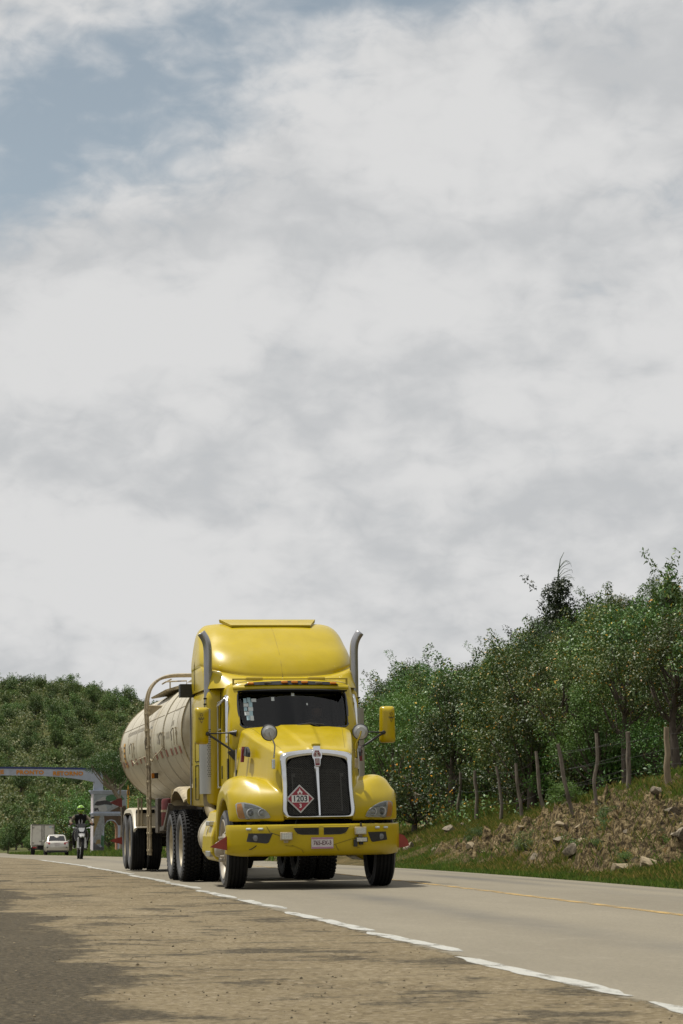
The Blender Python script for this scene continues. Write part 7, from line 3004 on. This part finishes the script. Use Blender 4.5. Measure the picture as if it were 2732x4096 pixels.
# ------------------------------------------------------------------ grass, weeds and ground cover
def blades(name, X, Y, Z, H, W, mat, rs, lean=0.5, label=None):
    n = len(X)
    a = rs.uniform(0, 2 * PI, n)
    b = rs.uniform(0, 2 * PI, n)
    l = rs.uniform(0.1, lean, n) * H
    base = np.stack([X, Y, Z], 1)
    side = np.stack([np.cos(a), np.sin(a), np.zeros(n)], 1) * (W / 2)[:, None]
    bend = np.stack([np.cos(b) * l, np.sin(b) * l, np.zeros(n)], 1)
    up = np.stack([np.zeros(n), np.zeros(n), H], 1)
    v0 = base - side
    v1 = base + side
    v2 = base + side * 0.6 + bend * 0.45 + up * 0.6
    v3 = base + bend + up * (1 - 0.2 * rs.uniform(0, 1, (n, 1)))
    V = np.stack([v0, v1, v2, v3], 1).reshape(-1, 3)
    F = np.arange(len(V)).reshape(-1, 4)
    o = link(name, fast_mesh(name, V, F, mat))
    tag(o, label, None, None, 'stuff')
    return o


def verge_grass():
    rs = np.random.RandomState(8)
    n = 330000
    Y = rs.uniform(36, 78, n)
    lat = rs.uniform(0.0, 6.5, n) ** 1.0
    X = xw(Y) + EDGE + lat
    rm = rock_mask(lat, Y)
    dens = fbm(lat * 0.8, Y * 0.8, 131, 4)
    keep = rs.uniform(0, 1, n) < np.clip((1.1 - rm * 0.93) * (sstep(dens, 0.28, 0.55) * 0.8 + 0.34), 0, 1)
    px = 1366 + 10400 * X / Y
    keep &= (px < 2790) & (px > 1500)
    X, Y, lat, dens = X[keep], Y[keep], lat[keep], dens[keep]
    Z = zverge(lat, Y) - 0.01
    dry = fbm(lat * 0.6 + 4, Y * 0.35, 151, 3) + rs.uniform(-.14, .14, len(X)) + 0.10 * sstep(lat, 1.2, 3.2)
    green = (dry < 0.50) | (lat < 0.30)
    H = rs.uniform(0.03, 0.13, len(X)) * (0.6 + 1.0 * dens) * (1 + 0.55 * sstep(lat, 3.2, 5.2))
    W = rs.uniform(0.007, 0.016, len(X))
    blades('bank_grass', X[green], Y[green], Z[green], H[green], W[green], 'grass_green', rs, 0.7, 'short green grass growing over the bank and road edge')
    d = ~green
    blades('dry_grass', X[d], Y[d], Z[d], H[d] * 1.25, W[d] * 0.8, 'grass_blade', rs, 0.8, 'straw coloured dry grass on the upper bank')
    # far verges on both sides
    n = 60000
    Y = rs.uniform(78, 330, n)
    side = rs.uniform(0, 1, n) < 0.75
    lat = rs.uniform(0.05, 9, n)
    X = np.where(side, xw(Y) + EDGE + lat, xw(Y) - 4.2 - lat)
    px = 1366 + 10400 * X / Y
    keep = (px > -30) & (px < 1750)
    X, Y, lat, side = X[keep], Y[keep], lat[keep], side[keep]
    Z = np.where(side, zverge(lat, Y), zground(X, Y)) - 0.02
    H = rs.uniform(0.10, 0.45, len(X))
    blades('roadside_grass', X, Y, Z, H, rs.uniform(0.03, 0.08, len(X)), 'grass_green', rs, 0.7, 'tall green grass along the far roadside')
    # far meadow beyond the crest on the left
    n = 26000
    Y = rs.uniform(262, 420, n)
    px = rs.uniform(-30, 560, n)
    X = (px - 1366) / 10400 * Y
    dx = X - xw(Y)
    keep = (dx < -1.5) | (dx > EDGE + 9)
    X, Y = X[keep], Y[keep]
    blades('meadow_grass', X, Y, zground(X, Y) - 0.03, rs.uniform(0.3, 0.8, len(X)), rs.uniform(0.10, 0.22, len(X)), 'grass_green', rs, 0.6, 'bright green meadow grass beyond the crest of the road')


verge_grass()


def ground_cover():
    rs = np.random.RandomState(18)
    # low leaves between the trunks of the right-hand wood
    n = 60000
    Y = rs.uniform(53, 120, n)
    lat = bankL(Y) + rs.uniform(-0.5, 13, n)
    X = xw(Y) + EDGE + lat
    px = 1366 + 10400 * X / Y
    k = (px > 1400) & (px < 2790) & (fbm(X * 0.7, Y * 0.7, 5, 3) > 0.40)
    X, Y, lat = X[k], Y[k], lat[k]
    Z = np.where(lat < 12.9, zverge(lat, Y), zground(X, Y)) + rs.uniform(0.0, 0.75, len(X)) ** 1.6
    P = np.stack([X, Y, Z], 1)
    N = unit(rs.normal(size=P.shape) * 0.5 + np.array([0, -0.2, 0.8]))
    D = unit(rs.normal(size=P.shape) + np.array([0, 0, 0.1]))
    L = rs.uniform(0.06, 0.14, len(X))
    V, F = leaf_quads(P, D, N, L, L * 0.5)
    o = link('undergrowth', fast_mesh('undergrowth', V, F, 'leaf_broad'))
    tag(o, 'low leafy undergrowth covering the ground of the right-hand wood', kind='stuff')
    # scrub on the far hill
    n = 150000
    Y = rs.uniform(400, 668, n)
    px = rs.uniform(-40, 900, n)
    X = (px - 1366) / 10400 * Y
    d = fbm(X / 4.0, Y / 7.0, 77, 4)
    k = rs.uniform(0, 1, n) < sstep(d, 0.30, 0.60) * 0.8 + 0.3
    X, Y, d = X[k], Y[k], d[k]
    Z = zground(X, Y) + rs.uniform(0.0, 1.0, len(X)) * (0.3 + 2.2 * sstep(d, 0.42, 0.68))
    P = np.stack([X, Y, Z], 1)
    N = unit(rs.normal(size=P.shape) * 0.55 + np.array([0, -0.35, 0.7]))
    D = unit(rs.normal(size=P.shape))
    L = rs.uniform(0.25, 0.6, len(X))
    V, F = leaf_quads(P, D, N, L, L * 0.7)
    o = link('hillside_scrub', fast_mesh('hillside_scrub', V, F, 'leaf_scrub'))
    tag(o, 'low scrub covering the far hillside between its trees', kind='stuff')


leafy('leaf_scrub', [(0.0, (0.044, 0.066, 0.022)), (0.6, (0.094, 0.122, 0.040)), (0.9, (0.150, 0.160, 0.058)), (1.0, (0.20, 0.165, 0.07))], 0.6, 0.3, 0.2, hue=0.0, val=0.0)
ground_cover()


# ------------------------------------------------------------------ left hill and valley trees
def far_trees():
    rs = random.Random(31)
    sky = np.full(80, 4000.0)
    c = []
    y = 236.0
    while y < 330:
        x = (-40 - 1366) / 10400 * y
        while x < (900 - 1366) / 10400 * y:
            c.append((x + rs.uniform(-1.6, 1.6), y + rs.uniform(-3, 3), 'v'))
            x += 4.6
        y += 9
    y = 345.0
    while y < 668:
        x = (-60 - 1366) / 10400 * y
        while x < (900 - 1366) / 10400 * y:
            c.append((x + rs.uniform(-2, 2), y + rs.uniform(-3.5, 3.5), 'h'))
            x += 5.0
        y += 7.5
    c.sort(key=lambda q: q[1])
    nv = nh = 0
    for (x, y, k) in c:
        dx = x - float(xw(y))
        if k == 'v' and -6 < dx < EDGE + 3 and y < 335:
            continue
        if k == 'v' and rs.random() < 0.15:
            continue
        z = on_ground(x, y) if k == 'v' else float(zground(x, y))
        s = rs.uniform(0.6, 1.0) if k == 'v' else rs.choice([0.42, 0.5, 0.58, 0.66, 0.75, 0.9])
        H = (6.3 if k == 'v' else 5.0) * s
        p, q = px_of(x, y, z + H)
        w = 2.4 * s * 10400 / y
        if p < -60 or p > 860:
            continue
        a, b = int(max(0, p - w * 0.5) // 16), int(max(0, p + w * 0.5) // 16)
        if b >= 80:
            continue
        if q > sky[a:b + 1].max() - (3 if k == 'h' else 6):
            continue
        if k == 'h' and nh >= 290:
            continue
        sky[a:b + 1] = np.minimum(sky[a:b + 1], q + 0.22 * w)
        if k == 'v':
            nv += 1
            j = rs.randrange(4)
            place_tree('valley_tree', VALLEY[j], x, y, s, rs.uniform(0, 6.28), ('mid green tree in the valley behind the arch', 'fresh light green tree in the valley behind the arch', 'spreading green tree in the valley behind the arch', 'dark glossy tree in the valley behind the arch')[j], 'tree', ('mid green valley trees', 'light green valley trees', 'spreading valley trees', 'dark valley trees')[j])
        else:
            nh += 1
            o = link('hillside_tree', HILL_JOINED[rs.randrange(len(HILL_JOINED))])
            o.location = (x, y, z - 0.15)
            o.rotation_euler = (0, 0, rs.uniform(0, 6.28))
            o.scale = (s * rs.uniform(0.85, 1.25), s, s * rs.uniform(0.85, 1.15))
            tag(o, ('small' if s < 0.55 else ('middling' if s < 0.7 else 'larger')) + ' rounded tree ' + ('near the crest of' if y > 590 else ('halfway up' if y > 480 else 'at the foot of')) + ' the far hill, ' + ('left' if p < 190 else ('middle' if p < 400 else 'right')) + ' part', 'tree', 'trees on the far left hillside')
    return nv, nh


def joined(pair):
    """far trees are one mesh each: leaves and trunk with two materials"""
    tr, cw = pair
    bm = bmesh.new()
    bm.from_mesh(cw)
    k = len(bm.faces)
    bm.from_mesh(tr)
    bm.faces.ensure_lookup_table()
    for i, f in enumerate(bm.faces):
        f.material_index = 0 if i < k else 1
    me = bpy.data.meshes.new('hillside_tree')
    bm.to_mesh(me)
    bm.free()
    me.materials.append(cw.materials[0])
    me.materials.append(tr.materials[0])
    return me


HILL_JOINED = [joined(p) for p in HILLT]
n_far = far_trees()

# feathery tree leaning over the right shoulder of the arch
FEA = make_tree(330, 7.6, 2.2, 3.6, 64, 190, 0.115, 'leaf_light', bark='bark_pale', crad=0.55, width=0.34, lean=-0.9, flat=0.5, shape='umbrella', sprigs=10)
place_tree('feathery_tree', FEA, -16.7, 199.0, 1.05, 0.0, 'feathery green tree leaning over the right shoulder of the arch', 'tree')
for i, (x, y, s, j, lab) in enumerate(((-14.6, 214.0, 0.72, 0, 'rounded green tree just behind the tanker rear, right of the arch'), (-18.0, 226.0, 0.62, 3, 'dark tree seen through the small side opening of the arch'), (-12.4, 190.0, 0.6, 2, 'low spreading tree beside the tanker, right of the arch'))):
    place_tree('roadside_tree', VALLEY[j], x, y, s, i * 1.3, lab, 'tree')


# ------------------------------------------------------------------ single plants and branches on the bank
def fan_palm():
    x, y = 4.6, 79.0
    e = empty('fan_palm', (x, y, on_ground(x, y)))
    tag(e, 'small fan palm with spread stiff fronds among the trunks', 'palm')
    rs = random.Random(4)
    for k in range(9):
        a = k * 0.7 + rs.uniform(-.2, .2)
        el = rs.uniform(0.35, 1.2)
        ln = rs.uniform(0.7, 1.1)
        c = Vector((math.cos(a) * math.cos(el) * ln, math.sin(a) * math.cos(el) * ln, 0.35 + math.sin(el) * ln))
        m = MB()
        m.tube([(0, 0, 0.1), tuple(c * 0.6 + Vector((0, 0, 0.1))), tuple(c)], [0.014, 0.011, 0.008], 5)
        d = (c - Vector((0, 0, 0.35))).normalized()
        s = d.cross(Vector((0, 0, 1))).normalized()
        for q in np.linspace(-1.5, 1.5, 19):
            dd = (d * math.cos(q) + s * math.sin(q)).normalized()
            tip = c + dd * 0.62 * (1 - 0.06 * abs(q)) + Vector((0, 0, -0.10 * abs(q)))
            w = dd.cross(Vector((0, 0, 1))).normalized() * 0.020
            mid = c + dd * 0.34
            m.add([tuple(c), tuple(mid + w), tuple(tip), tuple(mid - w)], [(0, 1, 2, 3)])
        m.build('frond', 'leaf_light', e, fix=False)


fan_palm()


def flower_bush():
    x, y = 2.05, 74.0
    e = place_tree('flowering_shrub', SHRUB[2], x, y, 1.25, 0.7, 'shrub dotted with orange flowers beside the truck fender', 'shrub')
    rs = np.random.RandomState(5)
    n = 90
    d = unit(rs.normal(size=(n, 3)))
    P = d * np.array([0.95, 0.95, 0.75]) * rs.uniform(0.8, 1.05, (n, 1)) + np.array([0, 0, 1.0])
    V, F = leaf_quads(P, unit(rs.normal(size=(n, 3))), d, np.full(n, 0.055), np.full(n, 0.055))
    o = link('blossom', fast_mesh('blossom', V, F, 'flower_orange'), e)
    o['kind'] = 'stuff'
    for (x, y, s, lab) in ((4.05, 56.6, 0.16, 'tuft of orange blossoms low on the grassy bank'), (5.15, 50.5, 0.2, 'orange flowering plant on top of the rocky outcrop'), (4.9, 45.2, 0.2, 'orange flowering plant in front of the outcrop face')):
        e = place_tree('flowering_plant', SHRUB[1], x, y, s, 0.7, lab, 'plant')
        o = link('blossom', bpy.data.meshes['blossom'], e)
        o['kind'] = 'stuff'


flower_bush()


def dead_branches():
    for (x, y, pts, lab) in ((2.3, 78.0, [(-0.35, 0, 1.25), (-0.15, 0, 1.05), (0.1, 0, 0.95), (0.3, 0, 0.75), (0.42, 0, 0.35), (0.45, 0, 0.0)], 'pale bent dead branch leaning beside the truck fender'),
                             (2.2, 76.5, [(-0.4, 0, 0.62), (-0.1, 0, 0.50), (0.15, 0, 0.36), (0.4, 0, 0.10), (0.5, 0, -0.05)], 'short pale dead branch below the bent one')):
        o0 = empty('dead_branch', (x, y, on_ground(x, y)))
        tag(o0, lab, 'branch')
        m = MB()
        m.tube(cr(np.array(pts), 3), np.linspace(0.035, 0.05, (len(pts) - 1) * 3 + 1), 7)
        m.build('limb', 'bark_pale', o0, 60)
        m = MB()
        q = pts[1]
        m.tube([q, (q[0] - 0.05, 0.05, q[2] + 0.2), (q[0] - 0.2, 0.08, q[2] + 0.32)], [0.03, 0.02, 0.012], 6)
        m.build('twig', 'bark_pale', o0, 60)
    for (x, y, s, j, lab) in ((4.95, 57.5, 0.42, 1, 'bright green fern-like plant in front of the leaning fence posts'), (5.3, 52.6, 0.22, 0, 'small dark weed on the bank below the fence'), (3.2, 61.5, 0.30, 1, 'green weed clump on the bank right of the truck'), (4.4, 50.2, 0.26, 0, 'low dark weed in the middle of the grassy bank'), (4.55, 47.0, 0.2, 1, 'small green weed at the foot of the outcrop'), (3.6, 52.2, 0.22, 2, 'olive weed near the road edge of the bank'), (5.75, 44.6, 0.28, 1, 'green weed at the right margin of the bank')):
        place_tree('weed', SHRUB[j], x, y, s, j * 1.1, lab, 'plant')


dead_branches()
